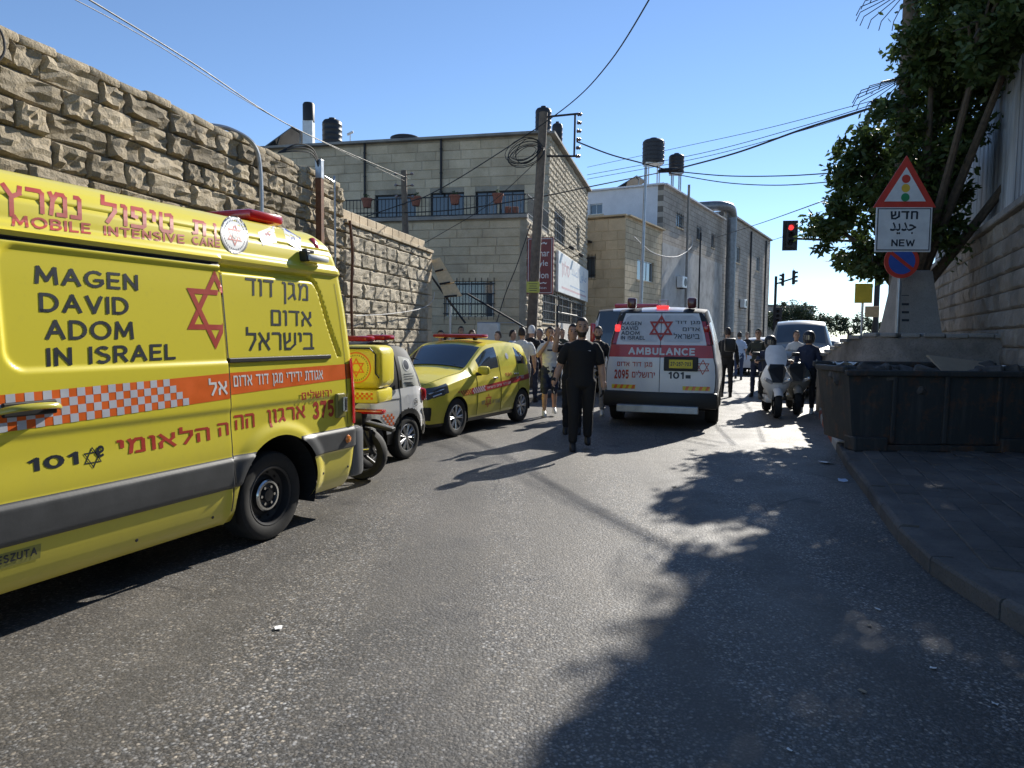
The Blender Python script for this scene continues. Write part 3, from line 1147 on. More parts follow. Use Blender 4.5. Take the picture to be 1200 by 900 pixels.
def window(parent, M4, x0, z0, x1, z1, bars=0, frame=None, depth=0.12, hbars=2, mull=1, glassm=None):
    """window on a wall face: opening box (dark reveal), panes, frame, optional iron bars; M4 maps wall face to parent"""
    frame = frame or M['galv']
    f = MB()
    th = 0.045
    for (cx, cz, sx, sz) in (((x0 + x1) / 2, z0 + th / 2, x1 - x0, th), ((x0 + x1) / 2, z1 - th / 2, x1 - x0, th),
                             (x0 + th / 2, (z0 + z1) / 2, th, z1 - z0 - 2 * th), (x1 - th / 2, (z0 + z1) / 2, th, z1 - z0 - 2 * th)):
        f.box(M4 @ Vector((cx, 0.02, cz)), (sx, 0.07, sz), M=M4.to_3x3())
    for k in range(1, mull + 1):
        f.box(M4 @ Vector((lerp(x0, x1, k / (mull + 1)), 0.03, (z0 + z1) / 2)), (0.035, 0.04, z1 - z0 - 2 * th), M=M4.to_3x3())
    wo = f.build('window', frame, parent)
    n = mull + 1
    for k in range(n):
        p = MB()
        a_, b_ = lerp(x0 + th, x1 - th, k / n), lerp(x0 + th, x1 - th, (k + 1) / n)
        p.box(M4 @ Vector(((a_ + b_) / 2, 0.035, (z0 + z1) / 2)), (b_ - a_ - 0.01, 0.012, z1 - z0 - 2 * th), M=M4.to_3x3())
        p.build('pane', glassm or M['glass_mid'], wo)
    s_ = MB()
    s_.box(M4 @ Vector(((x0 + x1) / 2, -0.05, z0 - 0.03)), (x1 - x0 + 0.16, 0.16, 0.06), M=M4.to_3x3())
    s_.build('sill', M['ashlar'], wo)
    if bars:
        b = MB()
        for k in range(bars):
            x = lerp(x0 - 0.03, x1 + 0.03, k / (bars - 1))
            b.box(M4 @ Vector((x, -0.12, (z0 + z1) / 2)), (0.02, 0.02, z1 - z0 + 0.14), M=M4.to_3x3())
        for k in range(hbars):
            z = lerp(z0 + 0.12, z1 - 0.12, k / max(1, hbars - 1))
            b.box(M4 @ Vector(((x0 + x1) / 2, -0.135, z)), (x1 - x0 + 0.14, 0.012, 0.035), M=M4.to_3x3())
        b.build('window_bars', M['iron'], wo)
    return wo


def wallbox(mb, x0, x1, z0, z1, t=0.3, M4=None, holes=(), mi=0, y=0.0):
    """a wall slab with rectangular openings, outer face on y=0"""
    M4 = M4 or Matrix()
    xs = sorted({x0, x1, *[min(max(v_, x0), x1) for h in holes for v_ in (h[0], h[2])]})
    zs = sorted({z0, z1, *[min(max(v_, z0), z1) for h in holes for v_ in (h[1], h[3])]})
    for a, b in zip(xs, xs[1:]):
        for c, d_ in zip(zs, zs[1:]):
            cx, cz = (a + b) / 2, (c + d_) / 2
            if any(h[0] < cx < h[2] and h[1] < cz < h[3] for h in holes):
                continue
            mb.box(M4 @ Vector((cx, y + t / 2, cz)), (b - a, t, d_ - c), M=M4.to_3x3())
    for h in holes:   # closed dark back so rooms are not see-through
        mb.box(M4 @ Vector(((h[0] + h[2]) / 2, y + t + 0.4, (h[1] + h[3]) / 2)), (h[2] - h[0] + 0.2, 0.05, h[3] - h[1] + 0.2), M=M4.to_3x3(), mi=1)


def tank(label, loc, r, h, group='black rooftop water tanks', stand=0.25, name='water_tank', standm=None):
    t_ = thing(name, label, 'water tank', loc, 0, group)
    m_ = MB()
    prof = [(0.0, stand), (r * 0.97, stand), (r, stand + 0.03)]
    for k in range(5):
        z = stand + h * (0.1 + 0.17 * k)
        prof += [(r, z), (r * 1.025, z + 0.015), (r * 1.025, z + 0.035), (r, z + 0.05)]
    prof += [(r, stand + h * 0.88), (r * 0.85, stand + h * 0.95), (r * 0.35, stand + h), (r * 0.33, stand + h + 0.05), (0, stand + h + 0.06)]
    m_.lathe(prof, n=20)
    m_.build('tank_body', M['black_tank'], t_, smooth=True)
    s_ = MB()
    for a in (45, 135, 225, 315):
        s_.box((r * 0.7 * math.cos(R(a)), r * 0.7 * math.sin(R(a)), stand / 2 - 0.02), (0.06, 0.06, stand + 0.03))
    s_.box((0, 0, stand - 0.03), (r * 1.6, r * 1.6, 0.04))
    s_.build('stand', standm or M['galv'], t_)
    return t_


# ------------------------------------------------------------------ building with the terrace and the shop sign
A0 = (1.26, 27.0, 0.0)
BA = thing('stone_house', 'two storey stone house with railed terrace and shop sign behind the wooden pole', 'house', A0, face_rz(103.4))
side = RZ(90)                                    # wall face looking along +x
sideM = Matrix.Translation((0, 0, 0)) @ side     # x -> +y
uh = [(-6.9, 5.45, -5.2, 7.0), (-4.6, 5.45, -3.25, 7.0), (-2.8, 5.45, -1.95, 7.0), (-1.85, 5.45, -0.9, 7.0)]
lh = [(-2.72, 2.15, -1.08, 3.38)]
sh = [(1.25, 5.25, 3.6, 6.5), (7.2, 5.6, 8.1, 6.75), (-0.9, 2.05, 1.9, 3.25), (2.5, 2.05, 6.0, 3.25), (6.4, 2.05, 10.2, 3.25)]
m = MB()
wallbox(m, -13, -0.31, 0, 9.0, 0.3, None, uh)
wallbox(m, 0, 10.9, 0, 9.0, 0.3, sideM, sh)
wallbox(m, -13, -0.3, 0, 9.0, 0.3, Matrix.Translation((-13.3, 10.9, 0)) @ RZ(180), ())
wallbox(m, -10.9, 0, 0, 9.0, 0.3, Matrix.Translation((-13, 0, 0)) @ RZ(-90), ())
m.build('wall', [M['mortar'], M['under']], BA)
m = MB()
wallbox(m, -8, -0.31, 0, 5.36, 0.3, Matrix.Translation((0, -3.67, 0)), lh)
wallbox(m, -3.67, 0.0, 0, 5.36, 0.3, sideM, [(-0.9, 2.05, 0, 3.25)])
m.build('terrace_wall', [M['mortar'], M['under']], BA)
m = MB()
m.box((-6.5, 5.5, 8.85), (12.6, 10.4, 0.2))
m.box((-4, -1.85, 5.40), (8.0, 3.80, 0.10))
m.build('roof', M['concrete'], BA)
ash = unit_meshes('stone', M['ashlar'], 8, nx=3, nz=3, prot=0.020, amp=0.007, edge=0.03)
rnd = random.Random(21)
nA = lay(BA, courses(-12.6, -0.32, 5.46, 8.9, 0.345, 0.75, 1.25, rnd, uh), ash, 0.012, rnd)
nA += lay(BA, courses(-7.0, -0.20, 1.05, 5.30, 0.285, 0.62, 1.15, rnd, lh), ash, 0.010, rnd, M4=Matrix.Translation((0, -3.67, 0)))
m = MB()
us = [stone_unit(i * 7, 3, 3, 0.045, 0.04, 0.12) for i in range(8)]
lay_joined(m, courses(-3.67, 10.9, 0.9, 5.32, 0.245, 0.38, 0.62, rnd, [(-0.95, 2.0, 10.3, 3.3)]), us, 0.012, rnd, M4=sideM)
lay_joined(m, courses(0, 10.9, 5.32, 9.0, 0.245, 0.38, 0.62, rnd, [(a - .04, b - .05, c + .04, d_ + .05) for a, b, c, d_ in sh[:2]]), us, 0.012, rnd, M4=sideM)
lay_joined(m, courses(-0.22, 0.0, 5.45, 8.98, 0.345, 0.2, 0.3, rnd), us, 0.012, rnd)
kind(m.build('stone_cladding', M['stone_far'], BA), 'stuff')
m = MB()
m.box((-6.4, -0.03, 9.03), (12.9, 0.42, 0.09))
m.box((0.03, 5.4, 9.03), (0.42, 11.0, 0.086))
m.box((-4.0, -3.70, 5.41), (8.1, 0.25, 0.11))
m.build('cornice', M['concrete'], BA)
for h in uh:
    window(BA, Matrix.Translation((0, 0.10, 0)), *h, mull=1, frame=M['iron'], glassm=M['glass'])
window(BA, Matrix.Translation((0, -3.60, 0)), *lh[0], bars=9, hbars=4, mull=1, glassm=M['glass_mid'])
for h, b in zip(sh, (7, 0, 9, 10, 10)):
    window(BA, sideM @ Matrix.Translation((0, 0.08, 0)), *h, bars=b, hbars=4)
# drying curtain and terrace railing
m = MB()
m.box((-4.92, 0.02, 6.15), (0.45, 0.03, 1.3))
m.build('curtain', M['cloth_white'], BA)
m = MB()
M4 = Matrix.Translation((0, -3.67, 0))
for zz in (5.50, 6.10):
    m.box((-4, -3.72, zz), (8.0, 0.03, 0.035))
    m.box((0.03, -1.85, zz), (0.03, 3.7, 0.035))
m.build('railing', M['iron'], BA)
bal = MB()
bal.box((0, 0, 5.78), (0.018, 0.018, 0.62))
bme = bpy.data.meshes.new('baluster')
bme.from_pydata(bal.v, [], bal.f)
bme.materials.append(M['iron'])
for i in range(62):
    link('baluster', bme, BA, (-7.98 + i * 0.13, -3.72, 0))
for i in range(26):
    link('baluster', bme, BA, (0.03, -3.6 + i * 0.14, 0))
for x in (-7.3, -4.15):
    m = MB()
    m.tube([(x, -0.09, 9.0), (x, -0.09, 6.9)], 0.045, 8)
    for z in (8.6, 7.7, 7.0):
        m.tube([(x, -0.09, z), (x, -0.09, z + 0.05)], 0.06, 8)
    m.build('drainpipe', M['iron'], BA, smooth=True)


def inA(x, y, z):
    return Matrix.Translation(A0) @ Matrix.Rotation(face_rz(103.4), 4, 'Z') @ Vector((x, y, z))


for i, (x, lab) in enumerate([(-5.45, 'terracotta pot hung on the terrace railing, leftmost by the small pole'), (-3.7, 'terracotta pot hung on the railing before the white curtain'),
                              (-2.35, 'terracotta pot hung at the middle of the terrace railing'), (-0.9, 'terracotta pot hung on the terrace railing nearest the tall wooden pole')]):
    t = thing('flower_pot', lab, 'flower pot', inA(x, -3.90, 5.93), 0, 'flower pots hung on the terrace railing')
    m = MB()
    m.lathe([(0.0, -0.12), (0.12, -0.12), (0.17, 0.12), (0.19, 0.12), (0.19, 0.18), (0.16, 0.18), (0.15, 0.14), (0, 0.14)], n=16)
    m.build('pot', M['terracotta'], t, smooth=True)
    m = MB()
    rr = random.Random(i)
    for k in range(50):
        a, b = rr.uniform(0, 6.28), rr.uniform(0.0, 0.9)
        p = Vector((math.cos(a) * 0.12 * rr.random(), math.sin(a) * 0.12 * rr.random(), 0.14 + 0.16 * rr.random()))
        u = Vector((rr.uniform(-1, 1), rr.uniform(-1, 1), rr.uniform(-.4, 1))).normalized() * 0.05
        v_ = u.orthogonal().normalized() * 0.02
        m.add([p, p + u / 2 + v_, p + u, p + u / 2 - v_], [(0, 1, 2, 3)])
    m.build('plant', M['leaf'], t)
t = thing('planter_box', 'red planter boxes standing on the terrace beside the wooden pole', 'planter', inA(-0.55, -3.45, 5.45))
for k in range(2):
    m = MB()
    m.rbox((k * 0.24 - .12, 0, 0.16), (0.22, 0.2, 0.30), 0.02)
    m.build('box', M['terracotta'], t)

# signs of the shop
t = thing('shop_sign', 'maroon hanging salon sign with white lettering behind the wooden pole', 'shop sign', inA(0.0, -3.60, 0), face_rz(103.4))
m = MB()
m.rbox((0.46, 0, 3.82), (0.86, 0.10, 1.82), 0.015)
m.build('board', M['sign_brown'], t)
m = MB()
fn = lambda x, z, k: (x, -0.054 - k * 0.0004, z)
for (a, b, c, d_) in ((0.07, 2.95, 0.085, 4.69), (0.835, 2.95, 0.85, 4.69), (0.085, 4.675, 0.835, 4.69), (0.085, 2.95, 0.835, 2.965)):
    rect(m, a, b, c, d_, fn)
lettering(m, 'Manar', (0.16, 4.12, 0.76, 4.34), fn)
lettering(m, 'Style', (0.24, 3.76, 0.72, 4.00), fn)
lettering(m, 'Salon', (0.22, 3.42, 0.74, 3.64), fn)
lettering(m, '~~~', (0.25, 3.24, 0.68, 3.30), fn)
lettering(m, '~~~', (0.25, 4.50, 0.68, 4.58), fn)
lettering(m, 'salon', (0.30, 3.08, 0.68, 3.16), fn)
m.build('lettering', M['ink_white'], t)
m = MB()
m.tube([(0.0, 0.02, 4.6), (0.5, 0.02, 4.6)], 0.02, 6)
m.tube([(0.0, 0.02, 3.05), (0.5, 0.02, 3.05)], 0.02, 6)
m.build('bracket', M['iron'], t)
t = thing('shop_sign', 'large faded white shop sign on the side of the stone house', 'shop sign', inA(0.10, 0, 0), face_rz(103.4) + R(90))
m = MB()
m.rbox((6.1, 0, 4.12), (9.0, 0.12, 1.62), 0.02)
m.build('board', M['sign_white'], t)
m = MB()
fn = lambda x, z, k: (x, -0.064 - k * 0.0004, z)
lettering(m, '\uFEA9\uFEAA\uFEBC\uFEDF\uFE8D \uFEE5\uFEEE\uFEDF\uFE8E\uFEBB', (5.0, 4.1, 9.9, 4.72), fn, 0)
lettering(m, 'סלון', (2.4, 3.95, 4.4, 4.65), fn, 1, heb=True)
rect(m, 2.4, 3.50, 9.8, 3.58, fn, 1)
rect(m, 4.6, 3.72, 9.4, 3.78, fn, 0)
m.build('lettering', [plain('faded_blue_lettering', (0.30, 0.39, 0.52), 0.6), plain('faded_red_line', (0.50, 0.34, 0.36), 0.6)], t)
for k, y in enumerate((3.0, 5.8)):
    t = thing('flood_lamp', ['small black flood lamp fixed above the near part of the white shop sign', 'small black flood lamp fixed above the far part of the white shop sign'][k], 'lamp', inA(0.05, y, 5.1), face_rz(103.4), 'flood lamps over the shop sign')
    m = MB()
    m.tube([(0, 0, 0), (0.3, 0, 0.10)], 0.018, 6)
    m.build('arm', M['iron'], t)
    m = MB()
    m.rbox((0.40, 0, 0.08), (0.22, 0.26, 0.14), 0.02, M=Matrix.Rotation(R(30), 3, 'Y'))
    m.build('lamp_head', M['black'], t)

# low white screen wall under the barred windows, cabinet before the terrace wall
t = thing('screen_wall', 'stained whitish sheet wall below the barred shop windows', 'wall', inA(1.0, -3.4, 0), face_rz(13.4))
m = MB()
m.box((5.5, 0, 1.0), (11.0, 0.08, 2.0))
m.build('sheet_panel', M['render_grey'], t)
m = MB()
m.tube([(-0.05, -0.02, 0), (-0.05, -0.02, 2.55)], 0.03, 8)
m.tube([(0, 0, 2.35), (4.5, 0, 2.35)], 0.02, 6)
for k in range(20):
    m.tube([(0.2 + k * 0.22, 0, 2.0), (0.2 + k * 0.22, 0, 2.35)], 0.009, 5)
m.build('rail', M['iron'], t)
t = thing('utility_cabinet', 'white metal cabinet in a pipe frame before the stone house', 'cabinet', (-0.72, 21.6, 0), face_rz(100))
m = MB()
m.rbox((0, 0, 1.62), (0.62, 0.4, 0.62), 0.02)
m.build('cabinet_body', M['sign_white'], t)
m = MB()
for x in (-0.34, 0.34, 0.95):
    m.tube([(x, 0, 0), (x, 0, 1.96)], 0.016, 6)
m.tube([(-0.34, 0, 1.95), (0.95, 0, 1.95)], 0.016, 6)
m.build('frame', M['galv'], t)
tubething('metal_post', 'thin white post standing before the barred window', 'post', [(-1.72, 19.6, 0), (-1.70, 19.6, 2.35)], 0.03, M['sign_white'])

# things on its roof
RT = 9.0
tank('squat black water tank at the middle of the terrace house roof', inA(-6.2, 1.4, RT), 0.60, 0.55, stand=0.05)
tank('tall black water tank beside a white flue at the left roof end', inA(-9.35, 1.2, RT), 0.40, 1.25, stand=0.15)
tank('small black water tank right above the wooden pole on the house corner', inA(-0.32, 0.55, RT), 0.30, 1.0, stand=0.12)
tank('narrow black water tank at the roof edge just right of the wooden pole', inA(-0.25, 3.2, RT), 0.22, 1.15, stand=0.15)
t = thing('flue', 'white rooftop flue with a black cowl at the left roof end', 'chimney', inA(-10.25, 0.9, RT))
m = MB()
m.box((0, 0, 0.62), (0.40, 0.40, 1.30))
m.box((0, 0, 0.05), (0.8, 0.8, 0.16))
m.build('stack', M['sign_white'], t)
m = MB()
m.lathe([(0.24, 1.27), (0.24, 1.95), (0.20, 2.02), (0, 2.04)], n=16)
m.build('cowl', M['black'], t, smooth=True)
t = thing('solar_panel', 'dark tilted solar panel beside the white flue', 'solar panel', inA(-11.4, 1.0, RT), face_rz(103.4))
m = MB()
m.prism([(-0.9, 0.0), (0.75, 0.95), (0.75, 0.90), (-0.9, -0.05)], -0.7, 1.2)
m.build('panel', M['glass'], t)
m = MB()
m.tube([(0.7, 0, 0), (0.7, 0, 0.9)], 0.03, 6)
m.tube([(0.7, 0, 0), (-0.5, 0, 0.2)], 0.03, 6)
m.build('frame', M['galv'], t)
t = thing('antenna', 'small white antenna on the terrace house roof', 'antenna', inA(-8.15, 0.4, RT))
m = MB()
m.tube([(0, 0, 0), (0, 0, 0.62)], 0.02, 6)
m.tube([(-0.12, 0, 0.5), (0.12, 0, 0.62)], 0.05, 8)
m.build('mast', M['sign_white'], t)

# ------------------------------------------------------------------ second block: beige house, white upper storey and the far stone house
_before_b = set(bpy.data.objects)
B0 = (4.95, 32.0, 0.0)
BB = thing('beige_house', 'beige two storey block house with white upper house behind it', 'house', B0, face_rz(119.7))
bw = [(1.54, 4.2, 3.85, 5.15)]
m = MB()
wallbox(m, -4.2, -0.3, 0, 6.87, 0.3, None, [(-2.35, 4.2, -1.45, 5.2)])
m.build('wall', [M['ashlar_warm'], M['under']], BB)
ashw = unit_meshes('stone', M['ashlar_warm'], 4, nx=3, nz=3, prot=0.02, amp=0.004, edge=0.03)
o = MB()
wallbox(o, 0, 5.1, 0, 6.87, 0.3, None, bw)
o.build('side_wall', [M['brick_beige'], M['under']], BB, rot=(0, 0, R(90)))
lay(BB, courses(-4.2, 0.0, 1.2, 6.8, 0.42, 0.55, 0.8, rnd, [(-2.35, 4.2, -1.45, 5.2)]), ashw, 0.01, rnd)
window(BB, Matrix.Translation((0, 0.08, 0)), -2.35, 4.2, -1.45, 5.2, bars=7)
window(BB, sideM @ Matrix.Translation((0, 0.08, 0)), *bw[0], mull=2, glassm=M['glass'])
m = MB()
m.box((-2.1, 2.5, 6.80), (4.1, 5.0, 0.16))
m.build('roof', M['concrete'], BB)
m = MB()
m.box((-2.1, -0.02, 6.90), (4.3, 0.3, 0.07))
m.box((0.02, 2.6, 6.90), (0.3, 5.0, 0.066))
m.build('parapet', M['ashlar_warm'], BB)
m = MB()
for k in range(12):
    m.tube([(-2.5 + k * 0.075, -0.55, 5.85), (-2.5 + k * 0.075, -0.55, 6.75)], 0.012, 5)
m.tube([(-2.6, -0.55, 6.75), (-1.6, -0.55, 6.75)], 0.02, 6)
m.box((-2.1, -0.28, 5.8), (1.0, 0.58, 0.09))
m.tube([(-2.1, -0.4, 5.75), (-1.9, 0, 5.0)], 0.03, 6)
m.build('balcony', M['iron'], BB)


def inB(x, y, z):
    return Matrix.Translation(B0) @ Matrix.Rotation(face_rz(119.7), 4, 'Z') @ Vector((x, y, z))


BW = thing('white_house', 'white rendered upper house with two black tanks on its roof', 'house', inB(0, 5.12, 0), face_rz(119.7))
m = MB()
wallbox(m, -7.0, -0.3, 0, 9.15, 0.3, None, [(-4.0, 7.95, -3.28, 8.5)])
m.build('wall', [M['render_white'], M['under']], BW)
ww = [(2.25, 7.4, 3.4, 8.1), (6.2, 7.2, 7.1, 7.95), (9.5, 7.1, 10.2, 7.9)]
m = MB()
wallbox(m, 0, 12.4, 6.3, 9.15, 0.3, None, ww)
m.build('side_wall', [M['brick_grey'], M['under']], BW, rot=(0, 0, R(90)))
m = MB()
wallbox(m, 0, 12.4, 0, 6.3, 0.31, None, [(5.0, 2.0, 6.0, 3.0)], y=-0.01)
m.build('lower_side_wall', [M['render_grey'], M['under']], BW, rot=(0, 0, R(90)))
window(BW, Matrix.Translation((0, 0.08, 0)), -4.0, 7.95, -3.28, 8.5)
for h in ww:
    window(BW, sideM @ Matrix.Translation((0, 0.08, 0)), *h, bars=4, glassm=M['glass'])
m = MB()
m.box((-3.5, 6.2, 9.05), (6.9, 12.2, 0.18))
m.build('roof', M['concrete'], BW)
m = MB()
m.box((-3.5, -0.01, 9.19), (7.1, 0.34, 0.08))
m.box((0.01, 6.2, 9.19), (0.34, 12.4, 0.076))
m.build('parapet', M['render_white'], BW)
m = MB()


def acunit(label, loc, rz):
    t_ = thing('air_conditioner', label, 'air conditioner', loc, rz)
    m_ = MB()
    m_.rbox((0, -0.2, 0), (0.85, 0.32, 0.60), 0.02)
    m_.build('case', M['sign_white'], t_)
    m_ = MB()
    m_.lathe([(0.0, 0), (0.22, 0), (0.22, 0.015), (0.0, 0.015)], Matrix.Translation((0.12, -0.362, 0)) @ Matrix.Rotation(R(90), 4, 'X'), n=18)
    m_.build('fan_grille', M['iron'], t_)
    m_ = MB()
    m_.box((-0.25, -0.18, -0.33), (0.04, 0.36, 0.04))
    m_.box((0.25, -0.18, -0.33), (0.04, 0.36, 0.04))
    m_.build('bracket', M['iron'], t_)


acunit('air conditioner hung low on the grey rendered wall', inB(0.0, 8.0, 4.5), face_rz(29.7))
acunit('air conditioner on the far stone house wall', inB(0.05, 23.2, 4.0), face_rz(29.7))

# rooftop of the white house
t0 = tank('big black water tank on a white brick stand, taller one of the pair', inB(-0.95, 6.2, 9.15), 0.56, 1.25, group=None, stand=1.35, standm=M['sign_white'])
t1 = tank('smaller black water tank on a grey stand, right one of the pair', inB(-0.15, 7.6, 9.15), 0.40, 1.0, group=None, stand=1.05)
t = thing('solar_panel', 'dark solar collector tilted beside the black water tanks', 'solar panel', inB(-2.2, 5.9, 9.15), face_rz(119.7))
m = MB()
m.prism([(-0.7, 0.0), (0.7, 0.65), (0.7, 0.60), (-0.7, -0.05)], -0.6, 0.9)
m.build('panel', M['glass'], t)
m = MB()
m.tube([(0.6, 0, 0), (0.6, 0, 0.6)], 0.03, 6)
m.build('frame', M['galv'], t)
M['duct'] = plain('dulled_duct_metal', (0.20, 0.21, 0.22), 0.45, 0.6, var=0.3)
# the big bent duct
t = thing('exhaust_duct', 'large shiny metal duct bent over the roof and down the wall', 'duct', inB(0, 0, 0), face_rz(119.7))
m = MB()
dp = catmull([(-1.0, 15.4, 9.75), (0.15, 15.6, 9.75), (0.62, 16.4, 9.72), (0.66, 17.0, 9.35), (0.66, 17.05, 8.6), (0.66, 17.05, 5.0), (0.66, 17.05, 1.9)], 6)
m.tube(dp, 0.31, 14)
m.build('duct', M['duct'], t, smooth=True)
for z in (8.3, 6.6, 4.9, 3.2):
    m = MB()
    m.tube([(0.66, 17.05, z), (0.66, 17.05, z + 0.07)], 0.335, 14)
    m.build('band', M['duct'], t)
# thin poles and pipes on the white house
tubething('wall_pole', 'thin pole rising from the weathered wall past the white house roof', 'pole', [inB(0.25, 8.6, 0), inB(0.28, 8.55, 9.75)], 0.07, M['concrete'])
tubething('wall_pole', 'thin dark pipe running down the weathered wall by the small windows', 'pipe', [inB(0.15, 11.6, 1.0), inB(0.15, 11.6, 7.6)], 0.05, M['iron'])
tubething('wall_cable', 'white cable sagging across the front of the beige and white houses', 'cable',
          catmull([inB(0.2, 0.5, 6.0), inB(0.25, 3.0, 5.55), inB(0.3, 6.5, 5.7), inB(0.3, 9.2, 6.5), inB(0.2, 9.6, 7.2)], 6), 0.025, M['cable_pale'])
t = thing('steel_pole', 'slim tall grey steel pole standing before the beige house', 'pole', at(749, 392, 30.0).xy.to_3d())
m = MB()
m.tube([(0, 0, 0), (0.12, 0, 8.6)], [0.09, 0.055], 10)
m.build('pole', M['galv'], t, smooth=True)
BS = thing('stone_house', 'darker far stone house at the end of the row, with arched windows', 'house', inB(0, 17.55, 0), face_rz(119.7))
fw = [(3.9, 6.8, 5.1, 7.95), (10.9, 6.8, 12.2, 7.95)]
m = MB()
wallbox(m, 0, 16.5, 0, 9.75, 0.3, None, fw + [(2.8, 0.9, 3.9, 2.9), (8.5, 0.9, 9.6, 2.9)])
m.build('side_wall', [M['brick_grey'], M['under']], BS, rot=(0, 0, R(90)))
m = MB()
wallbox(m, -7.0, -0.3, 0, 9.75, 0.3, None, ())
wallbox(m, -7.0, -0.3, 0, 9.75, 0.3, Matrix.Translation((-7, 16.5, 0)) @ RZ(180), ())
m.build('wall', [M['render_grey'], M['under']], BS)
m = MB()
m.box((-3.5, 8.2, 9.65), (6.8, 16.2, 0.18))
m.box((0.0, 8.25, 9.80), (0.36, 16.6, 0.12))
m.build('roof', M['concrete'], BS)
for h in fw:
    window(BS, sideM @ Matrix.Translation((0, 0.08, 0)), *h, mull=1, glassm=M['glass'])
for x in (1.2, 8.3, 14.2):
    m = MB()
    m.tube([(0.1, x, 0.5), (0.1, x, 9.5)], 0.07, 8)
    m.build('drainpipe', M['iron'], BS, smooth=True)

# this row of houses stands clear behind the terrace house: move it back, keeping proportions
KB = 1.22
for o in set(bpy.data.objects) - _before_b:
    if o.parent is None and not o.name.startswith('steel_pole'):
        o.location = Vector((0, 0, CZ)) + (Vector(o.location) - Vector((0, 0, CZ))) * KB
        o.scale = (KB, KB, KB)

# houses that close the view behind the fence of the far junction
for (x, y, sx, sy, sz, lab, mt) in ((32, 95, 12, 8, 5.5, 'low pale house far behind the traffic lights', 'render_grey'),):
    t = thing('far_house', lab, 'house', (x, y, 0), R(20))
    m = MB()
    wallbox(m, -sx / 2, sx / 2, 0, sz, 0.3, Matrix.Translation((0, -sy / 2, 0)), [(-3, 2.5, -1.5, 4), (1.5, 2.5, 3, 4)])
    wallbox(m, -sy / 2, sy / 2 - .3, 0, sz, 0.3, Matrix.Translation((-sx / 2, 0, 0)) @ RZ(-90), ())
    m.build('wall', [M[mt], M['under']], t)
    m = MB()
    m.box((0, 0, sz + 0.1), (sx + 0.4, sy + 0.4, 0.2))
    m.build('roof', M['concrete'], t)
    for a in (-3, 1.5):
        window(t, Matrix.Translation((0, -sy / 2 + 0.08, 0)), a, 2.5, a + 1.5, 4)

# ------------------------------------------------------------------ right retaining wall and its corrugated fence
R0 = (11.62, 20.0, 0.0)
RW = thing('retaining_wall', 'grey stone retaining wall along the right side under the metal fence', 'stone wall', R0, face_rz(204.3))
rw_m = stone('greyed_retaining_stone', (0.30, 0.27, 0.23), (0.42, 0.38, 0.32), 0.7, 0.7, 0.25, 4, 60)
rws = unit_meshes('stone', rw_m, 10, nx=4, nz=3, prot=0.035, amp=0.035, edge=0.07)
rnd = random.Random(31)
lay(RW, courses(-0.9, 12.3, 1.2, 3.48, 0.285, 0.42, 0.85, rnd), rws, 0.014, rnd)
m = MB()
ur = [stone_unit(i * 11, 3, 3, 0.035, 0.03, 0.08) for i in range(6)]
lay_joined(m, courses(12.3, 24, 0, 3.48, 0.285, 0.42, 0.85, rnd), ur, 0.014, rnd)
lay_joined(m, courses(-0.9, 12.3, 0.06, 1.2, 0.285, 0.42, 0.85, rnd), ur, 0.014, rnd)
kind(m.build('stones_beside', rw_m, RW), 'stuff')
m = MB()
m.box((11.5, 0.33, 1.7), (24.9, 0.6, 3.52))
m.build('backing', M['mortar'], RW)
for i in range(25):
    m = MB()
    m.rbox((-0.45 + i * 1.0, 0.2, 3.55), (0.985, 0.62, 0.12), 0.015, seg=1)
    m.build('coping_slab', M['concrete'], RW)
CF = thing('metal_fence', 'weathered corrugated sheet fence standing on the retaining wall', 'fence', R0, face_rz(204.3))
per, dep = 0.15, 0.032
rnd = random.Random(8)
for i in range(29):
    w_ = 0.86
    x0 = -0.9 + i * 0.84
    n = 24
    top = 6.10 + rnd.uniform(-0.07, 0.07)
    vs = []
    for k in range(n + 1):
        x = x0 + w_ * k / n
        ph = (x / per) % 1.0
        y = dep * (0 if ph < 0.32 else (ph - 0.32) / 0.18 if ph < 0.5 else 1 if ph < 0.82 else 1 - (ph - 0.82) / 0.18)
        for yy in (0.12 + y, 0.1215 + y):
            vs += [(x, yy - (i % 2) * 0.003, 3.60), (x, yy - (i % 2) * 0.003, top)]
    fs = []
    for k in range(n):
        b = 4 * k
        fs += [(b, b + 4, b + 5, b + 1), (b + 2, b + 3, b + 7, b + 6), (b + 1, b + 5, b + 7, b + 3), (b, b + 2, b + 6, b + 4)]
    fs += [(0, 1, 3, 2), (4 * n, 4 * n + 2, 4 * n + 3, 4 * n + 1)]
    m = MB()
    m.add(vs, fs)
    m.build('metal_sheet', M['sheet'], CF)
for i in range(9):
    m = MB()
    m.box((-0.7 + i * 3.0, 0.22, 4.85), (0.07, 0.07, 2.5))
    m.build('fence_post', M['galv'], CF)
m = MB()
for z in (4.1, 5.7):
    m.box((11.2, 0.185, z), (24.2, 0.035, 0.06))
m.build('rail', M['galv'], CF)

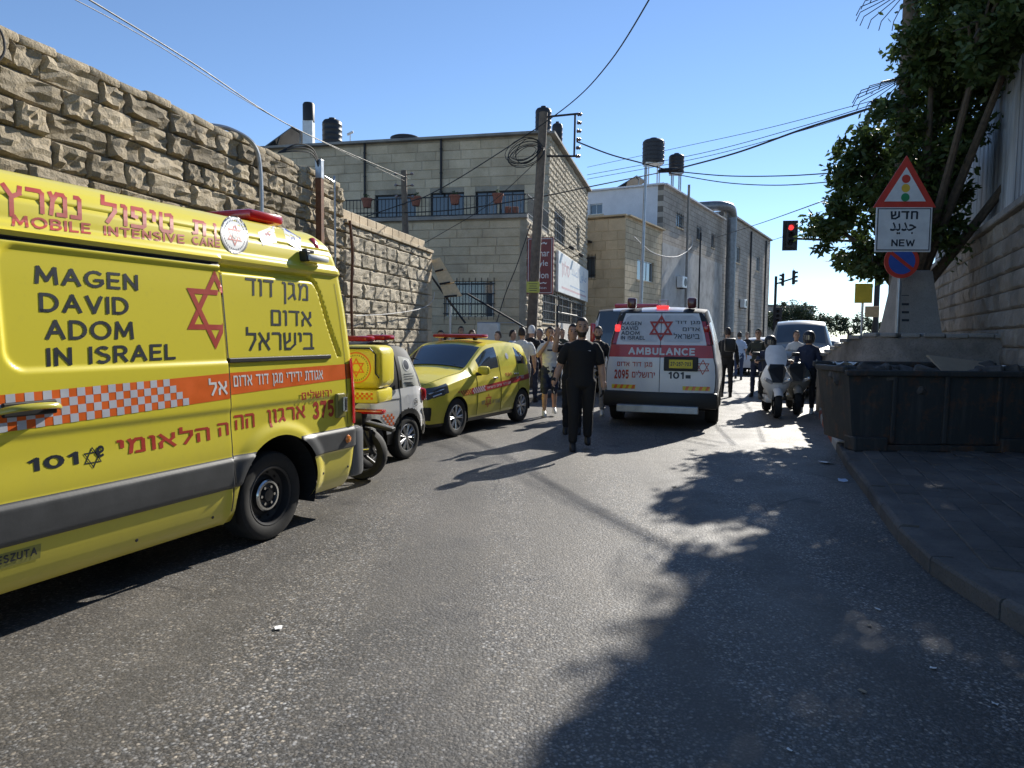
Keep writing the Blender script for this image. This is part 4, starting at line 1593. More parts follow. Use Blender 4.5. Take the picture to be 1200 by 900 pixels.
# ------------------------------------------------------------------ low wall round the tree bed, pedestal, sign
t = thing('low_wall', 'dark weathered low wall curving round the tree bed behind the skip', 'wall', (0, 0, 0))
lp = catmull([(6.85, 15.7), (6.35, 13.9), (6.02, 12.5), (6.35, 11.75), (7.2, 11.45), (8.15, 11.2)], 6)
hs = [lerp(1.12, 1.62, min(1, i / (len(lp) * 0.45))) + 0.02 * math.sin(i * 1.3) for i in range(len(lp))]
m = MB()
vs = []
for i, p in enumerate(lp):
    tg = (lp[min(i + 1, len(lp) - 1)] - lp[max(i - 1, 0)]).normalized()
    nn = Vector((-tg.y, tg.x)) * 0.15
    vs += [(p.x - nn.x, p.y - nn.y, 0), (p.x + nn.x, p.y + nn.y, 0), (p.x + nn.x, p.y + nn.y, hs[i]), (p.x - nn.x, p.y - nn.y, hs[i])]
fs = []
for i in range(len(lp) - 1):
    b = 4 * i
    fs += [(b, b + 4, b + 7, b + 3), (b + 1, b + 2, b + 6, b + 5), (b + 2, b + 3, b + 7, b + 6)]
fs += [(0, 3, 2, 1), (4 * len(lp) - 4, 4 * len(lp) - 3, 4 * len(lp) - 2, 4 * len(lp) - 1)]
m.add(vs, fs)
m.build('wall_body', stone('stained_low_wall', (0.19, 0.175, 0.155), (0.34, 0.31, 0.28), 0.9, 0.6, 0, 2.2, 35), t, fix=True)
vs = []
m = MB()
for i in range(0, len(lp) - 1, 2):
    a, b = lp[i], lp[min(i + 2, len(lp) - 1)]
    c = (a + b) / 2
    q = MB()
    q.rbox((c.x, c.y, (hs[i] + hs[min(i + 2, len(lp) - 1)]) / 2 + 0.035), ((b - a).length - 0.01, 0.40, 0.07), 0.02, rz=math.atan2((b - a).y, (b - a).x))
    q.build('coping_stone', M['concrete'], t)

t = thing('concrete_pedestal', 'tapering concrete pedestal with a pasted notice behind the road sign', 'pedestal', (7.12, 12.9, 0), R(-8))
m = MB()
vs = []
for z, hw in ((0.0, 0.46), (1.55, 0.44), (1.58, 0.40), (2.78, 0.24), (2.80, 0.20)):
    vs += [(-hw, -hw, z), (hw, -hw, z), (hw, hw, z), (-hw, hw, z)]
fs = [(4 * j + k, 4 * j + (k + 1) % 4, 4 * (j + 1) + (k + 1) % 4, 4 * (j + 1) + k) for j in range(4) for k in range(4)] + [(16, 17, 18, 19)]
m.add(vs, fs)
m.build('block', M['concrete'], t)
m = MB()
m.add([(-0.33, -0.375, 1.75), (-0.10, -0.375, 1.75), (-0.12, -0.252, 2.65), (-0.26, -0.252, 2.65)], [(0, 1, 2, 3)])
for k in range(5):
    z = 1.9 + k * 0.14
    yy = lerp(-0.375, -0.252, (z - 1.75) / 0.9) - 0.004
    m.add([(-0.27, yy, z), (-0.15, yy, z), (-0.15, yy + 0.005, z + 0.04), (-0.27, yy + 0.005, z + 0.04)], [(0, 1, 2, 3)], 1)
m.build('notice', [M['paper'], M['ink_dark']], t)

# road sign post
sgn = at(1060, 250, 12.0)
t = thing('road_sign', 'signpost with traffic light warning triangle, NEW plate and round no parking sign', 'road sign', (sgn.x, 12.06, 0), R(-4))
m = MB()
m.tube([(0, 0, 0), (0, 0, 4.35)], 0.035, 10)
m.build('post', M['galv'], t, smooth=True)
f0 = lambda x, z, k: (x, -0.060 - k * 0.0005, z)
P3 = [(-0.50, 3.76), (0.50, 3.76), (0.0, 4.60)]


def tri(mb, s_, y0, y1, mi=0):
    cx, cz = 0.0, 4.04
    pts_ = []
    for (x, z) in P3:
        a, b = cx + (x - cx) * s_, cz + (z - cz) * s_
        pts_.append((a, b))
    mb.prism(pts_, y0, y1, mi)


m = MB()
tri(m, 1.0, -0.060, -0.040, 0)
so = m.build('warning_triangle', M['sign_red'], t)
m = MB()
tri(m, 0.66, -0.068, -0.061, 0)
m.build('face', M['sign_white'], so)
m = MB()
for zz, mi in ((4.22, 0), (4.07, 1), (3.92, 2)):
    disc(m, 0, zz, 0.068, lambda x, z, k: (x, -0.071, z), mi)
m.build('light_symbol', [M['sign_red'], M['amber'], M['green']], so)
m = MB()
m.rbox((0, -0.05, 3.40), (0.90, 0.02, 0.74), 0.01)
so = m.build('text_plate', M['sign_white'], t)
m = MB()
fn = lambda x, z, k: (x, -0.062 - k * 0.0004, z)
for (a, b, c, d_) in ((-0.425, 3.055, 0.425, 3.072), (-0.425, 3.73, 0.425, 3.745), (-0.425, 3.072, -0.41, 3.73), (0.41, 3.072, 0.425, 3.73)):
    rect(m, a, b, c, d_, fn)
lettering(m, 'חדש', (-0.22, 3.56, 0.22, 3.70), fn, heb=True, th=0.2)
lettering(m, '\uFEAA\uFEF3\uFEAA\uFE9F', (-0.22, 3.32, 0.20, 3.52), fn, bold=0.015)
lettering(m, 'NEW', (-0.19, 3.12, 0.19, 3.24), fn, bold=0.02)
m.build('lettering', M['ink_dark'], so)
m = MB()
m.lathe([(0, 0), (0.28, 0), (0.28, 0.02), (0, 0.02)], Matrix.Translation((0, -0.035, 2.88)) @ Matrix.Rotation(R(90), 4, 'X'), n=32)
so = m.build('no_parking_sign', M['sign_red'], t)
m = MB()
fn = lambda x, z, k: (x, -0.058 - k * 0.003, z)
disc(m, 0, 2.88, 0.215, fn, 0)
m.add([(-0.20, -0.061, 3.0), (-0.16, -0.061, 3.04), (0.20, -0.061, 2.76), (0.16, -0.061, 2.72)], [(3, 2, 1, 0)], 1)
m.build('face', [M['sign_blue'], M['sign_red']], so)

# yellow board further up the kerb
t = thing('yellow_sign', 'square yellow board on a thin post beyond the tree bed', 'sign', (9.0, 18.55, 0), R(-12))
m = MB()
m.tube([(0, 0, 0), (0, 0, 2.95)], 0.03, 8)
m.build('post', M['galv'], t)
m = MB()
m.rbox((0, -0.05, 2.75), (0.42, 0.03, 0.50), 0.01)
m.build('board', M['sign_yellow'], t)
m = MB()
m.rbox((0.22, -0.05, 2.28), (0.34, 0.03, 0.28), 0.01)
m.build('lower_board', M['board'], t)

# ------------------------------------------------------------------ the skip
t = thing('waste_skip', 'dark steel waste skip at the pavement edge with rubbish inside', 'skip', (5.60, 9.35, 0.12), 0)
bx0, bx1, tx0, tx1, dep_, H = -1.12, 1.24, -1.22, 1.30, 0.85, 1.03
m = MB()


def slab(mb, a, b, c, d_, th_):
    a, b, c, d_ = map(Vector, (a, b, c, d_))
    n_ = (b - a).cross(d_ - a).normalized() * th_
    mb.add([a, b, c, d_, a - n_, b - n_, c - n_, d_ - n_], [(0, 1, 2, 3), (7, 6, 5, 4), (0, 4, 5, 1), (1, 5, 6, 2), (2, 6, 7, 3), (3, 7, 4, 0)])


slab(m, (bx0, 0, 0.1), (bx1, 0, 0.1), (tx1, -0.03, H), (tx0, -0.03, H), 0.02)
slab(m, (bx1, dep_, 0.1), (bx0, dep_, 0.1), (tx0, dep_ + 0.1, H + 0.08), (tx1, dep_ + 0.1, H + 0.08), 0.02)
slab(m, (bx0, dep_, 0.1), (bx0, 0, 0.1), (tx0, -0.03, H), (tx0, dep_ + 0.1, H + 0.08), 0.02)
slab(m, (bx1, 0, 0.1), (bx1, dep_, 0.1), (tx1, dep_ + 0.1, H + 0.08), (tx1, -0.03, H), 0.02)
m.box(((bx0 + bx1) / 2, dep_ / 2, 0.12), (bx1 - bx0, dep_, 0.04))
m.build('skip_body', M['skip'], t)
m = MB()
m.rbox(((tx0 + tx1) / 2, -0.05, H), (tx1 - tx0 + 0.1, 0.09, 0.08), 0.02)
m.rbox(((tx0 + tx1) / 2, dep_ + 0.11, H + 0.08), (tx1 - tx0 + 0.1, 0.09, 0.08), 0.02)
m.rbox((tx0 - 0.01, dep_ / 2 + .03, H + 0.04), (0.08, dep_ + 0.05, 0.078), 0.02)
m.rbox((tx1 + 0.01, dep_ / 2 + .03, H + 0.04), (0.08, dep_ + 0.05, 0.078), 0.02)
m.build('rim', M['skip'], t)
for x in (-0.62, 0.06, 0.75):
    q = MB()
    q.rbox((x, -0.035, H / 2 + 0.05), (0.06, 0.05, H - 0.12), 0.012, M=Matrix.Rotation(R(1.5), 3, 'X'))
    q.build('rib', M['skip'], t)
for x in (-0.92, 1.0):
    q = MB()
    q.rbox((x, 0.05, 0.10), (0.44, 0.30, 0.19), 0.02)
    q.build('foot', M['skip'], t)
q = MB()
q.rbox((0.05, -0.02, 0.05), (2.2, 0.10, 0.08), 0.01)
q.build('skid', M['skip'], t)
rnd = random.Random(4)
m = MB()
for k in range(80):
    p = Vector((rnd.uniform(-1.0, 1.1), rnd.uniform(0.1, 0.8), 0.78 + rnd.uniform(0, 0.22)))
    m.rbox(p, (rnd.uniform(.12, .4), rnd.uniform(.1, .35), rnd.uniform(.08, .25)), 0.03, M=Matrix.Rotation(rnd.uniform(0, 3), 3, Vector((rnd.random(), rnd.random(), rnd.random() + .1))), seg=1)
rb = m.build('rubbish', plain('mixed_rubbish', (0.085, 0.08, 0.075), 0.8, var=0.8, scale=5), None, loc=(5.52, 9.35, 0.12))
tag(rb, 'heap of mixed rubbish lying in the waste skip', 'rubbish')
kind(rb, 'stuff')
m = MB()
m.box((0, 0, 0), (0.88, 0.02, 0.44))
o = m.build('cardboard_sheet', M['card'], None, loc=(6.22, 9.85, 1.22), rot=(R(-62), R(6), R(4)))
tag(o, 'flat pale cardboard sheet leaning out of the waste skip', 'cardboard')
m = MB()
m.rbox((0, 0, 0), (0.2, 0.16, 0.12), 0.03)
o = m.build('cardboard_box', M['paper'], None, loc=(6.72, 9.7, 1.17), rot=(0.2, 0.3, 0.4))
tag(o, 'small crumpled white carton at the right end of the skip', 'carton')
vs, fs = [], []
m = MB()
for i in range(9):
    for j in range(5):
        m.v.append((i * 0.045 + rnd.uniform(-.01, .01), j * 0.05 + rnd.uniform(-.01, .01), rnd.uniform(-.025, .03)))
m.f = [(j + i * 5, j + 1 + i * 5, j + 1 + (i + 1) * 5, j + (i + 1) * 5) for i in range(8) for j in range(4)]
m.m = [0] * len(m.f)
o = m.build('paper_sheet', M['paper'], None, loc=(4.30, 9.5, 1.26))
tag(o, 'crumpled white paper on the left rim of the skip', 'paper')

# ================================================================== vehicles
def wheel(parent, x, y, r, width, out, style='alloy', spokes=8, rimm=None, name='wheel', rr=None):
    """tyre as the part, rim as its sub-part; out = -1 when the outer face looks towards -y"""
    Mx = Matrix.Rotation(R(90) * (1 if out < 0 else -1), 4, 'X')
    rr = rr or r * 0.64
    m_ = MB()
    hw = width / 2
    prof = [(rr, -hw * 0.8), (rr + 0.01, -hw * 0.92), (r * 0.86, -hw), (r * 0.95, -hw * 0.93), (r * 0.99, -hw * 0.72), (r, -hw * 0.3), (r, hw * 0.3), (r * 0.99, hw * 0.72),
            (r * 0.95, hw * 0.93), (r * 0.86, hw), (rr * 1.12, hw * 0.98), (rr + 0.006, hw * 0.9), (rr, hw * 0.75)]
    m_.lathe(prof, Mx, n=40)
    ty = m_.build(name, M['rubber'], parent, smooth=True, loc=(x, y, r), fix=True)
    m_ = MB()
    rimm = rimm or (M['alloy'] if style == 'alloy' else M['steel_rim'])
    m_.lathe([(rr * 1.03, hw * 0.86), (rr * 1.0, hw * 0.92), (rr * 0.93, hw * 0.86), (rr * 0.90, hw * 0.3), (rr * 0.88, -hw * 0.7)], Mx, n=36)
    if style == 'alloy':
        for k in range(spokes):
            a = 2 * math.pi * k / spokes
            for da in (-0.10, 0.10):
                p0 = Vector((math.cos(a + da * 0.4) * rr * 0.16, math.sin(a + da * 0.4) * rr * 0.16, hw * 0.62))
                p1 = Vector((math.cos(a + da) * rr * 0.93, math.sin(a + da) * rr * 0.93, hw * 0.80))
                m_.tube([Mx @ p0, Mx @ p1], [rr * 0.075, rr * 0.05], 6)
        m_.lathe([(0, hw * 0.75), (rr * 0.2, hw * 0.72), (rr * 0.24, hw * 0.5), (rr * 0.24, 0)], Mx, n=16)
    else:
        m_.lathe([(rr * 0.90, hw * 0.35), (rr * 0.70, hw * 0.18), (rr * 0.56, hw * 0.30), (rr * 0.5, hw * 0.62), (rr * 0.44, hw * 0.66), (rr * 0.40, hw * 0.52), (rr * 0.22, hw * 0.5), (rr * 0.2, hw * 0.72), (0, hw * 0.74)], Mx, n=36)
    ri = m_.build('rim', rimm, ty, smooth=True)
    m_ = MB()
    m_.lathe([(rr * 0.9, -hw * 0.1), (0.0, -hw * 0.1)], Mx, n=24)
    if style == 'steel':
        for k in range(12):
            a = 2 * math.pi * (k + .5) / 12
            c = Mx @ Vector((math.cos(a) * rr * 0.79, math.sin(a) * rr * 0.79, hw * 0.275))
            m_.lathe([(rr * 0.065, 0), (0, 0.001)], Matrix.Translation(c) @ Mx, n=10)
        b_ = MB()
        b_.lathe([(rr * 0.545, hw * 0.34), (rr * 0.545, hw * 0.60), (rr * 0.50, hw * 0.69), (rr * 0.43, hw * 0.70)], Mx, n=36)
        for k in range(6):
            a = 2 * math.pi * k / 6
            c = Mx @ Vector((math.cos(a) * rr * 0.31, math.sin(a) * rr * 0.31, hw * 0.5))
            b_.lathe([(rr * 0.055, 0), (rr * 0.05, 0.02), (0, 0.02)], Matrix.Translation(c) @ Mx, n=8)
        b_.build('hub_cap', M['chrome'], ty, smooth=True)
    m_.build('brake_disc', M['under'], ty)
    return ty


def copy_wheel(w_, parent, x, y, flip):
    c = w_.copy()
    COL.objects.link(c)
    c.parent = parent
    c.location = (x, y, w_.location.z)
    if flip:
        c.rotation_euler = (0, 0, math.pi)
    for k in list(w_.children):
        d_ = k.copy()
        COL.objects.link(d_)
        d_.parent = c
    return c


# ------------------------------------------------------------------ near yellow van
VP, VH = (-1.800, 5.381), 22.6
V = thing('ambulance_van', 'large near yellow ambulance van with orange checker stripe, rear wheel in view', 'ambulance', (VP[0], VP[1], 0), face_rz(VH))
OFF = [(0.24, 0.10), (0.30, 0.045), (0.42, 0.018), (0.6, 0.002), (0.85, 0.0), (1.10, 0.006), (1.35, 0.018), (1.6, 0.040), (1.9, 0.068), (2.08, 0.088), (2.16, 0.096),
       (2.26, 0.118), (2.33, 0.145), (2.38, 0.185), (2.42, 0.240), (2.45, 0.31)]
XR = [(0.24, 1.10), (0.6, 1.13), (1.0, 1.13), (1.4, 1.11), (1.8, 1.07), (2.1, 1.02), (2.3, 0.965), (2.42, 0.90), (2.5, 0.84), (2.66, 0.78)]
DOOR_X = -0.425


def sstep(a, b, x):
    t_ = min(1, max(0, (x - a) / (b - a)))
    return t_ * t_ * (3 - 2 * t_)


def rrect(x, z, x0, z0, x1, z1, r):
    """signed distance to a rounded rectangle, negative inside"""
    cx, cz, hx, hz = (x0 + x1) / 2, (z0 + z1) / 2, (x1 - x0) / 2 - r, (z1 - z0) / 2 - r
    dx, dz = abs(x - cx) - hx, abs(z - cz) - hz
    return math.hypot(max(dx, 0), max(dz, 0)) + min(max(dx, dz), 0) - r


ARX, ARZ, ARR = 0.07, 0.36, 0.455


def vfeat(x, z, groove=True):
    """displacement towards the inside (+) of the van side at x, z"""
    d_ = 0.0
    if x < DOOR_X and z < 2.12:
        d_ -= 0.030 * sstep(DOOR_X, DOOR_X - 0.03, x) * (1 - sstep(2.10, 2.12, z)) * sstep(-2.22, -2.19, x)
    d_ += 0.016 * (1 - sstep(0.004, 0.012, abs(x + 2.20))) * (z < 2.1)
    # high roof: step ledge and groove
    d_ -= 0.022 * sstep(2.085, 2.10, z) * (1 - sstep(2.13, 2.17, z))
    d_ += 0.012 * (1 - sstep(0.004, 0.013, abs(z - 2.065))) * (x < 0.62)
    if groove:
        d_ += 0.010 * (1 - sstep(0.003, 0.011, abs(z - 2.285)))
    # pressed window panels
    q_ = rrect(x, z, -1.95, 1.375, 0.40, 2.04, 0.12)
    d_ += 0.014 * (1 - sstep(-0.03, 0.0, q_)) * (x < DOOR_X)
    xs_ = x + max(0, z - 1.38) * 0.42 * sstep(0.2, 0.9, x)
    q_ = rrect(xs_, z, -0.60, 1.20, 0.90, 2.06, 0.16)
    if x > DOOR_X and z > 1.4:
        d_ += 0.034 * (1 - sstep(0.010, 0.032, abs(q_ + 0.02)))
    # protective strip
    lo, hi = (0.505, 0.725) if x < 0.30 else (0.585, 0.775)
    d_ -= 0.020 * sstep(lo, lo + 0.015, z) * (1 - sstep(hi - 0.03, hi, z))
    # swelling round the wheel arch
    ra = math.hypot(x - ARX, z - ARZ)
    if z < 1.0:
        d_ -= 0.022 * (1 - sstep(ARR + 0.03, ARR + 0.13, ra)) * (z > 0.2)
    # soft body crease
    d_ += 0.010 * sstep(1.075, 1.03, z) * sstep(0.75, 0.95, z)
    return d_


def vpos(x, z, feat=True):
    """point on the near side of the van"""
    o_ = interp(OFF_S, z)
    xx = x
    xr = interp(XR, z)
    if x > 0.2:
        xx = 0.2 + (x - 0.2) * (xr - 0.2) / (1.13 - 0.2)
    rr_ = 0.14
    t_ = max(0.0, (x - (1.13 - rr_)) / rr_)
    y = o_ + (vfeat(x, z) if feat else 0) + rr_ * (1 - math.sqrt(max(0.0, 1 - min(1, t_) ** 2)))
    return Vector((xx, y, z))


OFF_S = smooth_tab(OFF, 0.01, 0.04)
camV = Vector((0, 0, CZ)) - Vector((VP[0], VP[1], 0))
camV.rotate(Matrix.Rotation(-face_rz(VH), 3, 'Z'))


def vtop(x):      # height scale of the front end
    return interp([(-4.75, 0.98), (-4.3, 1.12), (-3.95, 1.28), (-3.25, 2.15), (-2.85, 2.43), (-2.4, 2.45), (2, 2.45)], x)


xs = [-4.75 + 0.06 * i for i in range(41)] + [-2.29 + 0.0125 * i for i in range(273)]
xs = [x for x in xs if x <= 1.13] + [1.13]
zs = [0.24 + 0.0125 * i for i in range(186)]
zs = [z for z in zs if z <= 2.45] + [2.45]
nside = len(zs)
vs, fs, mi = [], [], []
roofy = [0.38, 0.50, 0.66, 0.85, 1.0]
cols = []
for x in xs:
    tp = vtop(x)
    col_ = []
    for z in zs:
        p = vpos(x, z)
        if tp < 2.45:
            kz = (tp - 0.24) / (2.45 - 0.24)
            p.z = 0.24 + (z - 0.24) * kz
            q_ = vpos(x, max(0.24, p.z), True)
            p.y = max(q_.y, interp(OFF_S, z) * 0.8) + 0.25 * sstep(-4.2, -4.75, x)
        col_.append(p)
    e = col_[-1]
    for k, y in enumerate(roofy):
        col_.append(Vector((e.x, e.y + (y - 0.31) * (1.0 - e.y) / 0.69, e.z + [0.018, 0.032, 0.044, 0.052, 0.055][k])))
    # snap to the wheel arch
    for p in col_[:nside]:
        for (ax, R_) in ((ARX, ARR), (-3.62, ARR)):
            dr = math.hypot(p.x - ax, p.z - ARZ)
            if abs(dr - R_) < (0.0085 if ax > -1 else 0.03):
                p.x = ax + (p.x - ax) * R_ / dr
                p.z = ARZ + (p.z - ARZ) * R_ / dr
    cols.append(col_)
nr = len(cols[0])
for c in cols:
    vs += c
nx_ = len(cols)
half = len(vs)


def cut_arch(cx, cz):
    return math.hypot(cx - ARX, cz - ARZ) < ARR - 0.001 or math.hypot(cx + 3.62, cz - ARZ) < ARR - 0.004


glassf = []
for i in range(nx_ - 1):
    for j in range(nr - 1):
        a, b, c, d_ = i * nr + j, (i + 1) * nr + j, (i + 1) * nr + j + 1, i * nr + j + 1
        ctr = (vs[a] + vs[b] + vs[c] + vs[d_]) / 4
        if j < nside - 1 and cut_arch(ctr.x, ctr.z):
            continue
        fs.append((a, b, c, d_))
        x, z = ctr.x, ctr.z
        k = 0
        if j < nside - 1:
            lo, hi = (0.505, 0.725) if x < 0.30 else (0.585, 0.775)
            if -4.4 < x < 1.09 and lo < z < hi:
                k = 1
            if abs(z - 2.065) < 0.008 and x < DOOR_X:
                k = 2  # black faces paint in the shadow gap under the roof ledge
            if abs(x + 2.20) < 0.006 and z < 2.08:
                k = 2
            if x < -2.35 and vtop(x) > 1.5 and 1.40 < z < vtop(x) - 0.5 and z < 2.0 and x > -3.75:
                k = 3
        if vtop(x) < 2.40 and x > -3.95 and x < -2.95 and j >= nside - 1:
            k = 3
        mi.append(k)
# far side and rear, coarser
b0 = len(vs)
sel = list(range(0, nx_, 6)) + ([nx_ - 1] if (nx_ - 1) % 6 else [])
selj = [j for j in range(0, nside, 12)] + list(range(nside - 1, nr - 1))
selj = sorted(set(selj))
idx = {}
for i in sel:
    for j in selj:
        p = cols[i][j]
        idx[(i, j)] = len(vs)
        vs.append(Vector((p.x, 2.0 - p.y, p.z)))
    idx[(i, nr - 1)] = i * nr + nr - 1
sj = selj + [nr - 1]
for i, i2 in zip(sel, sel[1:]):
    for j, j2 in zip(sj, sj[1:]):
        if j2 < nside and cut_arch(cols[i][j].x, cols[i][j2].z):
            continue
        fs.append((idx[(i2, j)], idx[(i, j)], idx[(i, j2)], idx[(i2, j2)]))
        mi.append(0)
m = MB()
m.v, m.f, m.m = [tuple(p) for p in vs], fs, mi
# rear face and front face, and the floor
rj = list(range(0, nr, 4)) + [nr - 1]
rj = sorted(set(rj))
for ii, sgn_ in ((nx_ - 1, 1), (0, -1)):
    rows = []
    for j in rj:
        p = cols[ii][j]
        row = []
        for t_ in (0, 0.06, 0.5, 0.94, 1):
            y = lerp(p.y, 2.0 - p.y, t_)
            row.append((p.x + sgn_ * (0.03 if t_ not in (0, 1) else 0.0), y, p.z + 0.0))
        rows.append(row)
    b = len(m.v)
    for r_ in rows:
        m.v += r_
    for a in range(len(rows) - 1):
        for c in range(4):
            q_ = (b + a * 5 + c, b + a * 5 + c + 1, b + (a + 1) * 5 + c + 1, b + (a + 1) * 5 + c)
            m.f.append(q_ if sgn_ > 0 else q_[::-1])
            m.m.append(3 if (rows[a][0][2] > 1.35 and rows[a][0][2] < 2.1 and 0 < c < 3 and sgn_ > 0) else 0)
m.box((-1.8, 1.0, 0.42), (5.6, 1.30, 0.30), 4)
body = m.build('body', [M['yellow'], M['trim'], M['black'], M['glass'], M['under']], V, smooth=True)
for ax in (ARX, -3.62):
    for yy in (0.02, 1.98):
        m = MB()
        ins = 0.62 * (1 if yy < 1 else -1)
        n = 24
        vs_ = []
        for k in range(n + 1):
            a = R(-20 + 220 * k / n)
            for y in (yy, yy + ins):
                vs_.append((ax + (ARR + 0.004) * math.cos(a), y, ARZ + (ARR + 0.004) * math.sin(a)))
        m.add(vs_, [(2 * k, 2 * k + 1, 2 * k + 3, 2 * k + 2) for k in range(n)])
        m.add([(ax - 0.5, yy + ins, 0.16), (ax + 0.5, yy + ins, 0.16), (ax + 0.5, yy + ins, 0.86), (ax - 0.5, yy + ins, 0.86)], [(0, 1, 2, 3)])
        m.build('wheel_well', M['under'], V)
wv = wheel(V, 0.035, 0.165, 0.345, 0.235, -1, 'steel', rr=0.225)
copy_wheel(wv, V, 0.035, 1.84, True)
copy_wheel(wv, V, -3.62, 0.165, False)
copy_wheel(wv, V, -3.62, 1.84, True)


def vs_surf(lift=0.002):
    def fn(x, z, k=0):
        p = vpos(x, z)
        return (p.x, p.y - lift * 0.5 - k * 0.00012, p.z)
    return fn


def vapp(lift=0.002, slope=0.0, xc=0.0, skew=0.0):
    """reads x, z as seen against the flat side plane, lands on the curved side"""
    def fn(x, z, k=0):
        z = z + slope * (x - xc)
        Q = Vector((x, 0, z))
        k_ = 1.0
        for _ in range(6):
            p = camV + (Q - camV) * k_
            zz = min(max(p.z, 0.25), 2.44)
            y = interp(OFF_S, zz) + vfeat(p.x, zz, False)
            k_ = (y - camV.y) / (Q.y - camV.y)
        p = camV + (Q - camV) * k_
        return (p.x, p.y - lift * 0.5 - k * 0.00012, p.z)
    return fn


# stripes and squares
m = MB()
fA = vs_surf(0.0025)


def band(mb, x0, x1, zf0, zf1, fn_, mi_=0, step=0.03):
    n_ = max(1, int(abs(x1 - x0) / step))
    vv = []
    for i in range(n_ + 1):
        x = lerp(x0, x1, i / n_)
        for q in range(5):
            vv.append(fn_(x, lerp(zf0(x), zf1(x), q / 4), 0))
    mb.add(vv, [(i * 5 + q, (i + 1) * 5 + q, (i + 1) * 5 + q + 1, i * 5 + q + 1) for i in range(n_) for q in range(4)], mi_)


zb = lambda x: 1.085 + 0.033 * (x + 2.0)
zt = lambda x: 1.272 + 0.026 * (x + 2.0)
band(m, -2.19, DOOR_X - 0.03, zb, zt, fA)
band(m, -4.3, -2.215, zb, zt, fA)
band(m, DOOR_X + 0.012, 1.06, lambda x: 1.158 + 0.03 * (x + 0.4), lambda x: 1.312 + 0.012 * (x + .4), fA)
m.build('orange_stripe', M['ink_orange'], V)
m = MB()
fB = vs_surf(0.0040)
for row in range(4):
    for c in range(30):
        x0 = -2.19 + c * 0.0475
        if (c + row) % 2 or x0 > -0.90 + 0.045 * (3 - row) - 0.02:
            continue
        h0, h1 = row / 4, (row + 1) / 4
        band(m, x0, x0 + 0.0475, lambda x: lerp(zb(x), zt(x), h0), lambda x: lerp(zb(x), zt(x), h1), fB, step=0.03)
m.build('checker_squares', M['film_silver'], V)

dark, red, wht = MB(), MB(), MB()
fD = vapp(0.003)
lettering(dark, 'MAGEN', (-1.775, 1.835, -1.15, 1.935), fD, bold=0.012, cut=0.03)
lettering(dark, 'DAVID', (-1.755, 1.69, -1.22, 1.795), fD, bold=0.012, cut=0.03)
lettering(dark, 'ADOM', (-1.73, 1.545, -1.19, 1.655), fD, bold=0.012, cut=0.03)
lettering(dark, 'IN ISRAEL', (-1.725, 1.41, -0.89, 1.515), vapp(0.003, 0.02, -1.3), bold=0.012, cut=0.03)
lettering(dark, 'מגן', (0.115, 1.815, 0.42, 1.985), fD, heb=True, th=0.13)
lettering(dark, 'דוד', (-0.27, 1.86, 0.02, 1.985), fD, heb=True, th=0.15)
lettering(dark, 'אדום', (-0.01, 1.645, 0.465, 1.77), fD, heb=True, th=0.14)
lettering(dark, 'בישראל', (-0.27, 1.46, 0.49, 1.635), fD, heb=True, th=0.14)
lettering(dark, '101', (-1.86, 0.862, -1.575, 0.935), fA, bold=0.04, cut=0.03)
star(dark, -1.495, 0.885, 0.062, 0.062, 0.10, vs_surf(0.003))
ring(dark, -1.445, 0.925, 0.010, 0.022, vs_surf(0.005), n=12)
lettering(dark, 'C', (-1.475, 0.88, -1.425, 0.945), vs_surf(0.005), bold=0.06)
sR = vapp(0.003)
lettering(red, 'נמרץ', (-1.93, 2.17, -1.50, 2.335), vapp(0.0032, 0.01, -1.3), heb=True, th=0.17, cut=0.012)
lettering(red, 'טיפול', (-1.385, 2.205, -0.885, 2.365), vapp(0.0032, 0.0, -1.1), heb=True, th=0.17, cut=0.012)
lettering(red, 'ת', (-0.74, 2.225, -0.62, 2.325), vapp(0.0032), heb=True, th=0.2, cut=0.012)
lettering(red, 'ו', (-0.56, 2.225, -0.53, 2.325), vapp(0.0032), heb=True, th=0.2, cut=0.012)
lettering(red, 'MOBILE', (-1.88, 2.118, -1.45, 2.178), vapp(0.0032, 0.035, -1.88), bold=0.03, cut=0.012)
lettering(red, 'INTENSIVE', (-1.37, 2.118, -0.80, 2.178), vapp(0.0032, 0.035, -1.88), bold=0.03, cut=0.012)
lettering(red, 'CARE', (-0.74, 2.118, -0.50, 2.178), vapp(0.0032, 0.035, -1.88), bold=0.03, cut=0.012)
lettering(red, 'הלאומי', (-1.34, 0.868, -0.64, 0.985), vs_surf(0.003), heb=True, th=0.17, cut=0.03)
lettering(red, 'ה', (-0.57, 0.885, -0.47, 0.975), vs_surf(0.003), heb=True, th=0.17, cut=0.03)
lettering(red, 'הה', (-0.385, 0.905, -0.185, 1.01), vs_surf(0.003), heb=True, th=0.17, cut=0.03)
lettering(red, 'ארגון', (-0.05, 0.885, 0.39, 1.02), vs_surf(0.003), heb=True, th=0.17, cut=0.03)
lettering(red, 'ירושלים', (0.33, 1.06, 0.72, 1.135), vs_surf(0.012), heb=True, th=0.17)
lettering(red, '375', (0.48, 0.885, 0.76, 1.035), vs_surf(0.003), bold=0.05, cut=0.03)
